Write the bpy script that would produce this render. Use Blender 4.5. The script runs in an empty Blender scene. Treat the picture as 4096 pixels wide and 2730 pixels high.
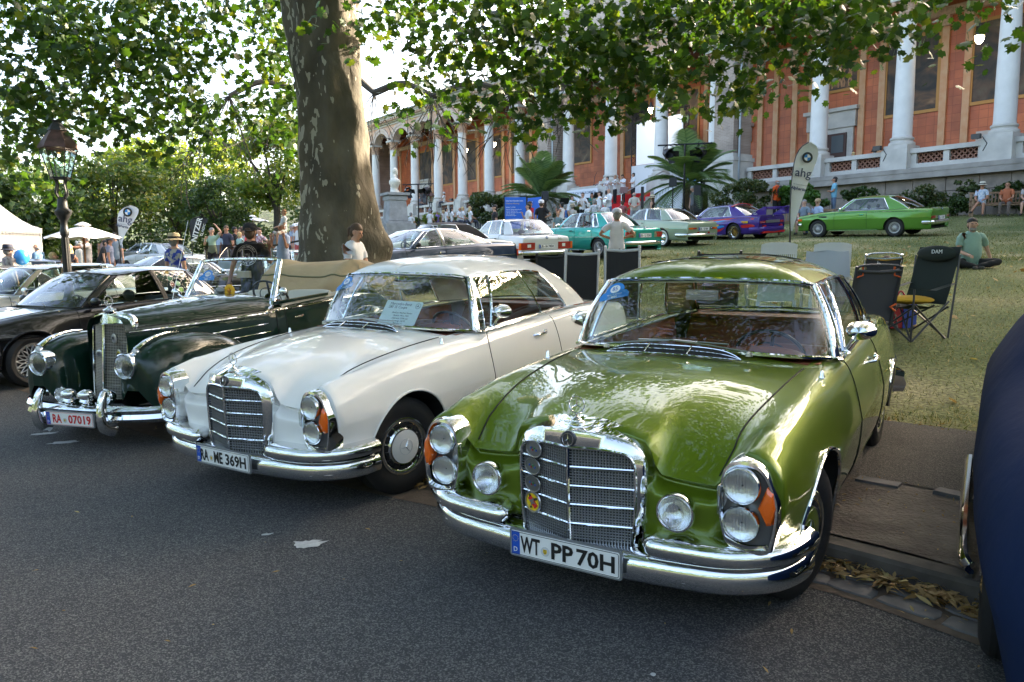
import bpy,bmesh,math,random
import numpy as np
from mathutils import Matrix,Vector
R=math.radians
random.seed(7);rng=np.random.default_rng(7)
S=bpy.context.scene
COL=S.collection
# ------------------------------------------------------------------ camera, light, exposure
CAMF,CAMP,CAMR,CAMH=3014.0,R(6.616),R(-0.3716),1.5846
cd=bpy.data.cameras.new('camera');cam=bpy.data.objects.new('camera',cd);COL.objects.link(cam)
cd.sensor_width=36;cd.lens=CAMF/4096*36;cd.clip_start=.05;cd.clip_end=900
cam.matrix_world=Matrix.Translation((0,0,CAMH))@Matrix.Rotation(math.pi/2-CAMP,4,'X')@Matrix.Rotation(CAMR,4,'Z')
S.camera=cam
SUN_EL,SUN_AZ=R(23),R(33)
W=bpy.data.worlds.new('World');S.world=W;W.use_nodes=True
nt=W.node_tree;nt.nodes.clear()
sky=nt.nodes.new('ShaderNodeTexSky');sky.sky_type='NISHITA';sky.sun_disc=False
sky.sun_elevation=SUN_EL;sky.sun_rotation=math.pi/2-SUN_AZ
sky.air_density=.7;sky.dust_density=4.0;sky.ozone_density=.4
bg=nt.nodes.new('ShaderNodeBackground');bg.inputs[1].default_value=.15
wo=nt.nodes.new('ShaderNodeOutputWorld')
tint=nt.nodes.new('ShaderNodeMixRGB');tint.blend_type='MULTIPLY';tint.inputs[0].default_value=1;tint.inputs[2].default_value=(1.03,.975,.88,1)
nt.links.new(sky.outputs[0],tint.inputs[1]);nt.links.new(tint.outputs[0],bg.inputs[0]);nt.links.new(bg.outputs[0],wo.inputs[0])
sd=bpy.data.lights.new('sun','SUN');sd.energy=3.6;sd.angle=R(.5);sd.color=(1,.86,.66)
sun=bpy.data.objects.new('sun',sd);COL.objects.link(sun)
sv=Vector((math.cos(SUN_EL)*math.cos(SUN_AZ),math.cos(SUN_EL)*math.sin(SUN_AZ),math.sin(SUN_EL)))
sun.rotation_euler=sv.to_track_quat('Z','Y').to_euler()
S.view_settings.view_transform='Standard';S.view_settings.look='None'
S.view_settings.exposure=3.0;S.view_settings.gamma=1
S.view_settings.use_curve_mapping=False
S.render.engine='CYCLES'
S.cycles.max_bounces=8;S.cycles.diffuse_bounces=3;S.cycles.glossy_bounces=4
S.cycles.transparent_max_bounces=16;S.cycles.transmission_bounces=4
S.cycles.use_denoising=True
def ray(u,v):
 a,b=u-2048,v-1365
 uu=a*math.cos(CAMR)+b*math.sin(CAMR);vv=-a*math.sin(CAMR)+b*math.cos(CAMR)
 r,up=uu/CAMF,-vv/CAMF
 return np.array([r,math.cos(CAMP)+up*math.sin(CAMP),-math.sin(CAMP)+up*math.cos(CAMP)])
def at(u,v,y):
 d=ray(u,v);return np.array([0,0,CAMH])+d*(y/d[1])
def at_z(u,v,z):
 d=ray(u,v);return np.array([0,0,CAMH])+d*((z-CAMH)/d[2])
# ------------------------------------------------------------------ materials
MATS={}
def M(name,col=(.5,.5,.5),rough=.5,metal=0,coat=0,noise=0,nscale=20,bump=0,bscale=60,emis=0,spec=.5,trans=0,col2=None,dist=.004,sub=0):
 if name in MATS:return MATS[name]
 m=bpy.data.materials.new(name);m.use_nodes=True;MATS[name]=m
 n=m.node_tree.nodes;l=m.node_tree.links;b=n['Principled BSDF']
 b.inputs['Base Color'].default_value=(*col,1);b.inputs['Roughness'].default_value=rough
 b.inputs['Metallic'].default_value=metal;b.inputs['Coat Weight'].default_value=coat
 b.inputs['Coat Roughness'].default_value=.03;b.inputs['Specular IOR Level'].default_value=spec
 if emis:b.inputs['Emission Color'].default_value=(*col,1);b.inputs['Emission Strength'].default_value=emis
 if noise or col2:
  tc=n.new('ShaderNodeTexCoord');nz=n.new('ShaderNodeTexNoise');nz.inputs['Scale'].default_value=nscale;nz.inputs['Detail'].default_value=6
  l.new(tc.outputs['Object'],nz.inputs['Vector'])
  rp=n.new('ShaderNodeValToRGB');rp.color_ramp.elements[0].position=.3;rp.color_ramp.elements[1].position=.7
  c2=col2 or tuple(min(1,c*(1+noise))for c in col);c1=col if col2 else tuple(c*(1-noise)for c in col)
  rp.color_ramp.elements[0].color=(*c1,1);rp.color_ramp.elements[1].color=(*c2,1)
  l.new(nz.outputs['Fac'],rp.inputs['Fac']);l.new(rp.outputs['Color'],b.inputs['Base Color'])
 if bump:
  tc=n.new('ShaderNodeTexCoord');nz=n.new('ShaderNodeTexNoise');nz.inputs['Scale'].default_value=bscale;nz.inputs['Detail'].default_value=5
  l.new(tc.outputs['Object'],nz.inputs['Vector'])
  bp=n.new('ShaderNodeBump');bp.inputs['Strength'].default_value=bump;bp.inputs['Distance'].default_value=dist
  l.new(nz.outputs['Fac'],bp.inputs['Height']);l.new(bp.outputs['Normal'],b.inputs['Normal'])
 return m
def paint(name,col,metal=0.0,rough=.35):
 if name in MATS:return MATS[name]
 m=M(name,col,rough,metal,coat=1.0,spec=.08);m.node_tree.nodes['Principled BSDF'].inputs['Coat IOR'].default_value=1.45
 n=m.node_tree.nodes;l=m.node_tree.links;b=n['Principled BSDF']
 tc=n.new('ShaderNodeTexCoord');nz=n.new('ShaderNodeTexNoise');nz.inputs['Scale'].default_value=2.2
 l.new(tc.outputs['Object'],nz.inputs['Vector'])
 bp=n.new('ShaderNodeBump');bp.inputs['Strength'].default_value=.03;bp.inputs['Distance'].default_value=.02
 l.new(nz.outputs['Fac'],bp.inputs['Height']);l.new(bp.outputs['Normal'],b.inputs['Coat Normal'])
 nz2=n.new('ShaderNodeTexNoise');nz2.inputs['Scale'].default_value=3;nz2.inputs['Detail'].default_value=8
 l.new(tc.outputs['Object'],nz2.inputs['Vector'])
 mr=n.new('ShaderNodeMapRange');mr.inputs['From Min'].default_value=.35;mr.inputs['From Max'].default_value=.75;mr.inputs['To Min'].default_value=.008;mr.inputs['To Max'].default_value=.03
 l.new(nz2.outputs['Fac'],mr.inputs['Value']);l.new(mr.outputs[0],b.inputs['Coat Roughness'])
 if metal:
  nz3=n.new('ShaderNodeTexNoise');nz3.inputs['Scale'].default_value=900;l.new(tc.outputs['Object'],nz3.inputs['Vector'])
  b3=n.new('ShaderNodeBump');b3.inputs['Strength'].default_value=.12;b3.inputs['Distance'].default_value=.001
  l.new(nz3.outputs['Fac'],b3.inputs['Height']);l.new(b3.outputs['Normal'],b.inputs['Normal'])
 return m
def glass(name,tint=(.85,.92,.9),f=1.0,base=.07):
 if name in MATS:return MATS[name]
 m=bpy.data.materials.new(name);m.use_nodes=True;MATS[name]=m
 n=m.node_tree.nodes;l=m.node_tree.links;n.clear()
 o=n.new('ShaderNodeOutputMaterial');t=n.new('ShaderNodeBsdfTransparent');g=n.new('ShaderNodeBsdfGlossy');mx=n.new('ShaderNodeMixShader');fr=n.new('ShaderNodeLayerWeight')
 t.inputs[0].default_value=(*tint,1);g.inputs['Roughness'].default_value=.01;fr.inputs[0].default_value=.5
 pw=n.new('ShaderNodeMath');pw.operation='POWER';pw.inputs[1].default_value=2.7;l.new(fr.outputs['Facing'],pw.inputs[0])
 mr=n.new('ShaderNodeMapRange');mr.inputs['To Min'].default_value=base;mr.inputs['To Max'].default_value=f
 l.new(pw.outputs[0],mr.inputs['Value']);l.new(mr.outputs[0],mx.inputs[0])
 l.new(t.outputs[0],mx.inputs[1]);l.new(g.outputs[0],mx.inputs[2]);l.new(mx.outputs[0],o.inputs[0])
 return m
def leafmat(name,c1,c2,c3=None,rough=.45,tr=.45):
 if name in MATS:return MATS[name]
 m=bpy.data.materials.new(name);m.use_nodes=True;MATS[name]=m
 n=m.node_tree.nodes;l=m.node_tree.links;n.clear()
 o=n.new('ShaderNodeOutputMaterial');p=n.new('ShaderNodeBsdfPrincipled');t=n.new('ShaderNodeBsdfTranslucent');mx=n.new('ShaderNodeMixShader')
 g=n.new('ShaderNodeNewGeometry');rp=n.new('ShaderNodeValToRGB');e=rp.color_ramp.elements
 e[0].color=(*c1,1);e[1].color=(*c2,1);e[0].position=.1;e[1].position=.75
 if c3:x=e.new(.97);x.color=(*c3,1)
 l.new(g.outputs['Random Per Island'],rp.inputs[0]);l.new(rp.outputs[0],p.inputs['Base Color'])
 mm=n.new('ShaderNodeMixRGB');mm.blend_type='MULTIPLY';mm.inputs[0].default_value=1;mm.inputs[2].default_value=(1.9,1.7,.6,1)
 l.new(rp.outputs[0],mm.inputs[1]);l.new(mm.outputs[0],t.inputs[0])
 p.inputs['Roughness'].default_value=rough;mx.inputs[0].default_value=tr
 l.new(p.outputs[0],mx.inputs[1]);l.new(t.outputs[0],mx.inputs[2]);l.new(mx.outputs[0],o.inputs[0])
 return m
CHROME=M('chrome',(.80,.81,.82),.045,1.0);STEEL=M('brushed steel',(.55,.56,.57),.28,1.0)
RUBBER=M('tyre rubber',(.012,.012,.013),.7,noise=.2,nscale=30,bump=.15);BLACK=M('black trim',(.012,.012,.013),.35)
DARK=M('deep dark',(.006,.006,.006),.8);AMBER=M('amber lens',(.75,.12,.005),.12,coat=1);RED=M('red lens',(.35,.012,.01),.12,coat=1)
LENS=M('headlamp lens',(.62,.64,.64),.12,.55,coat=1,bump=.25,bscale=45);WHITE=M('white plastic',(.78,.78,.76),.4);SILVER=M('silver paint',(.5,.5,.51),.35,.6)
GLASS=glass('car glass',(.80,.88,.86));GLASS_T=glass('tinted glass',(.32,.36,.36));PLATEW=M('plate white',(.78,.78,.75),.35)
INK=M('black ink',(.01,.01,.01),.5);BLUE=M('plate blue',(.01,.08,.45),.4);REDINK=M('red ink',(.55,.015,.015),.5)
# ------------------------------------------------------------------ mesh building
def nrm(v):v=np.asarray(v,float);return v/(np.linalg.norm(v)+1e-12)
class MB:
 def __init__(s):s.v=[];s.f=[];s.m=[];s.n=0
 def add(s,v,f,mi=0):
  v=np.asarray(v,float).reshape(-1,3);s.v.append(v);o=s.n;s.n+=len(v)
  s.f+=[tuple(i+o for i in q)for q in f];s.m+=[mi]*len(f);return s
 def box(s,c,d,mi=0,rz=0,rot=None,taper=1):
  x,y,z=(q/2 for q in d);t=taper
  v=np.array([(-x,-y,-z),(x,-y,-z),(x,y,-z),(-x,y,-z),(-x*t,-y*t,z),(x*t,-y*t,z),(x*t,y*t,z),(-x*t,y*t,z)])
  m=np.array(rot if rot is not None else Matrix.Rotation(rz,3,'Z'));v=v@m.T+np.array(c)
  return s.add(v,[(0,3,2,1),(4,5,6,7),(0,1,5,4),(1,2,6,5),(2,3,7,6),(3,0,4,7)],mi)
 def tube(s,pts,r,n=8,mi=0,closed=False,cap=True,flat=1.0,up=None):
  P=np.asarray(pts,float);k=len(P);rr=np.full(k,r)if np.isscalar(r)else np.asarray(r,float)
  if closed:T=np.roll(P,-1,0)-np.roll(P,1,0)
  else:T=np.gradient(P,axis=0)
  T/=np.linalg.norm(T,axis=1)[:,None]+1e-12
  a=np.array(up if up is not None else((0,0,1)if abs(T[0][2])<.9 else(1,0,0)),float);V=[]
  for i in range(k):
   b=np.cross(T[i],a);b/=np.linalg.norm(b)+1e-12;c=np.cross(b,T[i])
   if up is None:a=c
   th=np.arange(n)*2*math.pi/n
   V.append(P[i]+rr[i]*(np.cos(th)[:,None]*b+flat*np.sin(th)[:,None]*c))
  F=[]
  for i in range(k if closed else k-1):
   j=(i+1)%k
   F+=[(i*n+q,i*n+(q+1)%n,j*n+(q+1)%n,j*n+q)for q in range(n)]
  if cap and not closed:F+=[tuple(range(n))[::-1],tuple((k-1)*n+q for q in range(n))]
  return s.add(np.concatenate(V),F,mi)
 def rod(s,a,b,r,n=6,mi=0,r2=None):return s.tube([a,b],[r,r if r2 is None else r2],n,mi)
 def lathe(s,prof,n=24,mat=None,mi=0,a0=0,a1=2*math.pi):
  full=abs(a1-a0-2*math.pi)<1e-6;k=n if full else n+1
  th=a0+(a1-a0)*np.arange(k)/n;V=[]
  for r_,z in prof:V.append(np.stack([r_*np.cos(th),r_*np.sin(th),np.full(k,z)],1))
  V=np.concatenate(V)
  if mat is not None:m=np.array(mat);V=V@m[:3,:3].T+m[:3,3]
  F=[(i*k+q,i*k+(q+1)%k,(i+1)*k+(q+1)%k,(i+1)*k+q)for i in range(len(prof)-1)for q in range(n)]
  return s.add(V,F,mi)
 def grid(s,P,mi=0,flip=False,keep=None):
  P=np.asarray(P,float);a,b=P.shape[:2];F=[]
  for i in range(a-1):
   for j in range(b-1):
    if keep is not None and not keep[i][j]:continue
    q=(i*b+j,i*b+j+1,(i+1)*b+j+1,(i+1)*b+j);F.append(q[::-1]if flip else q)
  return s.add(P.reshape(-1,3),F,mi)
 def prism(s,poly,a,b,mat=None,mi=0):
  n=len(poly);V=np.array([(x,y,a)for x,y in poly]+[(x,y,b)for x,y in poly],float)
  if mat is not None:m=np.array(mat);V=V@m[:3,:3].T+m[:3,3]
  return s.add(V,[tuple(range(n))[::-1],tuple(range(n,2*n))]+[(i,(i+1)%n,n+(i+1)%n,n+i)for i in range(n)],mi)
 def ball(s,c,r,n=10,mi=0,lo=-1,hi=1,mat=None):
  r=np.array([r]*3 if np.isscalar(r)else r,float);k=max(4,n//2)
  ph=np.linspace(math.asin(lo),math.asin(hi),k+1);th=np.arange(n)*2*math.pi/n
  V=np.array([[math.cos(p)*math.cos(t),math.cos(p)*math.sin(t),math.sin(p)]for p in ph for t in th])*r
  if mat is not None:V=V@np.array(mat)[:3,:3].T
  return s.add(V+np.array(c),[(i*n+q,i*n+(q+1)%n,(i+1)*n+(q+1)%n,(i+1)*n+q)for i in range(k)for q in range(n)],mi)
 def mirror(s):
  v=np.concatenate(s.v);n=len(v);w=v.copy();w[:,1]*=-1;f=list(s.f);m=list(s.m)
  s.v.append(w);s.f+=[tuple(i+n for i in q)[::-1]for q in f];s.m+=m;s.n+=n;return s
 def mesh(s,name,mats,smooth=True,ang=38):
  me=bpy.data.meshes.new(name);me.from_pydata(np.concatenate(s.v).tolist(),[],s.f)
  for m in(mats if isinstance(mats,(list,tuple))else[mats]):me.materials.append(m)
  if any(s.m):me.polygons.foreach_set('material_index',s.m)
  if smooth:me.polygons.foreach_set('use_smooth',[True]*len(s.f));me.set_sharp_from_angle(angle=R(ang))
  me.update();return me
 def obj(s,name,mats,parent=None,smooth=True,ang=38,**kw):
  o=bpy.data.objects.new(name,s.mesh(name,mats,smooth,ang));COL.objects.link(o)
  if parent is not None:o.parent=parent
  return tag(o,**kw)
def tag(o,label=None,cat=None,group=None,kind=None):
 if label:o['label']=label
 if cat:o['category']=cat
 if group:o['group']=group
 if kind:o['kind']=kind
 return o
def thing(name,label,cat,loc=(0,0,0),rz=0,group=None,rot=None):
 o=bpy.data.objects.new(name,None);COL.objects.link(o);o.empty_display_size=.2
 o.location=loc;o.rotation_euler=rot if rot is not None else(0,0,rz)
 return tag(o,label,cat,group)
def link(name,me,parent=None,loc=(0,0,0),rot=(0,0,0),sc=(1,1,1)):
 o=bpy.data.objects.new(name,me);COL.objects.link(o);o.parent=parent;o.location=loc;o.rotation_euler=rot;o.scale=sc;return o
def dup(root,loc,rz,label=None,parent=None):
 r=root.copy();COL.objects.link(r)
 if parent is not None:r.parent=parent
 elif loc is not None:r.location=loc;r.rotation_euler=(0,0,rz)
 if label:r['label']=label
 for c in list(root.children):dup(c,None,0,None,r)
 return r
def text_mesh(txt,size,ext=.001,align='CENTER',sx=1.0,bold=0):
 cu=bpy.data.curves.new('lettering','FONT');cu.body=txt;cu.size=size;cu.extrude=ext;cu.align_x=align;cu.align_y='CENTER';cu.resolution_u=2;cu.offset=bold
 o=bpy.data.objects.new('t',cu);COL.objects.link(o);dg=bpy.context.evaluated_depsgraph_get()
 me=bpy.data.meshes.new_from_object(o.evaluated_get(dg));bpy.data.objects.remove(o);bpy.data.curves.remove(cu)
 if sx!=1:me.transform(Matrix.Diagonal((sx,1,1,1)))
 return me
def text(txt,size,mat,parent,mtx,ext=.001,align='CENTER',sx=1.0,bold=0,name='lettering'):
 me=text_mesh(txt,size,ext,align,sx,bold);me.transform(Matrix(mtx));me.materials.append(mat)
 o=bpy.data.objects.new(name,me);COL.objects.link(o);o.parent=parent;return o
def frame(o,x,z):
 z=Vector(z).normalized();y=z.cross(Vector(x)).normalized();x=y.cross(z)
 return Matrix(((x[0],y[0],z[0],o[0]),(x[1],y[1],z[1],o[1]),(x[2],y[2],z[2],o[2]),(0,0,0,1)))
def pchip(t,Y,q):
 t=np.asarray(t,float);Y=np.asarray(Y,float);h=np.diff(t);sh=Y.shape;Y=Y.reshape(len(t),-1)
 d=np.diff(Y,axis=0)/h[:,None];m=np.zeros_like(Y)
 if len(t)>2:
  w1=(2*h[1:]+h[:-1])[:,None];w2=(h[1:]+2*h[:-1])[:,None];a,b=d[:-1],d[1:]
  with np.errstate(all='ignore'):mm=(w1+w2)/(w1/a+w2/b)
  m[1:-1]=np.where(a*b>0,mm,0)
 m[0],m[-1]=d[0],d[-1]
 q=np.atleast_1d(q);i=np.clip(np.searchsorted(t,q,'right')-1,0,len(h)-1);s=((q-t[i])/h[i])[:,None];H=h[i][:,None]
 r=(1+2*s)*(1-s)**2*Y[i]+s*(1-s)**2*H*m[i]+s*s*(3-2*s)*Y[i+1]+s*s*(s-1)*H*m[i+1]
 return r.reshape((len(q),)+sh[1:])
def crom(P,n,closed=False):
 P=np.asarray(P,float)
 if closed:P=np.concatenate([P,P[:1]])
 t=np.concatenate([[0],np.cumsum(np.linalg.norm(np.diff(P,axis=0),axis=1)+1e-9)])
 out=[]
 for i in range(len(P)-1):
  p0=P[i-1]if i else(P[-2]if closed else 2*P[0]-P[1]);p3=P[i+2]if i+2<len(P)else(P[1]if closed else 2*P[-1]-P[-2])
  for s in np.arange(n)/n:
   out.append(.5*(2*P[i]+(P[i+1]-p0)*s+(2*p0-5*P[i]+4*P[i+1]-p3)*s**2+(3*P[i]-p0-3*P[i+1]+p3)*s**3))
 if not closed:out.append(P[-1])
 return np.array(out)
# ------------------------------------------------------------------ vehicles: general builder
def smooth_axis(A,n,sharp=()):
 A=np.asarray(A,float);k=len(A);d=np.linalg.norm(np.diff(A,axis=0),axis=2).mean(1)+1e-4
 t=np.concatenate([[0],np.cumsum(d)]);br=[0]+[s for s in sharp]+[k-1];out=[A[:1]]
 for a,b in zip(br[:-1],br[1:]):
  q=np.concatenate([t[i]+(t[i+1]-t[i])*np.arange(1,n+1)/n for i in range(a,b)])
  q[-1]=t[b];out.append(pchip(t[a:b+1],A[a:b+1],q))
 return np.concatenate(out)
OUT=Matrix.Rotation(-math.pi/2,4,'X')
def star3(mb,c,r,mi=0,mat=None,th=.012,ring=.06):
 m=np.array(mat if mat is not None else Matrix.Identity(4))
 a=np.arange(28)*2*math.pi/28
 mb.tube([m[:3,:3]@np.array([math.cos(t)*r,math.sin(t)*r,0])+np.array(c)for t in a],r*ring,6,mi,closed=True)
 for k in range(3):
  t=math.pi/2+k*2*math.pi/3;u=np.array([math.cos(t),math.sin(t),0]);w=np.array([-u[1],u[0],0])
  V=[np.zeros(3)+w*r*.13-u*r*.07,u*r,np.zeros(3)-w*r*.13-u*r*.07,np.array([0,0,r*.14]),np.array([0,0,-r*.14])]
  mb.add([m[:3,:3]@v+np.array(c)for v in V],[(0,1,3),(1,2,3),(1,0,4),(2,1,4)],mi)
WB=M('roundel white',(.75,.75,.75),.3);BB=M('roundel blue',(.02,.22,.62),.3)
def roundel(parent,mtx,r,name='roundel'):
 mb=MB();m=Matrix(mtx)
 mb.lathe([(r,0),(r,.004),(r*.92,.006),(r*.6,.006)],24,m,0)
 for k in range(4):
  mb.lathe([(r*.6,.0062),(.0001,.0064)],6,m,1+k%2,k*math.pi/2,(k+1)*math.pi/2)
 return mb.obj(name,[BLACK,WB,BB],parent)
def number_plate(car,c,x,z,parts,w=.52,h=.11,ink=INK,name='number_plate',band=True,frame_=True,detail=True):
 m=frame(c,x,z);P=MB()
 pr=[(-w/2,-h/2),(w/2,-h/2),(w/2,h/2),(-w/2,h/2)]
 def rr(a,b,r=.012):
  return[(sx*(a-r)+r*math.cos(t+k*math.pi/2),sy*(b-r)+r*math.sin(t+k*math.pi/2))for k,(sx,sy)in enumerate([(1,1),(-1,1),(-1,-1),(1,-1)])for t in(0,.4,.8,1.2,1.57)]
 if frame_:P.prism(rr(w/2+.009,h/2+.009),-.012,.0,m,1)
 P.prism(rr(w/2,h/2,.008),-.001,.003,m,0)
 o=P.obj(name,[PLATEW,M('plate frame',(.25,.26,.27),.35,.5)],car,ang=30)
 if detail:
  b=MB();pts=[m@Vector((q[0],q[1],.0042))for q in rr(w/2-.004,h/2-.004,.008)]
  b.tube(pts,.0013,4,0,closed=True);b.obj('border',ink,o)
 if band:
  b=MB();b.prism([(-w/2+.002,-h/2+.002),(-w/2+.044,-h/2+.002),(-w/2+.044,h/2-.002),(-w/2+.002,h/2-.002)],.003,.0045,m);bo=b.obj('blue_band',BLUE,o,False)
  if detail:
   text('D',.03,WHITE,o,m@Matrix.Translation((-w/2+.023,-h*.27,.0056)))
   s=MB()
   for k in range(12):s.ball(m@Vector((-w/2+.023+.014*math.cos(k*.5236),h*.2+.014*math.sin(k*.5236),.005)),.0016,4)
   s.obj('star_ring',M('star yellow',(.8,.6,.05),.4),o)
 for t,px,wd,*hh in parts:
  if t=='*':
   s=MB();s.lathe([(.021,.003),(.021,.0048),(.0001,.0049)],16,m@Matrix.Translation((px,-.012,0)));s.obj('seal',M('seal grey',(.55,.56,.56),.4),o)
   s=MB();s.prism([(-.009,.01),(-.009,-.004),(0,-.014),(.009,-.004),(.009,.01)],.0049,.006,m@Matrix.Translation((px,-.012,0)));s.obj('crest',M('crest yellow',(.75,.5,.02),.4),o)
   s=MB()
   for q in(-.006,0,.006):s.box(m@Vector((px,-.012+q,.0062)),(.001,.012,.0022));
   s.obj('crest_lion',INK,o)
  else:
   me=text_mesh(t,.1,.0,bold=.0028);c_=np.array([v.co[:2]for v in me.vertices]);lo_,hi_=c_.min(0),c_.max(0);q_=wd/(hi_-lo_)[0],(hh[0]if hh else h*.68)/(hi_-lo_)[1]
   me.transform(m@Matrix.Translation((px,0,.0052))@Matrix.Diagonal((q_[0],q_[1],1,1))@Matrix.Translation((-(lo_[0]+hi_[0])/2,-(lo_[1]+hi_[1])/2,0)));me.materials.append(ink);link('lettering',me,o)
 return o
WHM={}
def wheel(car,x,y,z,kind,rt,rr,w=.19,cap=None,name='wheel',wall=False,spin=0,steer=0):
 key=(kind,rt,rr,w,cap.name if cap else 0,wall)
 if key not in WHM:
  L=[];t=MB();h=w/2
  t.lathe([(rr-.01,-h*.9),(rr+.02,-h*1.0),((rt+rr)/2,-h*1.05),(rt-.02,-h*.92),(rt,-h*.7),(rt,h*.7),(rt-.02,h*.92),((rt+rr)/2,h*1.06),(rr+.015,h*1.0),(rr-.008,h*.86)],48,OUT)
  for g in(-.45,-.15,.15,.45):
   t.lathe([(rt+.0012,h*g-.004),(rt+.0012,h*g+.004)],48,OUT,1)
  if wall:t.lathe([(rr+.015,h*1.03),((rt+rr)/2+.012,h*1.09)],48,OUT,2)
  L.append(('tyre',t.mesh('tyre',[RUBBER,DARK,M('whitewall',(.7,.68,.62),.5)])))
  r=MB()
  if kind=='hubcap':
   r.lathe([(rr+.004,h*.86),(rr,h*.98),(rr-.018,h*1.0),(rr-.03,h*.93),(rr-.045,h*.80),(rr-.06,h*.86)],48,OUT,0)
   r.lathe([(rr-.06,h*.86),(rr-.075,h*1.02),(.118,h*1.14),(.112,h*1.12)],48,OUT,0)
   for k in range(16):
    a=k*math.pi/8;b=MB();c=(math.cos(a)*(rr-.05),h*.87,math.sin(a)*(rr-.05))
    r.box(c,(.016,.02,.042),1,rot=np.array(Matrix.Rotation(-a,3,'Y')))
   L.append(('rim',r.mesh('rim',[CHROME,DARK])))
   c=MB();c.lathe([(.113,h*1.06),(.113,h*1.10),(.10,h*1.14),(.05,h*1.17),(.0001,h*1.18)],40,OUT);L.append(('hub_cap',c.mesh('hub_cap',cap)))
   c=MB();star3(c,(0,h*1.185,0),.052,mat=Matrix.Rotation(-math.pi/2,4,'X')@Matrix.Rotation(.35,4,'Z'),ring=.03);L.append(('emblem',c.mesh('emblem',STEEL)))
  else:
   deep={'bbs':.55,'mesh':.35,'alpina':.7,'disc':.8}[kind]
   r.lathe([(rr+.004,h*.86),(rr,h*.96),(rr-.012,h*.95),(rr-.02,h*deep),(rr-.045,h*deep*.95)],40,OUT,0)
   r.lathe([(rr-.04,h*deep*.5),(.0001,h*deep*.4)],24,OUT,1)
   if kind=='disc':
    r.lathe([(rr-.04,h*deep*.95),(rr-.07,h*.55),(rr*.55,h*.95),(rr*.4,h*1.1),(.0001,h*1.15)],32,OUT,0)
   elif kind=='alpina':
    for k in range(20):
     a=k*math.pi/10;u=np.array([math.cos(a),0,math.sin(a)])
     r.tube([u*.05+(0,h*.92,0),u*rr*.6+(0,h*.86,0),u*(rr-.02)+(0,h*.70,0)],[.008,.008,.010],5,0)
    r.lathe([(.065,h*.75),(.06,h*.95),(.0001,h*1.0)],16,OUT,0)
   else:
    for k in range(16 if kind=='bbs' else 12):
     n_=16 if kind=='bbs' else 12;a=k*2*math.pi/n_
     for sg in(-1,1):
      b=a+sg*(1.5 if kind=='bbs' else 1.2)*2*math.pi/n_;u=np.array([math.cos(a),0,math.sin(a)]);v=np.array([math.cos(b),0,math.sin(b)])
      r.tube([u*.05+(0,h*deep*1.1,0),(u*.06+v*rr*.88)*.55+(0,h*deep*1.2,0),v*(rr-.028)+(0,h*deep*1.02,0)],.0062,4,2)
    for k in range(32):a=k*math.pi/16;r.ball((math.cos(a)*(rr-.03),h*deep*1.02,math.sin(a)*(rr-.03)),.0055,5,0)
    r.lathe([(.055,h*deep),(.045,h*deep*1.35),(.0001,h*deep*1.45)],16,OUT,2)
   L.append(('rim',r.mesh('rim',[CHROME if kind in('disc','mesh','bbs')else SILVER,DARK,cap or SILVER])))
  WHM[key]=L
 wo=thing(name,None,None);wo.parent=car;wo.location=(x,y,z);wo.rotation_euler=(0,spin,(0 if y>0 else math.pi)+steer)
 for nme,me in WHM[key]:link(nme,me,wo)
 if kind=='bbs':roundel(wo,Matrix.Translation((0,w/2*.82,0))@OUT,.035)
 return wo
class Body:pass
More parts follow.
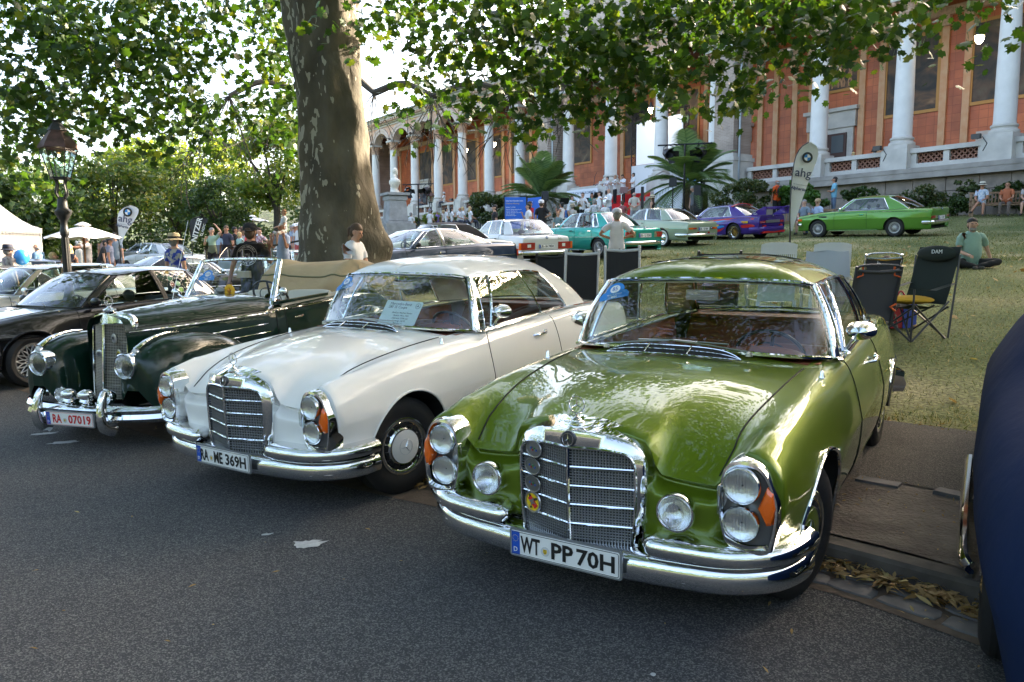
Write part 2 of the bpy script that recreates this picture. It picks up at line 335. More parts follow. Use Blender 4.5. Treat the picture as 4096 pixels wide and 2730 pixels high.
def generic_rows(p):
 fo,ro,wb,W=p['fo'],p['ro'],p['wb'],p['W'];zb=p.get('zb',.93);zs=p.get('zs',.24);zh0=p.get('zh0',.78);zh1=p.get('zh1',.93);zt0=p.get('zt0',.95);zt1=p.get('zt1',.87)
 zc=p.get('zcr',.64);zbr=p.get('zbr',zb+.01);nose=p.get('nose',.06);tail=p.get('tail',.07);cur=p.get('cur',.1);fl=p.get('flare',0)
 cx,rx=p['cx'],p['rbx'];xe=-wb-ro
 X=[xe,xe+tail*.4,xe+.01,xe+.35,-wb,(-wb+rx)/2-.05 if rx>-wb else rx,-wb*.62,-wb*.35,cx-.05,cx*.5,0,fo*.5,fo-.03,fo-.02,fo-nose*.6,fo-nose]
 X[5]=min(max(X[5],-wb+.1),-wb*.62-.15);rows=[]
 def wx(x):return 1-.10*max(0,(x+.2)/(fo+.2))**2-.11*max(0,(-wb+.1-x)/(ro+.1))**1.6
 def ztop(x):
  if x>cx:return zh1+(zh0-zh1)*((x-cx)/(fo-cx))**1.5
  if x<rx:return zt0+(zt1-zt0)*((rx-x)/(rx-xe))**1.3
  return zb
 def zsh(x):
  if x>-.5:return zb-.02-(zb-zh0-.0)*max(0,(x+.5)/(fo+.5))**1.4
  if x<-wb*.7:return zbr-(zbr-zt1-.0)*((-wb*.7-x)/(-wb*.7-xe))**2
  return zb-.02+(zbr-zb+.02)*(-.5-x)/(-.5+wb*.7)
 for j,(fy,zz)in enumerate([(.70,zs+.01),(.94,zs+.015),(.985,.40),(1.0,zc-.03),(.998,zc),(.965,None),(.90,None),(.74,'m'),(.40,'c'),(0,'c')]):
  r=[]
  for k,x in enumerate(X):
   y=W*fy*wx(x);s=zsh(x);t=ztop(x)
   f=fl*max(math.exp(-((x)/.33)**2),math.exp(-((x+wb)/.33)**2))if 1<=j<=4 else 0
   z=zz if not isinstance(zz,str)and zz is not None else(s-.07 if j==5 else s-.012 if j==6 else(s*.6+t*.4+.004 if zz=='m' else t+(0 if j==9 else-.006)))
   xx=x-cur*(y/W)**2*(1 if k>10 else-.6 if k<3 else 0)*(1.2 if k>12 else 1)
   if k==0:z=min(z,.36);xx+=.10
   elif k==1:z=min(z,.55);z=max(z,zs+.05);xx=xx if j<4 else xx
   if k==13 and j>4:z=z-.02
   if k==14:z=min(z,.55);z=max(z,zs+.04)
   if k==15:z=min(z,.33);xx-=.05
   if k in(0,15):y*=.93
   r.append((xx,y+f,z))
  rows.append(r)
 return rows
def car_shell(root,p,mats):
 B=Body();B.root=root;B.p=p;wb=p['wb']
 C=np.array(p['rows']if 'rows' in p else generic_rows(p));R_,K=C.shape[:2];B.K=K
 sk=p.get('sharpk',(2,12)if 'rows' not in p else());sr=p.get('sharpr',(4,)if 'rows' not in p else())
 nk,nr=p.get('nk',5),p.get('nr',3)
 A=smooth_axis(C.transpose(1,0,2),nk,sk).transpose(1,0,2)
 A=smooth_axis(A,nr,sr)
 if 'rows' in p:
  ok=np.ones(A.shape[1],bool);ok[[0,-1]]=False;ok[11*nk+2:]=False;ok[:3*nk]=False;okr=np.ones(A.shape[0],bool);okr[[0,-1,4*nr]]=False;okr[:nr+1]=False
  for _ in range(7):
   S_=A.copy();S_[:,1:-1]=(A[:,:-2]+2*A[:,1:-1]+A[:,2:])/4;A[:,ok]=S_[:,ok]
   if _<3:S_=A.copy();S_[1:-1]=(A[:-2]+2*A[1:-1]+A[2:])/4;A[np.ix_(okr,ok)]=S_[np.ix_(okr,ok)]
 B.A=A;B.nr=nr;B.nk=nk
 F=np.concatenate([A,(A[:-1]*[1,-1,1])[::-1]]);nrow,ncol=F.shape[:2]
 N=np.zeros_like(F)
 du=np.gradient(F,axis=1);dv=np.gradient(F,axis=0);N=np.cross(du,dv);N/=np.linalg.norm(N,axis=2)[...,None]+1e-12
 if N[2*nr,ncol//2,1]<0:N=-N
 B.N=N[:A.shape[0]]
 cls=np.zeros((nrow-1,ncol-1),int);cen=(F[:-1,:-1]+F[1:,:-1]+F[:-1,1:]+F[1:,1:])/4
 a0=len(A);half=np.minimum(np.arange(nrow-1),nrow-2-np.arange(nrow-1))[:,None]+np.zeros((1,ncol-1),int)
 top=half>=p.get('hoodrow',R_-3)*nr;cx=cen[...,0]
 cls[top&(cx>p['cx']-.02)]=1;cls[top&(cx<p['rbx']+.05)&(cx>-wb-p['ro']+.06)]=2
 cls[top&(cx<=p['cx']-.02)&(cx>=p['rbx']+.05)]=-1
 for k_,(x0,x1)in enumerate(p.get('doors',[])):
  cls[(half>=nr*1)&(half<p.get('doortop',R_-4)*nr)&(cx<x0)&(cx>x1)]=3+k_
 cls[top&(cx>p['fo']-.1)]=0
 ring={}
 for wi,(xc,rad)in enumerate(((0,p.get('ra',.36)),(-wb,p.get('rra',p.get('ra',.36))))):
  zc=p.get('rt',.315)+.01
  d=np.where(F[...,2]>zc,np.hypot(F[...,0]-xc,F[...,2]-zc),np.abs(F[...,0]-xc))
  ins=(d<rad)&(np.abs(F[...,1])>.5)
  allin=ins[:-1,:-1]&ins[1:,:-1]&ins[:-1,1:]&ins[1:,1:];cls[allin]=-1
  used=np.zeros(ins.shape,bool);kf=cls>=0
  used[:-1,:-1]|=kf;used[1:,:-1]|=kf;used[:-1,1:]|=kf;used[1:,1:]|=kf
  sn=ins&used
  dx=F[...,0]-xc;dz=F[...,2]-zc;up=F[...,2]>zc;s=rad/np.maximum(d,1e-6)
  F[...,0]=np.where(sn,xc+np.where(up,dx*s,np.sign(dx)*rad),F[...,0]);F[...,2]=np.where(sn&up,zc+dz*s,F[...,2])
  q=F[sn&(F[...,1]>0)];an=np.arctan2(q[:,2]-zc,q[:,0]-xc);q=q[np.argsort(an)];an=np.sort(an)
  th=np.linspace(-.35,math.pi+.35,29);yy=np.interp(th,an,q[:,1]);yy=np.convolve(np.pad(yy,2,'edge'),np.ones(5)/5,'valid')
  ring[wi]=[(xc+rad*(math.cos(t)if t>0 and t<math.pi else(1 if t<=0 else-1)),y,zc+rad*(math.sin(t)if 0<t<math.pi else(math.sin(t)*.55)))for t,y in zip(th,yy)]
 B.ring=ring;B.F=F
 names=['body','bonnet','boot_lid']+['door']*(2*len(p.get('doors',[])))
 flat=F.reshape(-1,3);NF=N.reshape(-1,3);idx=np.arange(nrow*ncol).reshape(nrow,ncol)
 B.parts={}
 for c in range(3+len(p.get('doors',[]))):
  for sd in((1,)if c<3 else(1,-1)):
   m=cls==c
   if c>=3:m=m&(np.sign(cen[...,1])==sd)
   ii,jj=np.nonzero(m)
   if not len(ii):continue
   q=np.stack([idx[ii,jj],idx[ii,jj+1],idx[ii+1,jj+1],idx[ii+1,jj]],1);u,inv=np.unique(q,return_inverse=True);q=inv.reshape(-1,4)
   fn=np.cross(flat[u][q[:,1]]-flat[u][q[:,0]],flat[u][q[:,2]]-flat[u][q[:,0]]);fl=(fn*NF[u][q[:,0]]).sum(1).mean()<0
   me=bpy.data.meshes.new(names[c]if c<3 else 'door');me.from_pydata(flat[u].tolist(),[],(q[:,::-1]if fl else q).tolist())
   me.materials.append(mats);me.polygons.foreach_set('use_smooth',[True]*len(q));me.update();me.normals_split_custom_set_from_vertices(NF[u].tolist())
   B.parts[names[c]if c<3 else('door',sd,c-3)]=link(names[c]if c<3 else 'door',me,root)
 lip=p.get('lip');mb=MB()
 for wi in(0,1):
  if lip:mb.tube(ring[wi],lip[1],8,0)
 if lip:mb.mirror().obj('wheel_arch_trim',lip[0],root)
 mb=MB()
 for wi in(0,1):
  a=np.array(ring[wi]);b=a.copy();b[:,1]=.42;a[:,1]-=.006;c=b.copy();c[:,0]=(0,-wb)[wi];c[:,2]=.3
  mb.grid(np.stack([a,b,c]))
 xe=-wb-p['ro'];mb.mirror();hw=p['W']-.12;r_=p.get('ra',.36)+.03;zz=p.get('zs',.24)+.01
 for x0,x1,w_ in((p['fo']-(.40 if 'rows' in p else.15),r_,hw-.12),(r_,-r_,.45),(-r_,-wb+r_,hw),(-wb+r_,-wb-r_,.45),(-wb-r_,xe+.15,hw-.08)):
  mb.box(((x0+x1)/2,0,zz+.03),(x0-x1,2*w_,.06))
 mb.obj('underbody',DARK,root,False)
 return B
def row_path(B,i,x0,x1,off=.004,side=1):
 r=B.A[i*B.nr]if not isinstance(i,float)else B.A[int(round(i*B.nr))];n=B.N[int(round(i*B.nr))]
 m=(r[:,0]<=max(x0,x1))&(r[:,0]>=min(x0,x1))&(np.arange(len(r))>2*B.nk)&(np.arange(len(r))<B.p.get('kface',len(r)-3*B.nk)+1)
 q=r[m]+n[m]*off;q=q[np.argsort(q[:,0])];return q*[1,side,1]
def col_path(B,x,i0,i1,off=.003,side=1):
 out=[]
 for i in range(int(i0*B.nr),int(i1*B.nr)+1):
  r=B.A[i][2*B.nk:B.p.get('kface',B.A.shape[1]-3*B.nk)];n=B.N[i][2*B.nk:];o=np.argsort(r[:,0])
  q=np.array([np.interp(x,r[o,0],r[o,c])for c in range(3)]);nn=np.array([np.interp(x,r[o,0],n[:len(r)][o,c])for c in range(3)])
  out.append((q+nn*off)*[1,side,1])
 return np.array(out)
def at_side(B,x,z,off=0,side=1):
 c=col_path(B,x,1,len(B.A)//B.nr*.62,off,side);return np.array([np.interp(z,c[:,2],c[:,k])for k in range(3)])
def greenhouse(B,Bp,Rp,seg,pm,glassm=None,crown=.04,n=6,mrow=6,trim=(CHROME,.009),bulge=.02,wsb=.03,roof=True,head=None,frames=True):
 root=B.root;glassm=glassm or GLASS;Bp=np.array(Bp,float);Rp=np.array(Rp,float)
 def spl(P):
  e=np.concatenate([P,(P[:-1]*[1,-1,1])[::-1]]);return crom(e,n)[:(len(P)-1)*n+1]
 b,r=spl(Bp),spl(Rp);b[0,1]=r[0,1]=b[-1,1]=r[-1,1]=0
 t=np.linspace(0,1,mrow+1);ctr=np.array([(b[0,0]+b[-1,0])/2,0,1])
 db=np.gradient(b,axis=0);nn=np.cross(db,r-b);nn/=np.linalg.norm(nn,axis=1)[:,None]+1e-9
 nn*=np.sign((nn*(b-ctr)).sum(1))[:,None]
 typ=np.repeat(seg,n);bul=np.array([wsb if s in('ws','rw')else bulge for s in np.concatenate([typ,typ[-1:]])])
 bul=np.convolve(np.pad(bul,3,'edge'),np.ones(7)/7,'valid')
 G=b[:,None]*(1-t)[None,:,None]+r[:,None]*t[None,:,None]+nn[:,None]*(bul[:,None]*np.sin(np.pi*t)[None])[...,None]
 B.G=G;B.n=n;pil=MB();i=0;B.win={}
 while i<len(seg):
  j=i
  while j<len(seg)and seg[j]==seg[i]:j+=1
  g=G[i*n:j*n+1];s=seg[i]
  if s in('ws','rw'):
   e=np.concatenate([(g*[1,-1,1])[::-1][:-1],g])if s=='ws' else np.concatenate([g,(g*[1,-1,1])[::-1][1:]])
   w=MB();w.grid(e);o=w.obj('windscreen' if s=='ws' else 'rear_window',glassm,root);B.win[s]=o
   if trim:
    loop=np.concatenate([e[:,0],e[-1,1:-1],e[::-1,-1],e[0,1:-1][::-1]]);q=MB();q.tube(loop,trim[1],6,closed=True);q.obj('trim',trim[0],o)
    q=MB();cc=loop.mean(0);q.tube(loop+(cc-loop)*.022,.011,5,closed=True,flat=.5);q.obj('seal',BLACK,o)
  elif s=='side':
   for sd in(1,-1):
    w=MB();w.grid(g*[1,sd,1]);o=w.obj('side_window',glassm,root)
    if trim:
     loop=np.concatenate([g[:,0],g[-1,1:-1],g[::-1,-1],g[0,1:-1][::-1]])*[1,sd,1];q=MB();q.tube(loop,trim[1]*.9,6,closed=True);q.obj('trim',trim[0],o)
  else:pil.grid(g)
  i=j
 pil.mirror()
 if roof:
  L=np.concatenate([[0],np.cumsum(np.linalg.norm(np.diff(r,axis=0),axis=1))]);L/=L[-1];tt=np.linspace(0,1,9)
  sx=r[0,0]+(r[-1,0]-r[0,0])*L;zl=r[0,2]+(r[-1,2]-r[0,2])*L;sz=zl+crown*(1-(2*L-1)**2*.999)**(.55 if crown>.1 else.75)
  sp=np.stack([sx,0*sx,sz],1);f=tt[None,:,None];P=r[:,None]*(1-f)+sp[:,None]*f
  P[...,2]=r[:,None,2]+(sp[:,None,2]-r[:,None,2])*(1-(1-tt)**(2.8 if crown>.1 else 2.2))[None]
  e=np.concatenate([P,(P[:,::-1]*[1,-1,1])[:,1:]],1);pil.grid(e);B.roofP=P
  hl=MB();e2=e.copy();e2[...,2]-=.025;e2[...,1]*=.97;hl.grid(e2);hl.obj('headliner',head or M('headliner',(.45,.42,.36),.9),root)
 o=pil.obj('roof',pm,root,ang=60);B.roof=o
 if frames and trim:
  a=[k for k,s in enumerate(seg)if s=='side']or[k for k,s in enumerate(seg)if s not in('ws','rw')]
  for sd in(1,-1):q=MB();q.tube(r[a[0]*n-n:(a[-1]+1)*n+1]*[1,sd,1],trim[1]*1.1,6);q.obj('drip_rail',trim[0],root)
 return G
def seats(root,x,z,mat,w=.5,ys=(.37,-.37),top=.93,headrest=False,bench=None,rake=.16,name='front_seat'):
 for y in((0,)if bench else ys):
  ww=bench or w;s=MB();k=7;hw=ww/2
  for a0,a1,b0,b1 in(((0,z),(.5,z+.05),.08,.08),((-.02,z+.03),(-rake-.05,top),.09,.05)):
   d=np.array(a1)-np.array(a0);d/=np.linalg.norm(d);nn=np.array([-d[1],d[0]]);prof=[]
   for t in np.linspace(0,2*math.pi,20,endpoint=False):
    m_=.5+.5*math.copysign(abs(math.cos(t))**.4,math.cos(t));h_=math.copysign(abs(math.sin(t))**.6,math.sin(t))
    prof.append(np.array(a0)+d*m_*np.linalg.norm(np.array(a1)-np.array(a0))+nn*h_*(b0 if m_<.5 else b1))
   P=[]
   for q in np.linspace(-1,1,2*k+1):
    sc=1-.06*abs(q)**6;rib=1+.03*math.cos(q*k*2*math.pi);c_=np.mean(prof,0)
    P.append([(x+(c_+(v-c_)*sc*rib)[0],y+q*hw,(c_+(v-c_)*sc*rib)[1])for v in prof])
   P=np.array(P);P=np.concatenate([P,P[:,:1]],1);s.grid(P)
   s.add(P[0,:-1],[tuple(range(20))]);s.add(P[-1,:-1],[tuple(range(20))[::-1]])
  o=s.obj(name if not bench else 'rear_seat',mat,root,ang=60)
  if headrest:h=MB();h.ball((x-rake-.06,y,top+.10),(.05,.13,.075),12);h.rod((x-rake-.05,y-.05,top),(x-rake-.05,y-.05,top+.08),.006);h.rod((x-rake-.05,y+.05,top),(x-rake-.05,y+.05,top+.08),.006);h.obj('headrest',mat,o)
def steering(root,x,y,z,r=.2,mat=None,tilt=.55):
 mb=MB();m=Matrix.Translation((x,y,z))@Matrix.Rotation(-(math.pi/2-tilt),4,'Y');a=np.arange(32)*2*math.pi/32
 mb.tube([m@Vector((math.cos(t)*r,math.sin(t)*r,0))for t in a],.012,7,closed=True)
 mb.tube([m@Vector((math.cos(t)*r*.6,math.sin(t)*r*.6,-.01))for t in a],.005,5,closed=True)
 for t in(0.2,math.pi-.2,4.7):mb.rod(m@Vector((0,0,-.02)),m@Vector((math.cos(t)*r,math.sin(t)*r,0)),.012)
 mb.lathe([(.06,-.03),(.055,.01),(.0001,.02)],16,m);mb.rod(m@Vector((0,0,-.02)),m@Vector((0,0,-.4)),.03)
 mb.obj('steering_wheel',mat or BLACK,root)
def headlamp(root,c,r,name='headlight',d=.05,nrmv=(1,0,0),ring=CHROME,lens=None,bowl=.35,deep=1.):
 m=frame(c,(0,1,0),nrmv);b=MB()
 b.lathe([(r*1.02,-d),(r*1.13,-d*.3),(r*1.13,.004),(r*1.06,.012),(r,.006)],32,m);o=b.obj(name,ring,root)
 l=MB();l.lathe([(r,.006),(r*.8,.006+r*bowl*.3),(r*.4,.006+r*bowl*.5),(.0001,.006+r*bowl*.56)],28,m);l.obj('lens',lens or HEADGLASS,o)
 f=MB();f.lathe([(r,.002),(r*.8,-r*.35*deep),(r*.45,-r*.62*deep),(.004,-r*.7*deep)],24,m);f.obj('reflector',REFLECTOR,o)
 return o
HEADGLASS=glass('headlamp glass',(.93,.95,.95),.9,.22)
REFLECTOR=M('reflector',(.92,.93,.93),.16,.92,bump=.5,bscale=28,dist=.01)
_n=HEADGLASS.node_tree.nodes;_w=_n.new('ShaderNodeTexWave');_tc=_n.new('ShaderNodeTexCoord');_b=_n.new('ShaderNodeBump')
_w.inputs['Scale'].default_value=26;_w.bands_direction='Y';_b.inputs['Strength'].default_value=.9;_b.inputs['Distance'].default_value=.008
HEADGLASS.node_tree.links.new(_tc.outputs['Object'],_w.inputs['Vector']);HEADGLASS.node_tree.links.new(_w.outputs['Fac'],_b.inputs['Height'])
for _q in _n:
 if _q.type=='BSDF_GLOSSY':HEADGLASS.node_tree.links.new(_b.outputs[0],_q.inputs['Normal']);_q.inputs['Roughness'].default_value=.06
def sweep(path,prof,name,mat,root,mi=0,cap=True,mb=None):
 P=np.asarray(path,float);T=np.gradient(P,axis=0);T[:,2]=0;T/=np.linalg.norm(T,axis=1)[:,None]
 O=np.stack([T[:,1],-T[:,0],0*T[:,0]],1);G=np.array([[P[i]+O[i]*a+np.array([0,0,b])for a,b in prof]for i in range(len(P))])
 G=np.concatenate([G,G[:,:1]],1);m=mb or MB();m.grid(G,mi)
 if cap:m.add(G[0,:-1],[tuple(range(len(prof)))[::-1]],mi);m.add(G[-1,:-1],[tuple(range(len(prof)))],mi)
 return m if mb is not None else m.obj(name,mat,root,ang=50)
def mirror_path(h):h=np.asarray(h,float);return np.concatenate([h[:-1],(h*[1,-1,1])[::-1]])
# ------------------------------------------------------------------ ground, road, kerb, path, lawn
KERB=np.array([(9.5,-6.0),(5.2,-1.2),(3.0,1.95),(2.14,3.12),(1.6,3.72),(.6,4.42),(-.65,5.12),(-2.6,6.5),(-5.6,9.1),(-9,12.0),(-12,14.6),(-20,21.6),(-34,34)])
KL=crom(np.c_[KERB,np.zeros(len(KERB))],5)[:,:2]
KT=np.gradient(KL,axis=0);KT/=np.linalg.norm(KT,axis=1)[:,None];KN=np.stack([KT[:,1],-KT[:,0]],1)
KNOT=(np.array([-60,0,3.4,7.6,11.9,18.7,24,27,32,40,60,200]),np.array([.12,.12,.16,.68,1.16,1.50,2.0,2.2,2.95,3.3,3.5,3.5]))
PT=np.array([(8.3,13.8,1.26),(11.51,27.6,2.14),(13.2,25.6,2.12),(1.73,26.0,1.52),(3.3,23.9,1.46),(-.73,26.1,1.35),(.55,23.6,1.25),(-3.15,16.1,.74),(-1.2,17.8,.86),(4.63,29.6,1.98),(6.0,27.5,1.86),(7.71,31.8,2.10),(9.2,29.7,2.08),(2.4,15.8,.80),(1.9,12.8,.62),(18.7,30.0,2.9),(13.2,30.4,2.6)])
def _gbase(x,y):
 s=(x-1.6)*.497+(y-3.79)*.868;f=np.clip((x+16)/13.,0,1);f=f*f*(3-2*f)
 return np.interp(s,*KNOT)*(.34+.66*f)+.08*(1-f)
_PR=PT[:,2]-np.array([_gbase(a,b)for a,b,c in PT])
def ground_z(x,y):
 x=np.asarray(x,float);y=np.asarray(y,float)
 w=np.exp(-((x[...,None]-PT[:,0])**2+(y[...,None]-PT[:,1])**2)/(2*2.2**2));r=(w*_PR).sum(-1)/(w.sum(-1)+.25)
 return _gbase(x,y)+r
def kerb_side(x,y):
 p=np.stack([np.asarray(x,float),np.asarray(y,float)],-1);d=p[...,None,:]-KL;i=(d**2).sum(-1).argmin(-1)
 return((p-KL[i])*KN[i]).sum(-1)
def asphalt(name,base,light,patch):
 m=M(name,base,.85,spec=.3);n=m.node_tree.nodes;l=m.node_tree.links;b=n['Principled BSDF'];tc=n.new('ShaderNodeTexCoord')
 v=n.new('ShaderNodeTexVoronoi');v.inputs['Scale'].default_value=170;l.new(tc.outputs['Object'],v.inputs['Vector'])
 hs=n.new('ShaderNodeSeparateColor');l.new(v.outputs['Color'],hs.inputs[0])
 r=n.new('ShaderNodeValToRGB');e=r.color_ramp.elements;e[0].position=.5;e[0].color=(*base,1);e[1].position=1;e[1].color=(*light,1);l.new(hs.outputs[0],r.inputs[0])
 nz=n.new('ShaderNodeTexNoise');nz.inputs['Scale'].default_value=.9;nz.inputs['Detail'].default_value=7;nz.inputs['Roughness'].default_value=.65;l.new(tc.outputs['Object'],nz.inputs['Vector'])
 r2=n.new('ShaderNodeValToRGB');e=r2.color_ramp.elements;e[0].position=.3;e[0].color=(*patch,1);e[1].position=.7;e[1].color=(1.15,1.12,1.08,1);l.new(nz.outputs['Fac'],r2.inputs[0])
 mx=n.new('ShaderNodeMixRGB');mx.blend_type='MULTIPLY';mx.inputs[0].default_value=1;l.new(r.outputs[0],mx.inputs[1]);l.new(r2.outputs[0],mx.inputs[2]);l.new(mx.outputs[0],b.inputs['Base Color'])
 bp=n.new('ShaderNodeBump');bp.inputs['Strength'].default_value=.8;bp.inputs['Distance'].default_value=.006;l.new(v.outputs['Distance'],bp.inputs['Height'])
 nb=n.new('ShaderNodeTexNoise');nb.inputs['Scale'].default_value=160;l.new(tc.outputs['Object'],nb.inputs['Vector']);b2=n.new('ShaderNodeBump');b2.inputs['Strength'].default_value=.5;b2.inputs['Distance'].default_value=.004
 l.new(nb.outputs['Fac'],b2.inputs['Height']);l.new(bp.outputs[0],b2.inputs['Normal']);l.new(b2.outputs[0],b.inputs['Normal'])
 return m
ASPH=asphalt('asphalt',(.054,.053,.056),(.20,.195,.185),(.82,.82,.84));PATHM=asphalt('path asphalt',(.085,.078,.072),(.22,.20,.18),(.7,.68,.66))
DIRT=M('trodden dirt',(.075,.056,.043),.95,col2=(.24,.20,.165),nscale=2.6,bump=1,bscale=40,dist=.02)
STONE=M('kerb stone',(.060,.052,.045),.95,col2=(.14,.12,.10),nscale=6,bump=.5,bscale=50)
COBBLE=M('cobble',(.085,.083,.085),.75,col2=(.16,.15,.15),nscale=9,bump=.4,bscale=40)
mb=MB();KLr=KL[::-1]
q=np.array([[(-150,-60),(150,-60)],[(-150,140),(150,140)]],float)
xs=np.linspace(-60,60,13);mb.grid([[(x,y,0)for x in xs]for y in np.linspace(-40,60,11)]);mb.obj('road',ASPH,kind='structure')
def band(a,b,za,zb,n=4,z0=None):
 return[[(*(KL[i]+KN[i]*(a+(b-a)*t)),(za+(zb-za)*t))for t in np.linspace(0,1,n)]for i in range(len(KL))]
mb=MB();mb.grid(band(.0,.10,.115,.12,3));mb.grid(band(-.004,.0,0.0,.115,2));mb.grid(band(.10,.14,.12,.07,2));
KM=[i for i in range(len(KL))];acc=0;mb=MB();cuts=[]
def kp(s):
 L=np.concatenate([[0],np.cumsum(np.linalg.norm(np.diff(KL,axis=0),axis=1))]);i=min(max(np.searchsorted(L,s)-1,0),len(KL)-2);f=(s-L[i])/(L[i+1]-L[i]);return KL[i]+(KL[i+1]-KL[i])*f,KN[i],KT[i],L[-1]
Ltot=kp(0)[3];kroot=thing('kerb',None,None);kroot['kind']='structure'
s=4.0
while s<30:
 w=.98;a,na,ta,_=kp(s+.006);b,nb,tb,_=kp(s+w-.006);q=MB();h=.118+random.uniform(-.006,.006)
 P=[[(*(p+nn*o),z)for o,z in((.004,-.05),(.0,h-.02),(.014,h),(.125,h),(.13,-.05))]for p,nn in((a,na),((a+b)/2,na),(b,nb))]
 q.grid(P);q.add(P[0],[(0,1,2,3,4)]);q.add(P[2],[(4,3,2,1,0)]);q.obj('kerb_stone',STONE,kroot,ang=30);s+=w
q=MB();q.grid(band(.1,.34,.095,.07));q.grid(band(.0,.1,.05,.06));q.obj('kerb_bedding',DIRT,kroot)
mb=MB();mb.grid(band(.125,1.30,.110,.119,6));mb.obj('dirt_strip',DIRT,kind='structure')
mb=MB();mb.grid(band(1.25,3.02,.127,.15,6));mb.obj('path',PATHM,kind='structure')
es=thing('path_edging',None,None);es['kind']='structure';s=4.0;cob=[]
while s<22:
 w=random.uniform(.22,.34);p,nn,tt,_=kp(s+w/2);q=MB();q.box((*(p+nn*random.uniform(1.185,1.215)),.108+random.uniform(-.006,.006)),(w-random.uniform(.01,.05),.11,.06),rz=math.atan2(tt[1],tt[0])+random.uniform(-.04,.04),taper=.92);q.obj('edging_stone',COBBLE,es,False);s+=w
gs=thing('gutter',None,None);gs['kind']='structure'
mb=MB();mb.grid(band(-.36,0.0,.004,.004,3));mb.obj('gutter_bed',M('gutter dirt',(.075,.055,.04),.95,col2=(.12,.09,.065),nscale=14,bump=.6),gs)
for row,off in((0,-.09),(1,-.235)):
 s=4.6+row*.11
 while s<12.5:
  w=random.uniform(.22,.34);p,nn,tt,_=kp(s+w/2);q=MB();k=10;d=random.uniform(.128,.142);rz=math.atan2(tt[1],tt[0])+random.uniform(-.08,.08);cs,sn_=math.cos(rz),math.sin(rz);lv=[]
  rr=[1+random.uniform(-.07,.07)for _ in range(k)]
  for f,z in((1.0,.002),(.99,.008),(.93,.0125),(.5,.014)):
   lv.append([(p[0]+nn[0]*off+f*rr[i]*(w*.49*np.sign(math.cos(t))*abs(math.cos(t))**.55*cs-d*.49*np.sign(math.sin(t))*abs(math.sin(t))**.55*sn_),p[1]+nn[1]*off+f*rr[i]*(w*.49*np.sign(math.cos(t))*abs(math.cos(t))**.55*sn_+d*.49*np.sign(math.sin(t))*abs(math.sin(t))**.55*cs),z)for i,t in enumerate(np.arange(k)*2*math.pi/k)])
  lv=[l_+l_[:1]for l_ in lv];q.grid(lv);q.add(lv[-1][:-1],[tuple(range(k))]);q.obj('cobble',COBBLE,gs);s+=w+.012
S_=np.concatenate([np.linspace(3.0,12,37),np.linspace(12.5,40,50),np.linspace(42,160,24)]);ii=np.linspace(0,len(KL)-1,61)
def lawn_pt(i,d):
 k=int(min(i,len(KL)-2));f=i-k;p=KL[k]*(1-f)+KL[k+1]*f;n_=nrm(KN[k]*(1-f)+KN[k+1]*f);m=min(1,(d-3)/30);n_=nrm(n_*(1-m)+np.array([.35,.94])*m);return p+n_*d
xs=np.concatenate([np.linspace(-150,-32,14),np.linspace(-30,42,97),np.linspace(46,160,12)]);ys=np.concatenate([np.linspace(-50,0,6),np.linspace(2,44,85),np.linspace(46,260,26)])
XX,YY=np.meshgrid(xs,ys);SD=kerb_side(XX,YY);ZZ=ground_z(XX,YY);edge=3.0
ZZ=np.where(SD<edge,np.where(SD>edge-1.2,.10,-.25),ZZ)
keep=(SD[:-1,:-1]>.4)|(SD[1:,1:]>.4)
mb=MB();mb.grid(np.stack([XX,YY,ZZ],-1),keep=keep)
LAWN=M('lawn',(.075,.085,.022),.95);n=LAWN.node_tree.nodes;l=LAWN.node_tree.links;tc=n.new('ShaderNodeTexCoord')
def nz_(sc,de=6):z=n.new('ShaderNodeTexNoise');z.inputs['Scale'].default_value=sc;z.inputs['Detail'].default_value=de;l.new(tc.outputs['Object'],z.inputs['Vector']);return z
a=n.new('ShaderNodeValToRGB');e=a.color_ramp.elements;e[0].position=.32;e[0].color=(.075,.105,.024,1);e[1].position=.68;e[1].color=(.33,.285,.15,1);x=e.new(.50);x.color=(.15,.165,.055,1)
l.new(nz_(.42,9).outputs['Fac'],a.inputs[0]);b=n.new('ShaderNodeValToRGB');b.color_ramp.elements[0].color=(.45,.45,.45,1);b.color_ramp.elements[1].color=(1.5,1.5,1.4,1);b.color_ramp.elements[0].position=.3;b.color_ramp.elements[1].position=.7
l.new(nz_(28,8).outputs['Fac'],b.inputs[0]);mx=n.new('ShaderNodeMixRGB');mx.blend_type='MULTIPLY';mx.inputs[0].default_value=1;l.new(a.outputs[0],mx.inputs[1]);l.new(b.outputs[0],mx.inputs[2]);l.new(mx.outputs[0],n['Principled BSDF'].inputs['Base Color'])
bp=n.new('ShaderNodeBump');bp.inputs['Strength'].default_value=1;bp.inputs['Distance'].default_value=.05;l.new(nz_(30,8).outputs['Fac'],bp.inputs['Height']);l.new(bp.outputs[0],n['Principled BSDF'].inputs['Normal'])
mb.obj('lawn',LAWN,kind='structure')
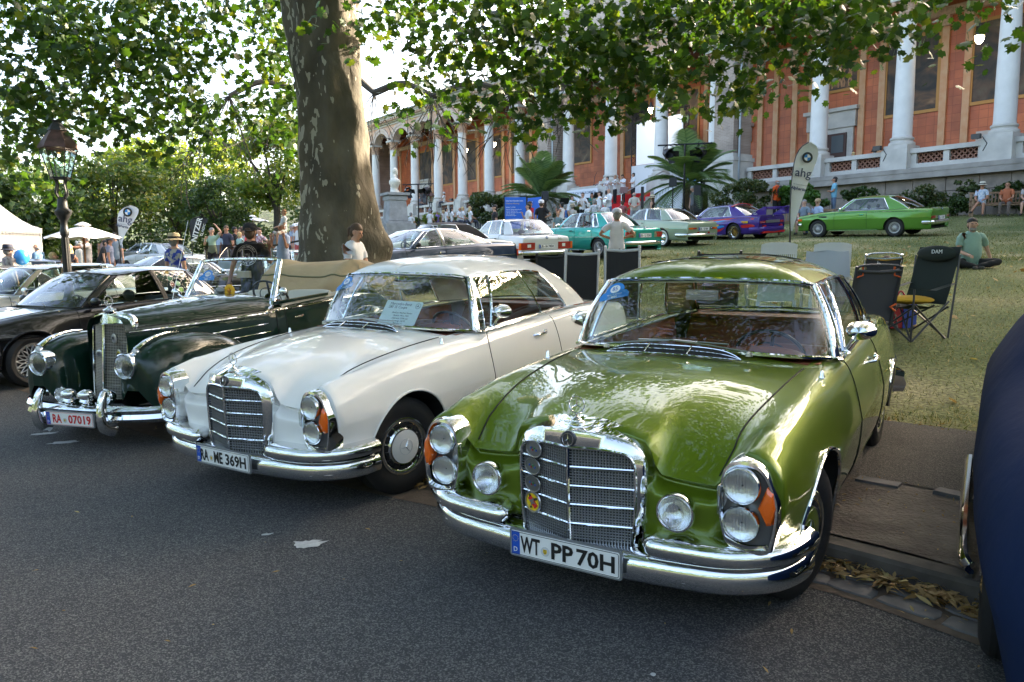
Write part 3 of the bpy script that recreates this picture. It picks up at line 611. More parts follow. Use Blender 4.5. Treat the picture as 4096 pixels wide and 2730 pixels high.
def blades(n_,x0,x1,y0,y1,h,w,name,c1,c2,c3,dmin=3.02,dmax=40):
 x=rng.uniform(x0,x1,n_);y=y0+(y1-y0)*rng.uniform(0,1,n_)**1.6;d=kerb_side(x,y);k=(d>dmin+rng.normal(0,.06,n_))&(d<dmax);x,y=x[k],y[k];m=len(x)
 g=.5+.5*np.sin(x*1.3+1.7*np.sin(y*.8))*np.sin(y*1.1+np.sin(x*.7));k=rng.uniform(0,1,m)<.45+.55*g;x,y,g=x[k],y[k],g[k];m=len(x)
 z=ground_z(x,y);a=rng.uniform(0,2*math.pi,m);hh=h*rng.uniform(.5,1.3,m);ww=w*rng.uniform(.6,1.2,m);b=a+rng.normal(0,1,m);ln=hh*rng.uniform(.2,1.2,m)
 base=np.stack([x,y,z-.005],1);s_=np.stack([np.cos(a),np.sin(a),0*a],1)*ww[:,None];tip=base+np.stack([np.cos(b)*ln,np.sin(b)*ln,hh],1)
 V=np.stack([base-s_,base+s_,tip],1).reshape(-1,3);me=bpy.data.meshes.new(name);me.vertices.add(3*m);me.vertices.foreach_set('co',V.ravel());me.loops.add(3*m);me.loops.foreach_set('vertex_index',np.arange(3*m));me.polygons.add(m);me.polygons.foreach_set('loop_start',np.arange(m)*3);me.polygons.foreach_set('loop_total',np.full(m,3));me.update();me.validate()
 me.materials.append(leafmat('mat '+name,c1,c2,c3,.6,.3));tag(link(name,me),kind='stuff')
blades(130000,-1,16,5.5,24,.045,.005,'grass',(.07,.10,.022),(.20,.19,.08),(.42,.36,.22))
blades(60000,-6,26,16,34,.06,.012,'lawn_grass',(.07,.105,.022),(.17,.18,.065),(.36,.31,.17))
# ------------------------------------------------------------------ pump room colonnade on its terrace
BANG=R(-54.74);BROOT=thing('colonnade_building','long terracotta colonnade hall with arches, tall pale columns and framed murals','building',(15.72,39.4,0),BANG)
def bw(x,y,z=0):c,s_=math.cos(BANG),math.sin(BANG);return np.array([15.72+x*c-y*s_,39.4+x*s_+y*c,z])
SAND=M('pale sandstone',(.50,.475,.43),.85,noise=.16,nscale=1.5,bump=.25,bscale=30);SAND2=M('weathered ledge stone',(.30,.275,.245),.9,noise=.3,nscale=1.2,bump=.4,bscale=14)
COLM=M('column stone',(.66,.645,.615),.6,noise=.07,nscale=2);CAPM=M('terracotta capital',(.56,.38,.28),.8,noise=.25,nscale=8,bump=.4,bscale=20)
def tiles(name,c1,c2,mortar,sx,sy,rough=.6,off=.5,ang=0):
 m=M(name,c1,rough);n=m.node_tree.nodes;l=m.node_tree.links;tc=n.new('ShaderNodeTexCoord');mp=n.new('ShaderNodeMapping');mp.inputs['Rotation'].default_value=(math.pi/2,0,0);br=n.new('ShaderNodeTexBrick')
 br.inputs['Scale'].default_value=1;br.inputs['Brick Width'].default_value=sx;br.inputs['Row Height'].default_value=sy;br.inputs['Mortar Size'].default_value=.012 if sx>.3 else.008;br.offset=off
 br.inputs['Color1'].default_value=(*c1,1);br.inputs['Color2'].default_value=(*c2,1);br.inputs['Mortar'].default_value=(*mortar,1)
 if ang:mp.inputs['Rotation'].default_value=(math.pi/2,ang,0)
 l.new(tc.outputs['Object'],mp.inputs[0]);l.new(mp.outputs[0],br.inputs['Vector'])
 nz=n.new('ShaderNodeTexNoise');nz.inputs['Scale'].default_value=.8;nz.inputs['Detail'].default_value=6;l.new(tc.outputs['Object'],nz.inputs['Vector'])
 r=n.new('ShaderNodeValToRGB');r.color_ramp.elements[0].position=.3;r.color_ramp.elements[0].color=(.62,.58,.56,1);r.color_ramp.elements[1].position=.7;r.color_ramp.elements[1].color=(1.12,1.08,1.05,1);l.new(nz.outputs['Fac'],r.inputs[0])
 mx=n.new('ShaderNodeMixRGB');mx.blend_type='MULTIPLY';mx.inputs[0].default_value=1;l.new(br.outputs[0],mx.inputs[1]);l.new(r.outputs[0],mx.inputs[2]);l.new(mx.outputs[0],n['Principled BSDF'].inputs['Base Color'])
 bp=n.new('ShaderNodeBump');bp.inputs['Strength'].default_value=.35;bp.inputs['Distance'].default_value=.01;l.new(br.outputs['Fac'],bp.inputs['Height']);bp.invert=True;l.new(bp.outputs[0],n['Principled BSDF'].inputs['Normal'])
 return m
TERRA=tiles('terracotta tile',(.56,.155,.052),(.44,.11,.038),(.33,.08,.03),.42,.42,.5,0)
BRICK=tiles('grey buff brick',(.36,.29,.24),(.29,.23,.19),(.40,.36,.32),.30,.085);ARCHM=M('arch stone pink',(.52,.42,.36),.8,noise=.15,nscale=5,bump=.25)
FRIEZE=M('frieze terracotta',(.58,.30,.18),.8,col2=(.56,.44,.36),nscale=7,bump=.6,bscale=12,dist=.03);GOLD=M('gilt frame',(.42,.20,.045),.5,.2)
ZC,ZF,ZT=6.25,5.3,13.05
XC=[8.6,4.3,0,-6.6,-10.9,-15.5,-20.0,-26.0,-30.35,-34.6,-38.9,-43.4,-47.9,12.9,17.2,21.5,25.8,-52.2,-56.4]
def column(x):
 c=thing('column',None,None);c.parent=BROOT;c.location=(x,0,ZC)
 return c
def build_col(c):
 q=MB();q.box((0,0,.09),(1.12,1.12,.18));q.lathe([(.56,.18),(.58,.26),(.55,.33),(.48,.36),(.48,.42),(.52,.47),(.51,.54),(.45,.58)],28);q.obj('column_base',SAND,c)
 q=MB();q.lathe([(.43,.58),(.42,.7),(.42,2.4),(.39,4.4),(.355,5.75),(.38,5.78),(.38,5.84)],28);q.obj('shaft',COLM,c)
 q=MB();q.lathe([(.35,5.84),(.36,6.2),(.42,6.5),(.5,6.62)],20)
 for row,(z0,h,r0,r1,k)in enumerate(((5.84,.34,.37,.52,8),(6.08,.36,.39,.58,8))):
  for i in range(k):
   a=(i+.5*row)*2*math.pi/k;u=np.array([math.cos(a),math.sin(a),0]);v=np.array([-u[1],u[0],0])
   q.grid([[u*(r0+f*(r1-r0)*t**2.5)+v*.12*s_*(1-.5*t)+np.array([0,0,z0+h*(t if t<.9 else.9)])for s_ in(-1,0,1)]for t,f in((0,1),(.4,1),(.75,1),(1,1.2))])
 for sx in(-1,1):
  for sy in(-1,1):q.ball((sx*.45,sy*.45,6.55),.12,8)
 q.obj('capital',CAPM,c,ang=50)
 q=MB();q.box((0,0,6.71),(1.14,1.14,.18));q.obj('abacus',SAND,c,False);return c
c0=build_col(column(XC[0]))
for x in XC[1:]:
 r_=c0.copy();COL.objects.link(r_);r_.parent=BROOT;r_.location=(x,0,ZC)
 for ch in list(c0.children):d=ch.copy();COL.objects.link(d);d.parent=r_
XA,XB=27.9,-58.5
PIERS=[(-5.1,1.35),(-21.6,1.2)]
RAD,RISE=2.35,.85
bays=sorted(XC);
for a,b in zip(bays[:-1],bays[1:]):
 if any(a<px<b for px,_ in PIERS):continue
 q=MB();fr=MB();hw=(b-a)/2-.52;mx_=(a+b)/2;rise=.95;rad=(hw*hw+rise*rise)/(2*rise);th=math.asin(hw/rad);zc=ZT+rise-rad
 T=np.linspace(-th,th,13)
 for r0,r1,y0 in((rad,rad+.28,-.40),(rad+.28,rad+.52,-.46)):
  O=[[(mx_+r*math.sin(t),y,zc+r*math.cos(t))for r,y in((r0,.4),(r0,y0),(r1,y0),(r1,-.36))]for t in T];q.grid(O)
 P=[[(mx_+(rad+.52)*math.sin(t),-.36,zc+(rad+.52)*math.cos(t)),(mx_+(b-a)/2*t/th,-.36,ZT+1.5)]for t in T];fr.grid(P)
 P=[[(mx_+rad*math.sin(t),.4,zc+rad*math.cos(t)),(mx_+(b-a)/2*t/th,.4,ZT+1.5)]for t in T];fr.grid(P)
 q.obj('arcade_arch',ARCHM,BROOT,ang=25);fr.obj('spandrel',FRIEZE,BROOT,False)
q=MB();L_=XA-XB;xm=(XA+XB)/2
for y0,y1,z0,z1 in((-.48,.4,ZT+1.5,ZT+1.6),(-.40,.4,ZT+1.6,ZT+1.7),(-.62,.4,ZT+1.7,ZT+1.8),(-.95,.4,ZT+1.98,ZT+2.12),(-1.05,.4,ZT+2.12,ZT+2.24)):q.box((xm,(y0+y1)/2,(z0+z1)/2),(L_,y1-y0,z1-z0))
q.obj('entablature',SAND,BROOT,False)
q=MB()
for i in range(int(L_/.42)):q.box((XB+.42*i,-.70,ZT+1.89),(.2,.46,.2))
tag(q.obj('dentil_course',CAPM,BROOT,False),kind='stuff')
q=MB();q.grid([[(XB,-1.1,ZT+2.24),(XA,-1.1,ZT+2.24)],[(XB,-1.1,ZT+2.34),(XA,-1.1,ZT+2.34)],[(XB,6,ZT+4.0),(XA,6,ZT+4.0)],[(XB,11,ZT+4.0),(XA,11,ZT+4.0)]]);q.obj('slate_roof',M('slate',(.10,.11,.125),.6,noise=.2,nscale=6),BROOT,False)
q=MB();q.tube([(XB,-1.12,ZT+2.3),(XA,-1.12,ZT+2.3)],.09,8);q.obj('gutter_pipe',M('zinc',(.30,.33,.35),.45,.7),BROOT)
q=MB();q.prism([(-24,ZT+2.24),(-2.6,ZT+2.24),(-2.6,ZT+4.0),(-13.3,ZT+7.0),(-24,ZT+4.0)],-.9,6,Matrix(((1,0,0,0),(0,0,1,0),(0,1,0,0),(0,0,0,1))));q.obj('portico_gable',ARCHM,BROOT,False)
q=MB();q.box((xm,5.0,(ZF+ZT+1.6)/2),(L_,.3,ZT+1.6-ZF));q.obj('rear_wall',TERRA,BROOT,False)
q=MB();q.box((xm,2.4,ZT+1.46),(L_,5.0,.1));q.obj('ceiling',M('ceiling timber',(.13,.05,.025),.8,noise=.3,nscale=2),BROOT,False)
q=MB()
for i in range(40):q.box((XB+2.15*i+.4,2.4,ZT+1.34),(.22,4.8,.22))
tag(q.obj('ceiling_beam',M('beam timber',(.09,.035,.02),.8),BROOT,False),kind='stuff')
q=MB();q.box((xm,2.3,ZF-.1),(L_,6.2,.2));q.obj('terrace_floor',SAND2,BROOT,False)
for x,s_ in((XA,1),(XB,-1)):q=MB();q.box((x,2.4,(ZF+ZT+3)/2),(.4,5.6,ZT+3-ZF));q.obj('end_wall',BRICK,BROOT,False)
q=MB();q.box((xm,7.5,8),(L_,4.6,16));q.obj('hall_mass',BRICK,BROOT,False)
def canvas(i):
 m=M('mural canvas %d'%i,(.05,.035,.025),.6);n=m.node_tree.nodes;l=m.node_tree.links;tc=n.new('ShaderNodeTexCoord');mp=n.new('ShaderNodeMapping');mp.inputs['Location'].default_value=(i*7.3,0,i*3.1);mp.inputs['Scale'].default_value=(1.1,1,1.5);l.new(tc.outputs['Object'],mp.inputs[0])
 nz=n.new('ShaderNodeTexNoise');nz.inputs['Scale'].default_value=.55;nz.inputs['Detail'].default_value=9;nz.inputs['Distortion'].default_value=1.6;l.new(mp.outputs[0],nz.inputs['Vector'])
 r=n.new('ShaderNodeValToRGB');e=r.color_ramp.elements;e[0].position=.30;e[0].color=(.012,.012,.014,1);e[1].position=.82;e[1].color=(.34,.20,.10,1)
 for p_,c_ in((.45,(.035,.028,.022)),(.56,(.085,.05,.03)),(.66,(.10,.08,.05)if i%2 else(.16,.085,.04))):x=e.new(p_);x.color=(*c_,1)
 l.new(nz.outputs['Fac'],r.inputs[0]);l.new(r.outputs[0],n['Principled BSDF'].inputs['Base Color']);return m
FIGM=M('mural figure ochre',(.40,.20,.09),.6,noise=.3,nscale=4)
def mural(x,w,h,z,i,figures=0,lite=False):
 f=MB();y=4.84;d=.16
 for cx_,cz_,sx_,sz_ in((x,z+h/2+d/2,w+2*d,d),(x,z-h/2-d/2,w+2*d,d),(x-w/2-d/2,z,d,h),(x+w/2+d/2,z,d,h)):f.box((cx_,y,cz_),(sx_,.12,sz_))
 o=f.obj('mural_frame',GOLD,BROOT,False);q=MB();q.grid([[(x-w/2,y-.02,z-h/2),(x+w/2,y-.02,z-h/2)],[(x-w/2,y-.02,z+h/2),(x+w/2,y-.02,z+h/2)]]);q.obj('canvas',canvas(i),o,False)
 if figures:
  q=MB();r2=random.Random(i)
  for k in range(figures):
   fx=x-w*.42+w*.84*(k+.5)/figures+r2.uniform(-.1,.1);b=z-h*.42;t_=h*.78
   q.ball((fx,y-.03,b+t_),(h*.06,.012,h*.08),8);q.tube([(fx,y-.03,b+t_*.9),(fx+r2.uniform(-.1,.1),y-.03,b+t_*.5)],h*.07,6,flat=.2,up=(0,1,0))
   for s_ in(-1,1):q.tube([(fx,y-.03,b+t_*.5),(fx+s_*h*.07,y-.03,b+t_*.25),(fx+s_*h*r2.uniform(.02,.12),y-.03,b)],h*.035,5,flat=.3,up=(0,1,0));q.tube([(fx,y-.03,b+t_*.82),(fx+s_*h*.14,y-.03,b+t_*r2.uniform(.5,1.1))],h*.025,5,flat=.3,up=(0,1,0))
  q.obj('painted_figures',FIGM,o);
ZM=10.65
MUR=[(10.7,2.6,3.7),(6.4,2.6,3.7),(2.1,2.6,3.7),(15.0,2.6,3.7),(19.3,2.6,3.7),(-18,2.4,3.7),(-13.4,2.4,3.7),(-24.2,2.2,3.6),(-28.2,2.6,3.7),(-32.5,2.6,3.7),(-36.8,2.6,3.7),(-41.2,2.6,3.7),(-45.6,2.6,3.7),(-50,2.6,3.7)]
for i,(x,w,h)in enumerate(MUR):mural(x,w,h,ZM,i)
mural(-2.2,2.6,1.3,11.3,20,6);mural(-9.4,2.8,1.3,11.3,21,6)
PIL=M('pilaster tile',(.56,.27,.12),.55,col2=(.60,.36,.20),nscale=3)
q=MB()
for x in[b for b in bays]+[-4.2]:
 for dx in(-.55,.55):
  q=MB();q.box((x+dx,4.80,(ZF+ZT)/2),(.34,.14,ZT-ZF));q.obj('pilaster',PIL,BROOT,False);q=MB();q.box((x+dx,4.70,ZT-.1),(.44,.3,.5));q.obj('pilaster_capital',CAPM,BROOT,False)
q=MB();q.box((xm,4.72,ZT+.35),(L_,.3,.4));q.obj('wall_cornice',CAPM,BROOT,False)
for x in(2.6,6.9,11.2,-30.5,-35,-13):q=MB();q.box((x-1.0,4.82,7.05),(1.0,.06,.62));q.obj('plaque',M('plaque stone',(.50,.42,.36),.6),BROOT,False)
WOOD=M('door wood',(.05,.018,.012),.5)
for x in(-2.3,-9.3,-50.5):
 q=MB();q.box((x,4.78,7.0),(2.7,.16,3.4));q.box((x,4.74,8.95),(3.0,.26,.9));q.box((x,4.66,9.5),(3.3,.4,.2));dr=q.obj('door_surround',SAND,BROOT,False)
 q=MB();q.box((x,4.66,6.75),(2.0,.1,2.9));q.obj('door_leaf',WOOD,dr,False)
 for sx in(-.5,.5):
  for zz in(6.3,7.6):q=MB();q.box((x+sx,4.60,zz),(.72,.03,.95));q.obj('door_pane',M('pane dark glass',(.10,.12,.13),.05,spec=1),dr,False)
for x,w in PIERS:
 q=MB();q.box((x,-.4,(7.0+ZT+1.5)/2),(w,1.5,ZT+1.5-7.0));p_=q.obj('brick_pier',BRICK,BROOT,False)
 q=MB()
 for z0,z1,gr in((2.4,5.2,.36),(5.2,6.6,.24),(6.6,6.8,.34),(6.8,7.0,.14)):q.box((x,-.4,(z0+z1)/2),(w+gr,1.5+gr,z1-z0))
 q.obj('pier_base',SAND,p_,False);q=MB();q.box((x,-.4,ZT-.3),(w+.2,1.7,.25));q.box((x,-.4,ZT+.1),(w+.3,1.8,.3));q.obj('pier_capital',SAND,p_,False)
 q=MB();q.tube([(x+w/2+.14,-.8,2.6),(x+w/2+.14,-.8,ZT+3)],.07,8);q.obj('downpipe',M('zinc'),p_)
RING=M('terracotta ring',(.24,.115,.075),.8,noise=.25,nscale=6);BL=M('wall block',(.24,.20,.165),.9,noise=.25,nscale=2.2,bump=.5,bscale=18)
rm=MB();rm.lathe([(.135,-.05),(.135,.05),(.075,.05),(.075,-.05),(.135,-.05)],10)
allx=sorted(XC)
for x in allx:
 q=MB();q.box((x,-.05,(ZF+ZC)/2),(1.2,1.2,ZC-ZF-.002));q.obj('pedestal',SAND,BROOT,False)
for a,b in zip(allx[:-1],allx[1:]):
 if-16<a<-7:continue
 x0,x1=a+.6,b-.6
 if any(a<px<b for px,_ in PIERS):
  px=[p for p,_ in PIERS if a<p<b][0]
  if b==0:x0=px+1.0
  else:x1=px-1.0
 if x1-x0<.8:continue
 q=MB();q.box(((x0+x1)/2,-.05,ZC-.13),(x1-x0,.62,.2));q.box(((x0+x1)/2,-.05,ZF+.12),(x1-x0,.5,.24));k=2;pw=(x1-x0-.25*(k+1))/k
 for i in range(k+1):q.box((x0+.125+i*(pw+.25),-.05,(ZF+ZC)/2),(.25,.46,ZC-ZF-.4))
 q.obj('balustrade_rail',SAND,BROOT,False);lat=MB();zz0,zz1=ZF+.24,ZC-.23
 for i in range(k):
  c0_=x0+.25+i*(pw+.25);nx=max(2,int(pw/.21));
  for u in range(nx):
   for v in range(2):
    cx_,cz_=c0_+pw*(u+.5)/nx,zz0+(zz1-zz0)*(v+.5)/2;r0=pw/nx*.5
    A=np.arange(10)*2*math.pi/10;lv=[[(cx_+r*math.cos(t),y,cz_+r*math.sin(t)*(zz1-zz0)/4/r0)for t in np.append(A,A[0])]for r,y in((r0,.04),(r0,-.14),(r0*.5,-.14),(r0*.5,.04))];lat.grid(lv)
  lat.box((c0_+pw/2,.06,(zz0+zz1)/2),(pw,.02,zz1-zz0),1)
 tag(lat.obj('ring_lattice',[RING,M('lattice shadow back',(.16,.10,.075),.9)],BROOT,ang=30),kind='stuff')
for x0,x1 in((XA,-4.0),(-22.6,XB)):q=MB();q.box(((x0+x1)/2,-.28,5.06),(abs(x1-x0),1.0,.46));q.box(((x0+x1)/2,.1,3.6),(abs(x1-x0),.6,2.5));q.obj('terrace_ledge',SAND2,BROOT,False)
z=4.83
for row in range(4):
 x=14.2-.45*(row%2)
 while x>(-4.2):
  w=random.uniform(1.0,1.5);q=MB();q.box((x-w/2,-.30+random.uniform(-.015,.015),z-.31),(w-.025,.3,.60),taper=1);q.obj('stone_block',BL,BROOT,False);x-=w
 z-=.625
q=MB();
for k in range(9):q.box((-12.4,-1.0-.42*k,(ZF-.29*k+2.0)/2),(5.6,.43,ZF-.29*k-2.0))
q.obj('portico_steps',SAND2,BROOT,False)
CARP=M('red carpet',(.55,.012,.015),.9)
q=MB()
for k in range(9):q.box((-12.3,-1.0-.42*k-.002,ZF-.29*k+.006),(3.4,.436,.012));q.box((-12.3,-1.0-.42*k-.222,ZF-.29*k-.145),(3.4,.012,.29))
q.obj('red_carpet',CARP,BROOT,False)
for sx in(-9.15,):
 q=MB();q.box((sx+.35,-1.0,4.0),(.8,1.6,3.4));q.box((sx+.35,-1.0,5.75),(.95,1.8,.18));q.obj('stair_cheek',SAND,BROOT,False)
q=MB();q.tube([(-9.8,-4.4,4.2),(-9.8,-4.4,5.0),(-9.8,-1.0,6.5),(-9.8,-.6,6.5)],.03,6);q.obj('handrail',STEEL,BROOT)
LAMPM=M('lit lamp glass',(1,.78,.5),.4,emis=9)
for x in(-13.4,-32,10.6-3.9,-36.6):
 o=thing('hanging_lamp','lit lamp hanging in the colonnade %s'%{-13.4:'left of the projection screen',-32:'between far left columns',10.6-3.9:'beside the rightmost column',-36.6:'farthest left between the arcade columns'}[x],'lamp',bw(x,1.6,10.9),BANG)
 q=MB();q.rod((0,0,.3),(0,0,4.1),.012,5);q.obj('chain',BLACK,o);q=MB();q.lathe([(.06,.55),(.09,.4),(.2,.25),(.22,.18),(.0001,.17)],14);q.obj('hood',M('lamp hood',(.05,.05,.05),.5),o);q=MB();q.lathe([(.19,.17),(.17,.0),(.09,-.14),(.0001,-.18)],14);q.obj('globe',LAMPM,o)
# ------------------------------------------------------------------ trees
def rotmats(n,up=.5):
 z=rng.normal(0,1,(n,3));z/=np.linalg.norm(z,axis=1)[:,None];z[:,2]+=up*2;z/=np.linalg.norm(z,axis=1)[:,None]
 a=rng.normal(0,1,(n,3));x=np.cross(a,z);x/=np.linalg.norm(x,axis=1)[:,None];y=np.cross(z,x);return np.stack([x,y,z],2)
def _lobed():
 pts=[(0,-.42),(.30,-.40),(.28,-.16),(.52,-.06),(.34,.14),(.36,.36),(.14,.26),(0,.58),(-.14,.26),(-.36,.36),(-.34,.14),(-.52,-.06),(-.28,-.16),(-.30,-.40)]
 V=[(0,-.08,0)]+[(x,y,-.22*(x*x+y*y))for x,y in pts];return np.array(V),np.array([(0,i,i%len(pts)+1)for i in range(1,len(pts)+1)])
LOB=_lobed();DIA=(np.array([(0,-.5,0),(.34,0,.09),(0,.5,0),(-.34,0,.09)]),np.array([(0,1,2),(0,2,3)]))
def leaf_mesh(name,P,size,mat,tmpl,up=.5):
 n=len(P);R_=rotmats(n,up);T,F=tmpl;V=(np.einsum('nij,kj->nki',R_,T)*np.asarray(size).reshape(-1,1,1)+P[:,None]).reshape(-1,3);f=(F[None]+(np.arange(n)*len(T))[:,None,None]).reshape(-1,3);m=len(f)
 me=bpy.data.meshes.new(name);me.vertices.add(len(V));me.vertices.foreach_set('co',V.ravel());me.loops.add(3*m);me.loops.foreach_set('vertex_index',f.ravel());me.polygons.add(m);me.polygons.foreach_set('loop_start',np.arange(m)*3);me.polygons.foreach_set('loop_total',np.full(m,3));me.update();me.materials.append(mat);return me
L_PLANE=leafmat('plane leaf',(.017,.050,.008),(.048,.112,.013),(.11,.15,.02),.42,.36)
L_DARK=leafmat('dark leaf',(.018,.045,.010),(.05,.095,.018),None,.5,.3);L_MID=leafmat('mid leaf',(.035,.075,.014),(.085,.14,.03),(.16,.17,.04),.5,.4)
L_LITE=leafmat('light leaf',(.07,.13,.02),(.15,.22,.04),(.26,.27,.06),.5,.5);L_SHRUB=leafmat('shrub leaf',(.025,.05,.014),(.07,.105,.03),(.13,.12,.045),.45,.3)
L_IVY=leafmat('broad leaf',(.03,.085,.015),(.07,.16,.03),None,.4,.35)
BARK=M('plane bark',(.095,.075,.052),.9,noise=.3,nscale=5);n=BARK.node_tree.nodes;l=BARK.node_tree.links;b=n['Principled BSDF'];tc=n.new('ShaderNodeTexCoord')
def bn(sc,st=(1,1,.35),de=5,dist=0):
 mp=n.new('ShaderNodeMapping');mp.inputs['Scale'].default_value=st;l.new(tc.outputs['Object'],mp.inputs[0]);z=n.new('ShaderNodeTexNoise');z.inputs['Scale'].default_value=sc;z.inputs['Detail'].default_value=de;z.inputs['Distortion'].default_value=dist;l.new(mp.outputs[0],z.inputs['Vector']);return z
r=n.new('ShaderNodeValToRGB');e=r.color_ramp.elements;e[0].position=.3;e[0].color=(.046,.038,.027,1);e[1].position=.72;e[1].color=(.155,.13,.092,1);x=e.new(.5);x.color=(.090,.076,.050,1);l.new(bn(2.2,(1,1,.5),8).outputs['Fac'],r.inputs[0])
pt=n.new('ShaderNodeValToRGB');pt.color_ramp.interpolation='CONSTANT';e=pt.color_ramp.elements;e[0].position=0;e[0].color=(0,0,0,1);e[1].position=.69;e[1].color=(1,1,1,1);l.new(bn(5.5,(1,1,.38),2,.3).outputs['Fac'],pt.inputs[0])
sx=n.new('ShaderNodeSeparateXYZ');l.new(tc.outputs['Object'],sx.inputs[0]);mr=n.new('ShaderNodeMapRange');mr.inputs['From Min'].default_value=.1;mr.inputs['From Max'].default_value=-.55;mr.inputs['To Min'].default_value=0;mr.inputs['To Max'].default_value=.13;l.new(sx.outputs[0],mr.inputs['Value'])
ad=n.new('ShaderNodeMath');ad.operation='ADD';p5=bn(9.5,(1,1,.42),2,.3);l.new(p5.outputs['Fac'],ad.inputs[0]);l.new(mr.outputs[0],ad.inputs[1]);l.new(ad.outputs[0],pt.inputs[0])
mx=n.new('ShaderNodeMixRGB');l.new(pt.outputs[0],mx.inputs[0]);l.new(r.outputs[0],mx.inputs[1]);c2=n.new('ShaderNodeValToRGB');c2.color_ramp.elements[0].color=(.27,.24,.165,1);c2.color_ramp.elements[1].color=(.42,.39,.32,1);l.new(bn(3).outputs['Fac'],c2.inputs[0]);l.new(c2.outputs[0],mx.inputs[2]);l.new(mx.outputs[0],b.inputs['Base Color'])
bp=n.new('ShaderNodeBump');bp.inputs['Strength'].default_value=.9;bp.inputs['Distance'].default_value=.06;l.new(bn(6,(1,1,.6),8).outputs['Fac'],bp.inputs['Height']);l.new(bp.outputs[0],b.inputs['Normal'])
TX,TY=-3.07,13.6
PT_=thing('plane_tree','huge old plane tree with pale flaking bark behind the white coupe, canopy overhead','tree',(TX,TY,.4))
prof=[(0,.30,1.18,0),(0,.75,.98,0),(.02,1.15,.82,0),(.0,1.6,.72,0),(-.01,2.2,.66,0),(-.03,3.0,.60,0),(-.05,3.8,.58,0),(-.10,4.8,.59,0),(-.16,5.6,.64,0),(-.2,6.3,.74,0),(-.22,7.0,.70,0),(-.24,8.2,.5,0)]
A=np.array(prof);tz=np.linspace(A[0,1],A[-1,1],80);cxs=pchip(A[:,1],A[:,:1],tz)[:,0];rs=pchip(A[:,1],A[:,2:3],tz)[:,0];th=np.linspace(0,2*math.pi,61);P=[]
for zz,c_,r0 in zip(tz,cxs,rs):
 fl=max(0,1.9-zz)/1.6;rad=r0*(1+.02*np.sin(11*th+zz*3.1)*np.sin(zz*2.7+th)+.015*np.sin(zz*9+3*np.sin(2*th))+.06*np.sin(3*th+zz*.8)+.035*np.sin(7*th-zz*1.7)+.05*np.sin(2*th+zz*2.3)*np.sin(zz*1.9)+fl*.13*np.sin(5*th+.6));an_=lambda c:(th-c+math.pi)%(2*math.pi)-math.pi;bump=.22*np.exp(-(an_(.15)/.5)**2-((zz-1.75)/.28)**2)+.14*np.exp(-(an_(5.9)/.45)**2-((zz-.9)/.3)**2)+.18*np.exp(-(an_(3.5)/.5)**2-((zz-1.2)/.4)**2);rad=rad+bump
 P.append(np.stack([c_+rad*np.cos(th),rad*np.sin(th),np.full(len(th),zz-.4)],1))
q=MB();q.grid(P);q.obj('trunk',BARK,PT_,ang=180)
LIMB=M('limb bark',(.05,.042,.03),.9,noise=.3,nscale=6)
TO=np.array([TX,TY,.4])
CL=[(40,40,13,.8,260),(140,50,14,.8,260),(240,50,13,.8,240),(340,60,14,.8,230),(430,50,13,.7,170),(60,140,14,.8,260),(170,140,13,.8,240),(280,150,14,.8,220),(370,160,13,.7,150),(440,150,14,.6,110),(40,230,13,.7,220),(120,230,14,.7,170),(30,320,14,.6,150),(90,310,13,.5,90),(40,400,14,.5,90),(100,390,14,.4,35),(220,235,14,.5,110),(320,240,13,.6,130),(390,270,13,.5,110),(430,220,14,.5,90),(350,320,13,.4,50),(420,330,13.5,.4,50),(470,270,14,.4,50),(400,380,14,.3,22),(480,330,14,.3,30),(190,300,13,.35,30),(490,40,14,.5,60),(600,40,15,.6,130),(660,60,15,.6,150),(640,150,15,.6,140),(580,130,15,.5,60),(670,230,15.3,.5,120),(620,230,15,.4,60),(690,310,15.4,.4,70),(650,330,15,.4,40),(560,180,15,.35,25),(610,300,15,.3,25),(540,250,15,.3,20),(890,40,12.5,.6,120),(930,110,12,.5,60),(900,190,12.5,.4,40),(960,60,12,.6,130),(895,255,12.5,.3,26),(930,300,12,.3,14),(1000,140,12,.5,90),(970,220,12,.5,55),(990,290,12,.35,26),(1040,40,12,.7,190),(1130,40,11.5,.7,190),(1230,40,12,.7,190),(1330,40,11.5,.7,190),(1430,50,12,.7,190),(1080,120,11.5,.6,150),(1180,120,12,.6,160),(1280,120,11.5,.6,160),(1380,130,12,.6,150),(1480,130,11.5,.6,140),(1100,200,12,.5,80),(1200,200,11.5,.5,90),(1290,200,12,.55,110),(1390,205,11.5,.5,100),(1470,200,12,.5,90),(1250,260,11.8,.4,50),(1330,265,11.8,.4,50),(1420,255,11.8,.4,45),(1060,260,12,.4,30),(1130,265,12,.35,22),(1540,40,11.5,.7,180),(1640,40,12,.7,180),(1740,40,11.5,.7,170),(1560,130,12,.6,130),(1640,140,11.5,.6,120),(1720,130,12,.5,100),(1590,215,11.8,.4,60),(1660,220,11.8,.4,55),(1730,200,12,.4,40),(1700,250,12,.3,18),(1840,30,11.5,.6,130),(1930,40,11,.6,120),(2030,30,11.5,.6,110),(1840,100,11.5,.5,70),(1920,110,11,.5,75),(2010,100,11.5,.5,70),(2090,120,11,.35,28),(1850,160,11.5,.3,22),(1960,170,11,.3,18),(2110,40,11,.4,45),(2240,40,10.5,.35,26),(2255,110,10.5,.3,14),(2160,10,11,.4,30),(2330,20,10.5,.4,18)]
K_=1.7408;pos=[];limbs=MB();hubs=[at(u*K_,v*K_,d)for u,v,d in((250,-120,13),(560,-130,14),(950,-150,12.5),(1250,-150,12),(1650,-170,11.8),(2050,-200,11.3))]
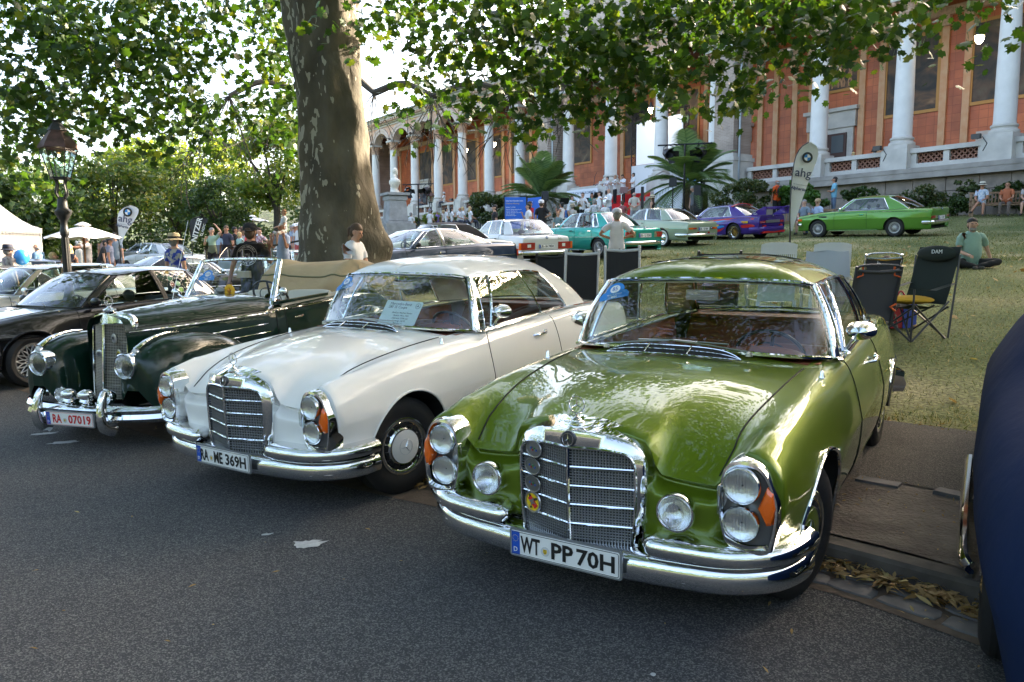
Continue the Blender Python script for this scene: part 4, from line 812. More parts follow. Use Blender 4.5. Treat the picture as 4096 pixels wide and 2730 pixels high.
for i,h in enumerate(hubs):
 s_=np.array([TX-.2,TY,7.3])if i in(1,2)else(hubs[1]if i==0 else hubs[i-1])if i<3 else hubs[i-1]
 pts=crom([s_,(s_+h)/2+np.array([0,0,.35]),h],6);limbs.tube(pts,np.linspace(.20 if i in(1,2)else.12,.09,len(pts)),7)
for k,(u,v,d,sp,n_)in enumerate(CL):
 c=at(u*K_,v*K_,d);m=int(n_*(1.25 if not(870<u<1150 and v>100)and not(470<u<600)else.62));nb=max(2,m//16);tw=c+rng.normal(0,1,(nb,3))*[sp*.62,sp*1.1,sp*.42]
 pos.append(tw[rng.integers(0,nb,m)]+rng.normal(0,1,(m,3))*[.20,.22,.15])
 h=hubs[int(np.argmin([np.hypot(*(c-q_)[:2])for q_ in hubs]))];pts=crom([h,h*.45+c*.55+np.array([rng.normal(0,.15),rng.normal(0,.15),.22]),c],6);
 if n_<45:continue
 limbs.tube(pts,np.linspace(.024,.006,len(pts)),5);lp=pts[rng.integers(1,len(pts),22)];pos.append(lp+rng.normal(0,.16,lp.shape))
 for t_ in tw[:max(1,nb//3)]:limbs.tube(crom([pts[-4],(pts[-3]+t_)/2+(0,0,.06),t_],3),[.012]*6+[.004],4)
tag(limbs.obj('branch',LIMB,PT_),kind='stuff')
pos=np.concatenate(pos)
up=[rng.uniform([-15,-2,7.4],[-1,13,12],(8000,3)),rng.uniform([-4,-2,7.0],[9,11.5,12],(11000,3)),rng.uniform([-10,13,8.5],[5,23,14],(1300,3)),rng.uniform([8,-6,7.5],[15,9,12],(1600,3)),rng.uniform([11,-5,4.6],[28,15,12],(9000,3)),rng.uniform([-28,-6,6],[-13,10,12],(3500,3)),rng.uniform([5,3,8.5],[21,17,15],(9000,3))]  # leaves out of view: crown overhead, right side added to darken glass reflections
up=np.concatenate(up);gap=np.sin(up[:,0]*1.1+1)*np.sin(up[:,1]*.9)+.6*np.sin(up[:,0]*2.3+up[:,1]*1.7);up=up[gap<.75]
def off_frame(P):
 a=np.arctan2(P[:,2]-CAMH,P[:,1]);return(P[:,1]<.5)|(a>R(19.5))|(np.abs(P[:,0])>.80*P[:,1]+1.2)
up=up[off_frame(up)]
d2=(pos[:,1]);ordr=np.argsort(d2+rng.uniform(0,.5,len(pos)));near=pos[ordr[:300]];rest=pos[ordr[300:]]
tl_=[leaf_mesh('leaf',np.zeros((1,3)),[1],L_PLANE,LOB,.5)for _ in range(1)][0];tl_.transform(Matrix.Identity(4))
me1=leaf_mesh('leaf',np.zeros((1,3)),[1.0],L_PLANE,(LOB[0],LOB[1]),50)
vv=np.array([v.co for v in me1.vertices])
for p_ in near:
 s_=rng.uniform(.11,.19);o=link('leaf',me1,PT_,tuple(p_-TO),(rng.normal(0,.7),rng.normal(0,.7),rng.uniform(0,6.28)),(s_,s_,s_))
tag(link('foliage',leaf_mesh('foliage',rest-TO,rng.uniform(.10,.185,len(rest)),L_PLANE,LOB,.35),PT_),kind='stuff')
tag(link('unseen_foliage',leaf_mesh('unseen_foliage',up-TO,rng.uniform(.19,.30,len(up)),L_PLANE,LOB,.8),PT_),kind='stuff')
def leaf_tree(name,label,c,rad,n_,size,mat,gnd,trunk=.16,group=None,clumps=26,lean=(0,0),tm=None,kinds='tree',up=.3,low=False,limbs_=True):
 c=np.array(c,float);rad=np.array(rad,float);o=thing(name,label,kinds,(c[0]+lean[0],c[1]+lean[1],gnd),group=group);base=np.array([c[0]+lean[0],c[1]+lean[1],gnd])
 k=rng.normal(0,1,(clumps,3));k/=np.linalg.norm(k,axis=1)[:,None];k=k*(rng.uniform(.25,1,(clumps,1))**.5);cc=c+k*rad*.84
 w=rng.uniform(.6,1.4,clumps);i=rng.choice(clumps,n_,p=w/w.sum());g=rng.normal(0,1,(n_,3));g/=np.linalg.norm(g,axis=1)[:,None];g*=rng.uniform(.55,1,(n_,1));pr=cc[i]+g*rad.mean()*.34*w[i][:,None]*np.array([1,1,.62])
 if low:pr[:,2]=np.maximum(pr[:,2],gnd+.02)
 tag(link('crown',leaf_mesh('crown',pr-base,size*rng.uniform(.6,1.3,n_),mat,DIA,up),o),kind='stuff')
 if limbs_:
  q=MB();top=c-base+np.array([0,0,-rad[2]*.2]);pts=crom([(0,0,-.2),top*.5+np.array([lean[0]*-.2,0,0]),top],5);q.tube(pts,np.linspace(trunk,trunk*.45,len(pts)),8);q.obj('trunk',tm or LIMB,o)
  q=MB()
  for j in cc[:10]:q.tube(crom([pts[6],(pts[7]+j-base)/2,j-base],3),np.linspace(trunk*.4,.02,7),5)
  tag(q.obj('limb',tm or LIMB,o),kind='stuff')
 return o
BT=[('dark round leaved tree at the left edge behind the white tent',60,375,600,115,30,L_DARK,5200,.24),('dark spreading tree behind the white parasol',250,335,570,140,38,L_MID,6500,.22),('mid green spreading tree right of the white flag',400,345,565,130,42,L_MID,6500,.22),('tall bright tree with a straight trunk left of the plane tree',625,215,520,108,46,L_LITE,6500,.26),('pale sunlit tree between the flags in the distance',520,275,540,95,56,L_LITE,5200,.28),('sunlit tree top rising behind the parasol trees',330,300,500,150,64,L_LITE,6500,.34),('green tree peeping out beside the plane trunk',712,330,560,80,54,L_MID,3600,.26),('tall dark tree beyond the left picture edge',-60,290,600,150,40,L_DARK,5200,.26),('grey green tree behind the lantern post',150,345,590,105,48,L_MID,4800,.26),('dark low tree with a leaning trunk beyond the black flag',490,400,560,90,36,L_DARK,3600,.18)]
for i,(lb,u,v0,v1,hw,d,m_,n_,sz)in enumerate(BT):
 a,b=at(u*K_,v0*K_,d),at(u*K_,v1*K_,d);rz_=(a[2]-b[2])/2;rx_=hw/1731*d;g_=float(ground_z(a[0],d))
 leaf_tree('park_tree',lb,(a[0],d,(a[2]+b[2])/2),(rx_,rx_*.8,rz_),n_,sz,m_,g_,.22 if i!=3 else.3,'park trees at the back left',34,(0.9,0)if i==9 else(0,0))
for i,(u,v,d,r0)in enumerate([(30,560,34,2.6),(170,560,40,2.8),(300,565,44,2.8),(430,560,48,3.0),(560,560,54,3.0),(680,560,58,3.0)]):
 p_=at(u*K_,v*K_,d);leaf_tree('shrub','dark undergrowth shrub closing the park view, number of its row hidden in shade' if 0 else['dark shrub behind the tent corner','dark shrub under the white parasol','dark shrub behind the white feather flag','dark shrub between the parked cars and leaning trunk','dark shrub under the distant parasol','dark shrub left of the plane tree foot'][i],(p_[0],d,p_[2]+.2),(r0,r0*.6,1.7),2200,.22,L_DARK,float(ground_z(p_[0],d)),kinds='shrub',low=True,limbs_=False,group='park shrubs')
q=MB();th=np.linspace(0,2*math.pi,97);q.grid([[(r0*math.cos(t),20+r0*math.sin(t),z0+(zh if math.sin(t)>-.2 else zh*1.5)*(1+.15*math.sin(5*t)+.1*math.sin(11*t+1))*f)for t in th]for r0,z0,f,zh in((88,-1,0,14),(120,0,.55,14),(165,0,1,14),(215,0,1.25,14),(260,-2,0,14))]);q.obj('hill',M('wooded slope',(.03,.05,.016),.95,noise=.5,nscale=.25,bump=1,bscale=.6,dist=2),kind='structure')  # valley hills, ring added to block the bright horizon in reflections
n_=28000;a=rng.uniform(math.pi*.86,math.pi*2.14,n_);r0=rng.uniform(0,1,n_);cx_=np.round(a*9)/9+rng.normal(0,.05,n_);P=np.stack([34*np.cos(cx_),6+30*np.sin(cx_),0*a],1)+rng.normal(0,1,(n_,3))*[2.0,1.8,3.6]+[0,0,7.0];P=P[(P[:,2]>.8)&((P[:,1]<-6)|(np.abs(P[:,0])>27))]
tag(link('unseen_wood',leaf_mesh('unseen_wood',P,rng.uniform(.4,.75,len(P)),L_DARK,DIA,.3)),kind='stuff')  # unseen trees behind and beside the camera, added to darken car reflections
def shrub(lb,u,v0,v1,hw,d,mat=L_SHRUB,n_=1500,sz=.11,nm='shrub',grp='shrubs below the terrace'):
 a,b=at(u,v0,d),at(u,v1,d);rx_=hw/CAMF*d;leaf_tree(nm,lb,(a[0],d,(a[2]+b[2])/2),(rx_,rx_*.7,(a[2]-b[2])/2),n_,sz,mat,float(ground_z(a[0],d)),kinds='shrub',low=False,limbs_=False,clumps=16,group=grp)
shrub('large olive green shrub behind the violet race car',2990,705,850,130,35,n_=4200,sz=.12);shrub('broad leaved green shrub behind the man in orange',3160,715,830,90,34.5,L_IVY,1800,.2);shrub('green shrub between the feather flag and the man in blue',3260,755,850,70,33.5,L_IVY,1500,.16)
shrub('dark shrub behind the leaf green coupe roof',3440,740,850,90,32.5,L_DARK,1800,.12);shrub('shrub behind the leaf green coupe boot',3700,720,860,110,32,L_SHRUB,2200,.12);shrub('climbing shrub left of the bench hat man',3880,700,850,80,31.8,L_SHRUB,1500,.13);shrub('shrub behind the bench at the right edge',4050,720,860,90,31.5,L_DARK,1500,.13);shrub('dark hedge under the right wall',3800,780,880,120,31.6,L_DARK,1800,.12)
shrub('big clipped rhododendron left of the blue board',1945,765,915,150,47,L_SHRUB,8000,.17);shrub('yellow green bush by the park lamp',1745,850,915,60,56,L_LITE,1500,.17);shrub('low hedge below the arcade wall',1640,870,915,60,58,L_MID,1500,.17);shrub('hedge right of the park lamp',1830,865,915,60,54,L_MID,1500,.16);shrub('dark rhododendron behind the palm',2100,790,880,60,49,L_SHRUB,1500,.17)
FRM=leafmat('palm leaf',(.055,.12,.035),(.13,.20,.075),None,.5,.25)
def palm(lb,u,v,d,s_=1.0,base=None):
 c=at(u,v,d);g_=float(ground_z(c[0],d));o=thing('palm',lb,'palm tree',(c[0],d,g_),group='palms beside the steps');h=c[2]-g_
 q=MB();zs=np.linspace(0,h,16);q.tube([(0,0,z)for z in zs],[.22*s_+.03*(i%2)for i in range(16)],10);q.obj('trunk',M('palm trunk',(.085,.055,.03),.95,noise=.4,nscale=12,bump=.8,bscale=20),o)
 for k in range(44):
  a=rng.uniform(0,6.28);el=rng.uniform(-.25,1.45);L=s_*rng.uniform(1.9,2.6);t=np.linspace(0,1,12);x=L*t*math.cos(el)*(1-.1*t);z=L*(t*math.sin(el)-(.55-.25*math.sin(el))*t**2.2);P=np.stack([x*math.cos(a),x*math.sin(a),h+z],1);f=MB();f.tube(P,np.linspace(.022,.006,12)*s_,4)
  T=np.gradient(P,axis=0)
  for i in range(2,12):
   for sub in(0,.33,.66):
    pp=P[i]-T[i]*sub;side=np.cross(T[i],(0,0,1));side/=np.linalg.norm(side)+1e-9;le=s_*.50*math.sin(math.pi*min(1,(i-sub)/11.5))+.08
    for sg in(-1,1):e_=pp+side*sg*le+nrm(T[i])*le*.55+np.array([0,0,-.16*le]);w_=nrm(T[i])*.02*s_;f.add([pp-w_,pp+w_,(pp+e_)/2+w_*.8+(0,0,.03),e_],[(0,1,2),(0,2,3)])
  f.obj('frond',FRM,o,False)
palm('bushy palm left of the welcome banner beside a brick pier',2165,790,46,1.5);palm('bushy palm right of the white panel behind the sound man',2760,735,38.5,1.5)
# ------------------------------------------------------------------ the two sixties coupes
def coupe(name,label,loc,rot,pm,hub,seat,plate,number,green):
 root=thing(name,label,'car',loc,rot=rot,group='sixties coupes parked side by side')
 X=[-3.84,-3.97,-3.96,-3.55,-3.05,-2.75,-2.2,-1.5,-.9,-.4,0,.35,.61,.60,.57,.50]
 T={0:[(.5,.33),(.55,.34),(.55,.34),(.66,.30),(.70,.27),(.70,.26),(.70,.25),(.70,.25),(.70,.25),(.70,.25),(.70,.25),(.68,.27),(.66,.31),(.60,.31),(.5,.32),(.4,.30)],1:[(.6,.34),(.64,.38),(.64,.38),(.75,.31),(.80,.28),(.81,.27),(.815,.26),(.815,.26),(.815,.26),(.815,.26),(.81,.26),(.79,.28),(.72,.33),(.68,.33),(.58,.34),(.45,.30)],2:[(.62,.38),(.66,.46),(.68,.48),(.80,.42),(.865,.41),(.89,.40),(.895,.40),(.90,.40),(.90,.40),(.895,.40),(.89,.40),(.862,.40),(.79,.43),(.74,.43),(.60,.38),(.45,.32)],3:[(.62,.40),(.67,.55),(.70,.60),(.815,.60),(.88,.59),(.902,.585),(.915,.58),(.922,.58),(.922,.58),(.918,.575),(.91,.57),(.885,.56),(.835,.54),(.78,.54),(.62,.40),(.45,.33)],4:[(.62,.40),(.67,.58),(.70,.66),(.815,.67),(.88,.665),(.90,.66),(.915,.655),(.922,.65),(.922,.645),(.918,.64),(.91,.635),(.891,.62),(.858,.605),(.79,.60),(.62,.40),(.45,.33)],5:[(.60,.41),(.66,.64),(.69,.76),(.79,.80),(.845,.81),(.865,.80),(.885,.79),(.895,.785),(.895,.78),(.892,.775),(.885,.765),(.872,.735),(.858,.70),(.79,.66),(.63,.41),(.45,.33)],6:[(.58,.42),(.64,.68),(.67,.83),(.755,.91),(.80,.945),(.815,.945),(.835,.935),(.848,.92),(.85,.91),(.852,.895),(.845,.875),(.83,.835),(.81,.795),(.77,.74),(.62,.41),(.45,.33)],7:[(.55,.42),(.60,.71),(.62,.87),(.70,.955),(.745,.99),(.762,1.0),(.79,.992),(.80,.975),(.795,.958),(.79,.945),(.785,.928),(.755,.892),(.72,.835),(.69,.765),(.61,.41),(.45,.33)],8:[(.52,.42),(.56,.71),(.58,.88),(.64,.962),(.68,.995),(.70,1.005),(.72,1.0),(.72,.985),(.715,.977),(.695,.955),(.665,.908),(.625,.828),(.585,.672),(.58,.64),(.56,.41),(.44,.33)],9:[(.42,.42),(.46,.71),(.47,.89),(.50,.968),(.52,1.0),(.52,1.01),(.5,1.0),(.48,1.0),(.47,.995),(.45,.984),(.44,.945),(.41,.865),(.365,.688),(.365,.655),(.36,.41),(.40,.33)],10:[(.25,.42),(.26,.71),(.27,.895),(.28,.972),(.28,1.01),(.28,1.02),(.28,1.0),(.28,1.0),(.28,1.012),(.285,1.004),(.285,.975),(.288,.926),(.300,.83),(.30,.70),(.30,.41),(.27,.33)],11:[(0,.42),(0,.71),(0,.90),(0,.978),(0,1.02),(0,1.03),(0,1.0),(0,1.0),(0,1.025),(0,1.018),(0,.992),(0,.948),(0,.885),(0,.70),(0,.41),(0,.33)]}
 xo={0:.03,1:-.01,2:-.01,3:.0,4:.0,5:.015,6:.02,7:.01,8:0,9:.01,10:.03,11:.04}
 rows=[]
 for i in range(12):
  r=[]
  for k,(y,z)in enumerate(T[i]):
   x=X[k]
   if k==12:x+=xo[i]
   if k==13:x+=(.02 if i in(4,5,6)else-.028 if i in(8,9)else 0)
   if k<3:x+=.22*(y/.7)**2.5
   if k==14 and i>7:x+=.025
   r.append((x,y,z))
  m_=[(a+b)/2 for a,b in zip(r[13],r[14])]
  r.insert(14,tuple(m_)if i<7 else{7:(.62,.655,.60),8:(.648,.575,.595),9:(.652,.37,.60),10:(.63,.302,.60),11:(.60,0,.60)}[i])
  if i>7:r[15]=(r[15][0]+.045,r[15][1],r[15][2])
  rows.append(r)
 p=dict(rows=rows,wb=2.75,fo=.87,ro=1.25,W=.92,cx=-.62,rbx=-2.98,hoodrow=8,doortop=7,doors=[(-.93,-1.97)],sharpk=(2,12),sharpr=(4,),ra=.37,rt=.325,nk=6,nr=3,kface=12*6,lip=(CHROME if green else pm,.011 if green else.008),zs=.25)
 B=car_shell(root,p,pm)
 bp=[(-.55,0,1.032),(-.575,.30,1.026),(-.69,.62,1.004),(-.87,.775,.985),(-.99,.792,.985),(-1.5,.782,1.003),(-2.0,.765,1.025),(-2.36,.738,1.03),(-2.72,.705,1.02),(-2.86,.655,1.018),(-3.03,.34,1.03),(-3.06,0,1.034)]
 rp=[(-.90,0,1.405),(-.915,.32,1.40),(-.955,.55,1.388),(-1.01,.632,1.372),(-1.06,.642,1.372),(-1.40,.652,1.385),(-1.78,.645,1.378),(-2.06,.625,1.352),(-2.36,.592,1.318),(-2.44,.545,1.315),(-2.55,.28,1.345),(-2.57,0,1.35)]
 seg=['ws','ws','ws','A','side','side','side','C','C','rw','rw']
 G=greenhouse(B,bp,rp,seg,pm,GLASS,crown=.145,n=7,mrow=7,trim=(CHROME,.011),bulge=.02,wsb=.03,head=M('headliner cream',(.52,.42,.27),.9))
 n=B.n
 for sd in(1,-1):
  g=G[3*n:4*n+1]*[1,sd,1];q=MB();q.grid(g+np.array([0,.006*sd,.004]));q.obj('pillar_cover',CHROME,root)
  q=MB();q.tube(G[3*n:8*n+1,0]*[1,sd,1]+[0,.012*sd,-.008],.017,8,flat=.7);q.obj('belt_moulding',CHROME,root)
  for c,t_ in((4*n+3,.12),(5*n+5,0)):
   q=MB();a=np.array(G[c])*[1,sd,1];b_=a+np.array([-.10,0,0])if t_ else a
   q.tube([a[i]*(1-.12*0)+np.array([(.10-.16*i/7)if t_ else.0,.004*sd,0])for i in range(8)],.011 if t_ else.007,6);q.obj('window_post',CHROME,root)
 q=MB();q.tube(row_path(B,8,-.64,.60,.0015),.0042,5);q.mirror();q.obj('bonnet_gap',DARK,root)
 q=MB()
 for x in(-.93,-1.97):
  c=col_path(B,x,1.2,7,.001);k=len(c)
  if x==-.93:c=c+np.array([[(-.11*((i/k-.62)/.38)**2 if i/k>.62 else 0),0,0]for i in range(k)])
  q.tube(c,.0035,5)
 q.mirror();q.obj('door_gap',DARK,root)
 v=MB();ys=np.linspace(-.385,.385,21)
 f0=lambda y:-.385-.075*(y/.385)**2;zt=lambda y:1.024-.024*(y/.385)**2
 tp=lambda y:max(.06,(1-(y/.385)**6))
 v.grid([[(f0(y)+.015,y,zt(y)+.003)for y in ys],[(f0(y)-.055*tp(y),y,zt(y)+.040*tp(y))for y in ys]]);vo=v.obj('cowl_vent',DARK,root)
 v=MB()
 for d in(.018,-.022,-.058):v.tube([(f0(y)+d*tp(y),y,zt(y)+.006+(.018-d)/.076*.036*tp(y))for y in ys],.0032,6)
 for y in(-.12,.12):v.rod((f0(y)+.02,y,zt(y)+.01),(f0(y)-.055,y,zt(y)+.044),.004)
 v.obj('vent_bar',CHROME,vo)
 for(y0,y1,y2)in((.42,.02,-.22),(-.40,-.02,.30)):
  w=MB();a=np.array([-.485,y0,1.035]);b_=np.array([-.49,y1,1.078])
  w.lathe([(.018,0),(.016,.02),(.0001,.026)],10,Matrix.Translation(a-np.array([0,0,.01])));w.tube([a+(0,0,.012),(a+b_)/2+(0,0,.012),b_+(0,0,.006)],[.009,.008,.006],6,flat=.6)
  w.tube([b_+np.array([.0,(b_[1]-y0)*-.3,.004]),b_+(0,0,.01),np.array([-.53,y2,1.075])],.005,5);w.obj('wiper',STEEL,root)
 inn=[(.262,.372),(.270,.46),(.277,.58),(.277,.68),(.269,.735),(.245,.767),(.19,.781),(.10,.788),(.0,.790)]
 out=[(.290,.372),(.303,.46),(.312,.58),(.313,.68),(.302,.742),(.272,.79),(.22,.822),(.12,.848),(0,.858)]
 bak=[(.298,.372),(.314,.46),(.324,.58),(.326,.69),(.318,.755),(.290,.812),(.235,.853),(.13,.884),(0,.896)]
 xv=lambda y:.757-.075*abs(y)/.277
 def arch(L,fx,k=6):
  h=crom(np.array([(fx(y),y,z)for y,z in L]),k);return np.concatenate([h[:-1],(h*[1,-1,1])[::-1]])
 ai,ao,ab=arch(inn,lambda y:xv(y)-.012),arch(out,lambda y:xv(y)-.02+.008),arch(bak,lambda y:.60)
 am=arch([(y*1.012+.001,z+.007)for y,z in out],lambda y:xv(y)-.028)
 ai2=arch([((y*.985),z-.003)for y,z in inn],lambda y:xv(y)-.03);aii=ai*1;aii[:,0]+=.012
 gs=MB();gs.grid([ai2,aii,aii+(ao-ai)*.12+[.004,0,0],ao,am,ab]);shell=gs.obj('grille_shell',CHROME,root,ang=45)
 q=MB();q.tube(arch(inn,lambda y:xv(y)+.004),.007,6);q.obj('grille_frame',CHROME,shell)
 zl=lambda y:np.interp(y,[0,.16,.236,.266,.277],[.79,.784,.770,.737,.69])
 wl=lambda z:np.interp(z,[.372,.46,.58,.69,.742,.772,.786,.79],[.262,.27,.277,.277,.266,.236,.16,.05])
 g=MB();zz=np.linspace(.372,.79,9);g.grid([[(xv(y)-.045,y,z)for y in np.linspace(-wl(z),wl(z),3)]for z in zz]);g.obj('grille_backing',DARK,root,False)
 g=MB();nv=22 if green else 15;nh=34 if green else 25
 for k in range(1,nv):
  y=.277*k/nv
  for s in(1,-1):g.box((xv(y)-.016,s*y,(.372+zl(y))/2),(.010,.0036,zl(y)-.372))
 for k in range(1,nh):
  z=.372+(.79-.372)*k/nh;w_=wl(z)
  for s in(1,-1):
   c0,c1=np.array([xv(0)-.016,0,z]),np.array([xv(w_)-.016,s*w_,z]);g.tube([c0,c1],.0028 if green else.0034,4)
 g.obj('grille_mesh',M('grille alloy',(.36,.365,.365),.32,.7),root,False)
 for z in(.705,.622,.540,.456):
  q=MB();w_=wl(z);q.tube([(xv(w_)-.004,w_,z),(xv(0)-.002,0,z-.001),(xv(w_)-.004,-w_,z)],.0055,6);q.obj('grille_bar',CHROME,root)
 q=MB();q.tube([(xv(0)+.002,0,.788),(xv(0)+.002,0,.6),(xv(0)-.008,0,.376)],.008,6);q.obj('grille_rib',CHROME,root)
 m=frame((.748,0,.822),(0,1,0),(1,0,.12));q=MB();q.lathe([(.036,-.01),(.036,.008),(.030,.012),(.028,.008),(.0001,.008)],28,m);bo=q.obj('badge',M('badge dark',(.03,.03,.035),.3),root)
 q=MB();star3(q,m@Vector((0,0,.010)),.026,mat=m.to_3x3().to_4x4());q.obj('badge_star',CHROME,bo)
 q=MB();c=Vector((.672,0,.872));q.lathe([(.034,0),(.036,.008),(.030,.014),(.022,.016),(.024,.022),(.012,.03),(.006,.034),(.005,.045),(.0001,.046)],24,Matrix.Translation(c))
 star3(q,c+Vector((0,0,.083)),.037,mat=frame((0,0,0),(0,1,0),(1,0,0)),ring=.075);q.obj('star_ornament',CHROME,root)
 for sd in(1,-1):
  ol=[(-.085,.72),(-.076,.765),(-.048,.800),(0,.812),(.05,.799),(.085,.765),(.108,.71),(.125,.65),(.122,.57),(.108,.49),(.095,.462),(.03,.452),(-.03,.458),(-.065,.485),(-.082,.54),(-.092,.60),(-.092,.66)]
  ol=crom(np.array([(a,b_,0)for a,b_ in ol]),4,True)[:,:2];cy,cz=.005,.635
  def ring_(s,dx):return[(.685+dx-.00*(z-.64)-.12*max(0,y-.03)*1.1,sd*(.718+cy+(y-cy)*s),cz+(z-cz)*s)for y,z in np.concatenate([ol,ol[:1]])]
  b=MB();b.grid([ring_(1.035,-.11),ring_(1.035,-.012),ring_(1.0,.006),ring_(.93,.008),ring_(.86,-.006)]);u=b.obj('headlight_unit',CHROME,root)
  b=MB();rr_=ring_(.87,-.022)[:-1];ctr_=np.mean(rr_,0);b.add(np.concatenate([rr_,[ctr_]]),[(i,(i+1)%len(rr_),len(rr_))for i in range(len(rr_))]);b.obj('headlight_panel',M('lamp panel grey',(.16,.165,.17),.3,.6),u)
  headlamp(u,(.699,sd*.714,.716),.064,deep=.3);headlamp(u,(.690,sd*.712,.565),.064,deep=.3)
  for nm,mt,pts in(('indicator_lens',AMBER,[(.806,.72),(.828,.70),(.838,.64),(.822,.575),(.806,.572),(.775,.635)]),('fog_lens',HEADGLASS,[(.632,.705),(.655,.65),(.632,.585),(.622,.59),(.620,.70)])):
   b=MB();pts=np.array(pts);c=pts.mean(0);lv=[]
   for s,dx in((1,-.02),(1,.010),(.8,.022),(.4,.028)):lv.append([(.684+dx-.13*max(0,(y-.748)),sd*(c[0]+(y-c[0])*s),c[1]+(z-c[1])*s)for y,z in np.concatenate([pts,pts[:1]])])
   b.grid(lv);e_=np.array(lv[-1][:-1]);b.add(e_,[tuple(range(len(e_)))]);o=b.obj(nm,mt,u,ang=25)
   if nm=='fog_lens':b=MB();b.add([(.672,sd*y,z)for y,z in pts],[tuple(range(len(pts)))]);b.obj('reflector',REFLECTOR,u)
 if green:
  for sd in(1,-1):
   b=MB();m=frame((.70,sd*.455,.565),(0,1,0),(1,0,0));b.lathe([(.03,-.12),(.06,-.09),(.078,-.03),(.081,.0),(.078,.012),(.070,.012)],32,m);f=b.obj('fog_lamp',CHROME,root)
   headlamp(f,(.705,sd*.455,.565),.066,'lamp_insert',d=.03,bowl=.3)
  for k,(y,z,c_)in enumerate([(-.19,.745,(.25,.25,.24)),(-.20,.665,(.22,.23,.21)),(-.20,.585,(.2,.2,.19)),(-.20,.500,(.75,.5,.01))]):
   m=frame((xv(y)+.006,y,z),(.27 if y<0 else-.27,1,0),(1,-.27,0));b=MB();rr_=(.046,.036)if k<3 else(.045,.045)
   a=np.arange(24)*2*math.pi/24;pl=[(rr_[0]*math.cos(t),rr_[1]*math.sin(t))for t in a];b.prism(pl,0,.006,m);o=b.obj('club_badge',M('badge metal %d'%k,c_,.3,.7 if k<3 else.0),root,ang=30)
   b=MB();b.tube([m@Vector((x_,y_,.006))for x_,y_ in pl],.003 if k<3 else.006,5,closed=True);b.obj('rim',STEEL,o)
   if k<3:
    b=MB()
    for i in range(4):b.box(m@Vector((-.016+.011*i,.004*(-1)**i,.0065)),(.004,.008,.009),rot=m.to_3x3(),mi=i%3)
    b.obj('emblem',[M('enamel blue',(.03,.1,.4),.3),M('enamel red',(.4,.03,.03),.3),M('enamel green',(.05,.25,.08),.3)],o)
   else:
    b=MB();b.prism([(-.03,.012),(-.012,.03),(.03,-.012),(.012,-.03)],.006,.008,m);b.obj('band',REDINK,o);b=MB();b.prism([(-.026,.004),(-.006,.010),(.008,.024),(.006,.004),(.02,-.008),(.002,-.006),(-.012,-.022),(-.008,-.004)],.008,.0095,m);b.obj('bird',STEEL,o)
    b=MB()
    for dx,dy in((.014,.014),(.022,.018),(-.012,-.026),(-.018,.026)):b.lathe([(.006,.006),(.006,.0085),(.0001,.0086)],8,m@Matrix.Translation((dx,dy,0)))
    b.obj('spot',INK,o)
 h=crom(np.array([(.34,.865,.325),(.42,.858,.325),(.53,.815,.325),(.615,.73,.325),(.67,.61,.322),(.70,.42,.32),(.718,.2,.318),(.722,0,.318)]),6)
 prof=[(-.06,-.05),(-.01,-.068),(.03,-.064),(.052,-.046),(.060,-.018),(.058,.018),(.046,.042),(.018,.054),(.0,.056),(-.06,.056)]
 bo=sweep(mirror_path(h)[::-1],prof,'front_bumper',CHROME,root)
 for sd in(1,-1):
  h2=crom(np.array([(.35,.895,.432),(.44,.882,.432),(.56,.838,.430),(.65,.75,.428),(.695,.65,.425),(.712,.50,.422),(.715,.38,.42),(.705,.335,.42)]),6)
  s_=np.linspace(0,1,len(h2));q=MB();P=[]
  for i,c in enumerate(h2):
   tt_=np.gradient(h2,axis=0)[i];o_=nrm((tt_[1],-tt_[0],0));k_=1 if i<len(h2)-5 else.55+.45*(len(h2)-1-i)/5
   P.append([(c-o_*a*k_+np.array([0,0,b_*k_]))for a,b_ in((-.07,-.036),(.004,-.042),(.040,-.034),(.050,-.006),(.040,.024),(.008,.038),(-.04,.044),(-.09,.040))])
  P=np.array(P);P=P*[1,sd,1];P=np.concatenate([P,P[:,:1]],1);q.grid(P,flip=sd<0);q.add(P[-1,:-1],[tuple(range(8))]);q.obj('bumper_overrider',CHROME,bo,ang=50)
 q=MB()
 for k in range(9):x_=.58+.015*k;q.tube([(x_+.02,y,.372-.004*k)for y in(-.36,0,.36)],.0028,4)
 for k in range(27):y=-.36+.72*k/26;q.tube([(.62,y,.372),(.72,y,.345)],.0028,4)
 q.box((.65,0,.335),(.14,.74,.01),1);q.obj('bumper_apron',[STEEL,DARK],root,False)
 h=crom(np.array([(-3.30,.90,.42),(-3.6,.87,.42),(-3.86,.74,.42),(-3.99,.5,.42),(-4.03,0,.42)]),5)*[1,1,1]
 sweep(mirror_path(h),[(-.05,-.07),(.03,-.06),(.05,0),(.03,.06),(-.05,.07)],'rear_bumper',CHROME,root)
 number_plate(root,(.806,0,.337),(0,1,0),(1,0,0),plate)
 b=MB();b.box((.775,0,.325),(.05,.3,.05));b.obj('plate_bracket',BLACK,root,False)
 for x,z in((0,.325),(-2.75,.328)):
  for sd in(1,-1):wheel(root,x,sd*(.738 if x==0 else.735),z,'hubcap',.325,.192,.18,hub,spin=.3 if sd>0 else 1,steer=(R(-14 if green else-10)if x==0 else 0))
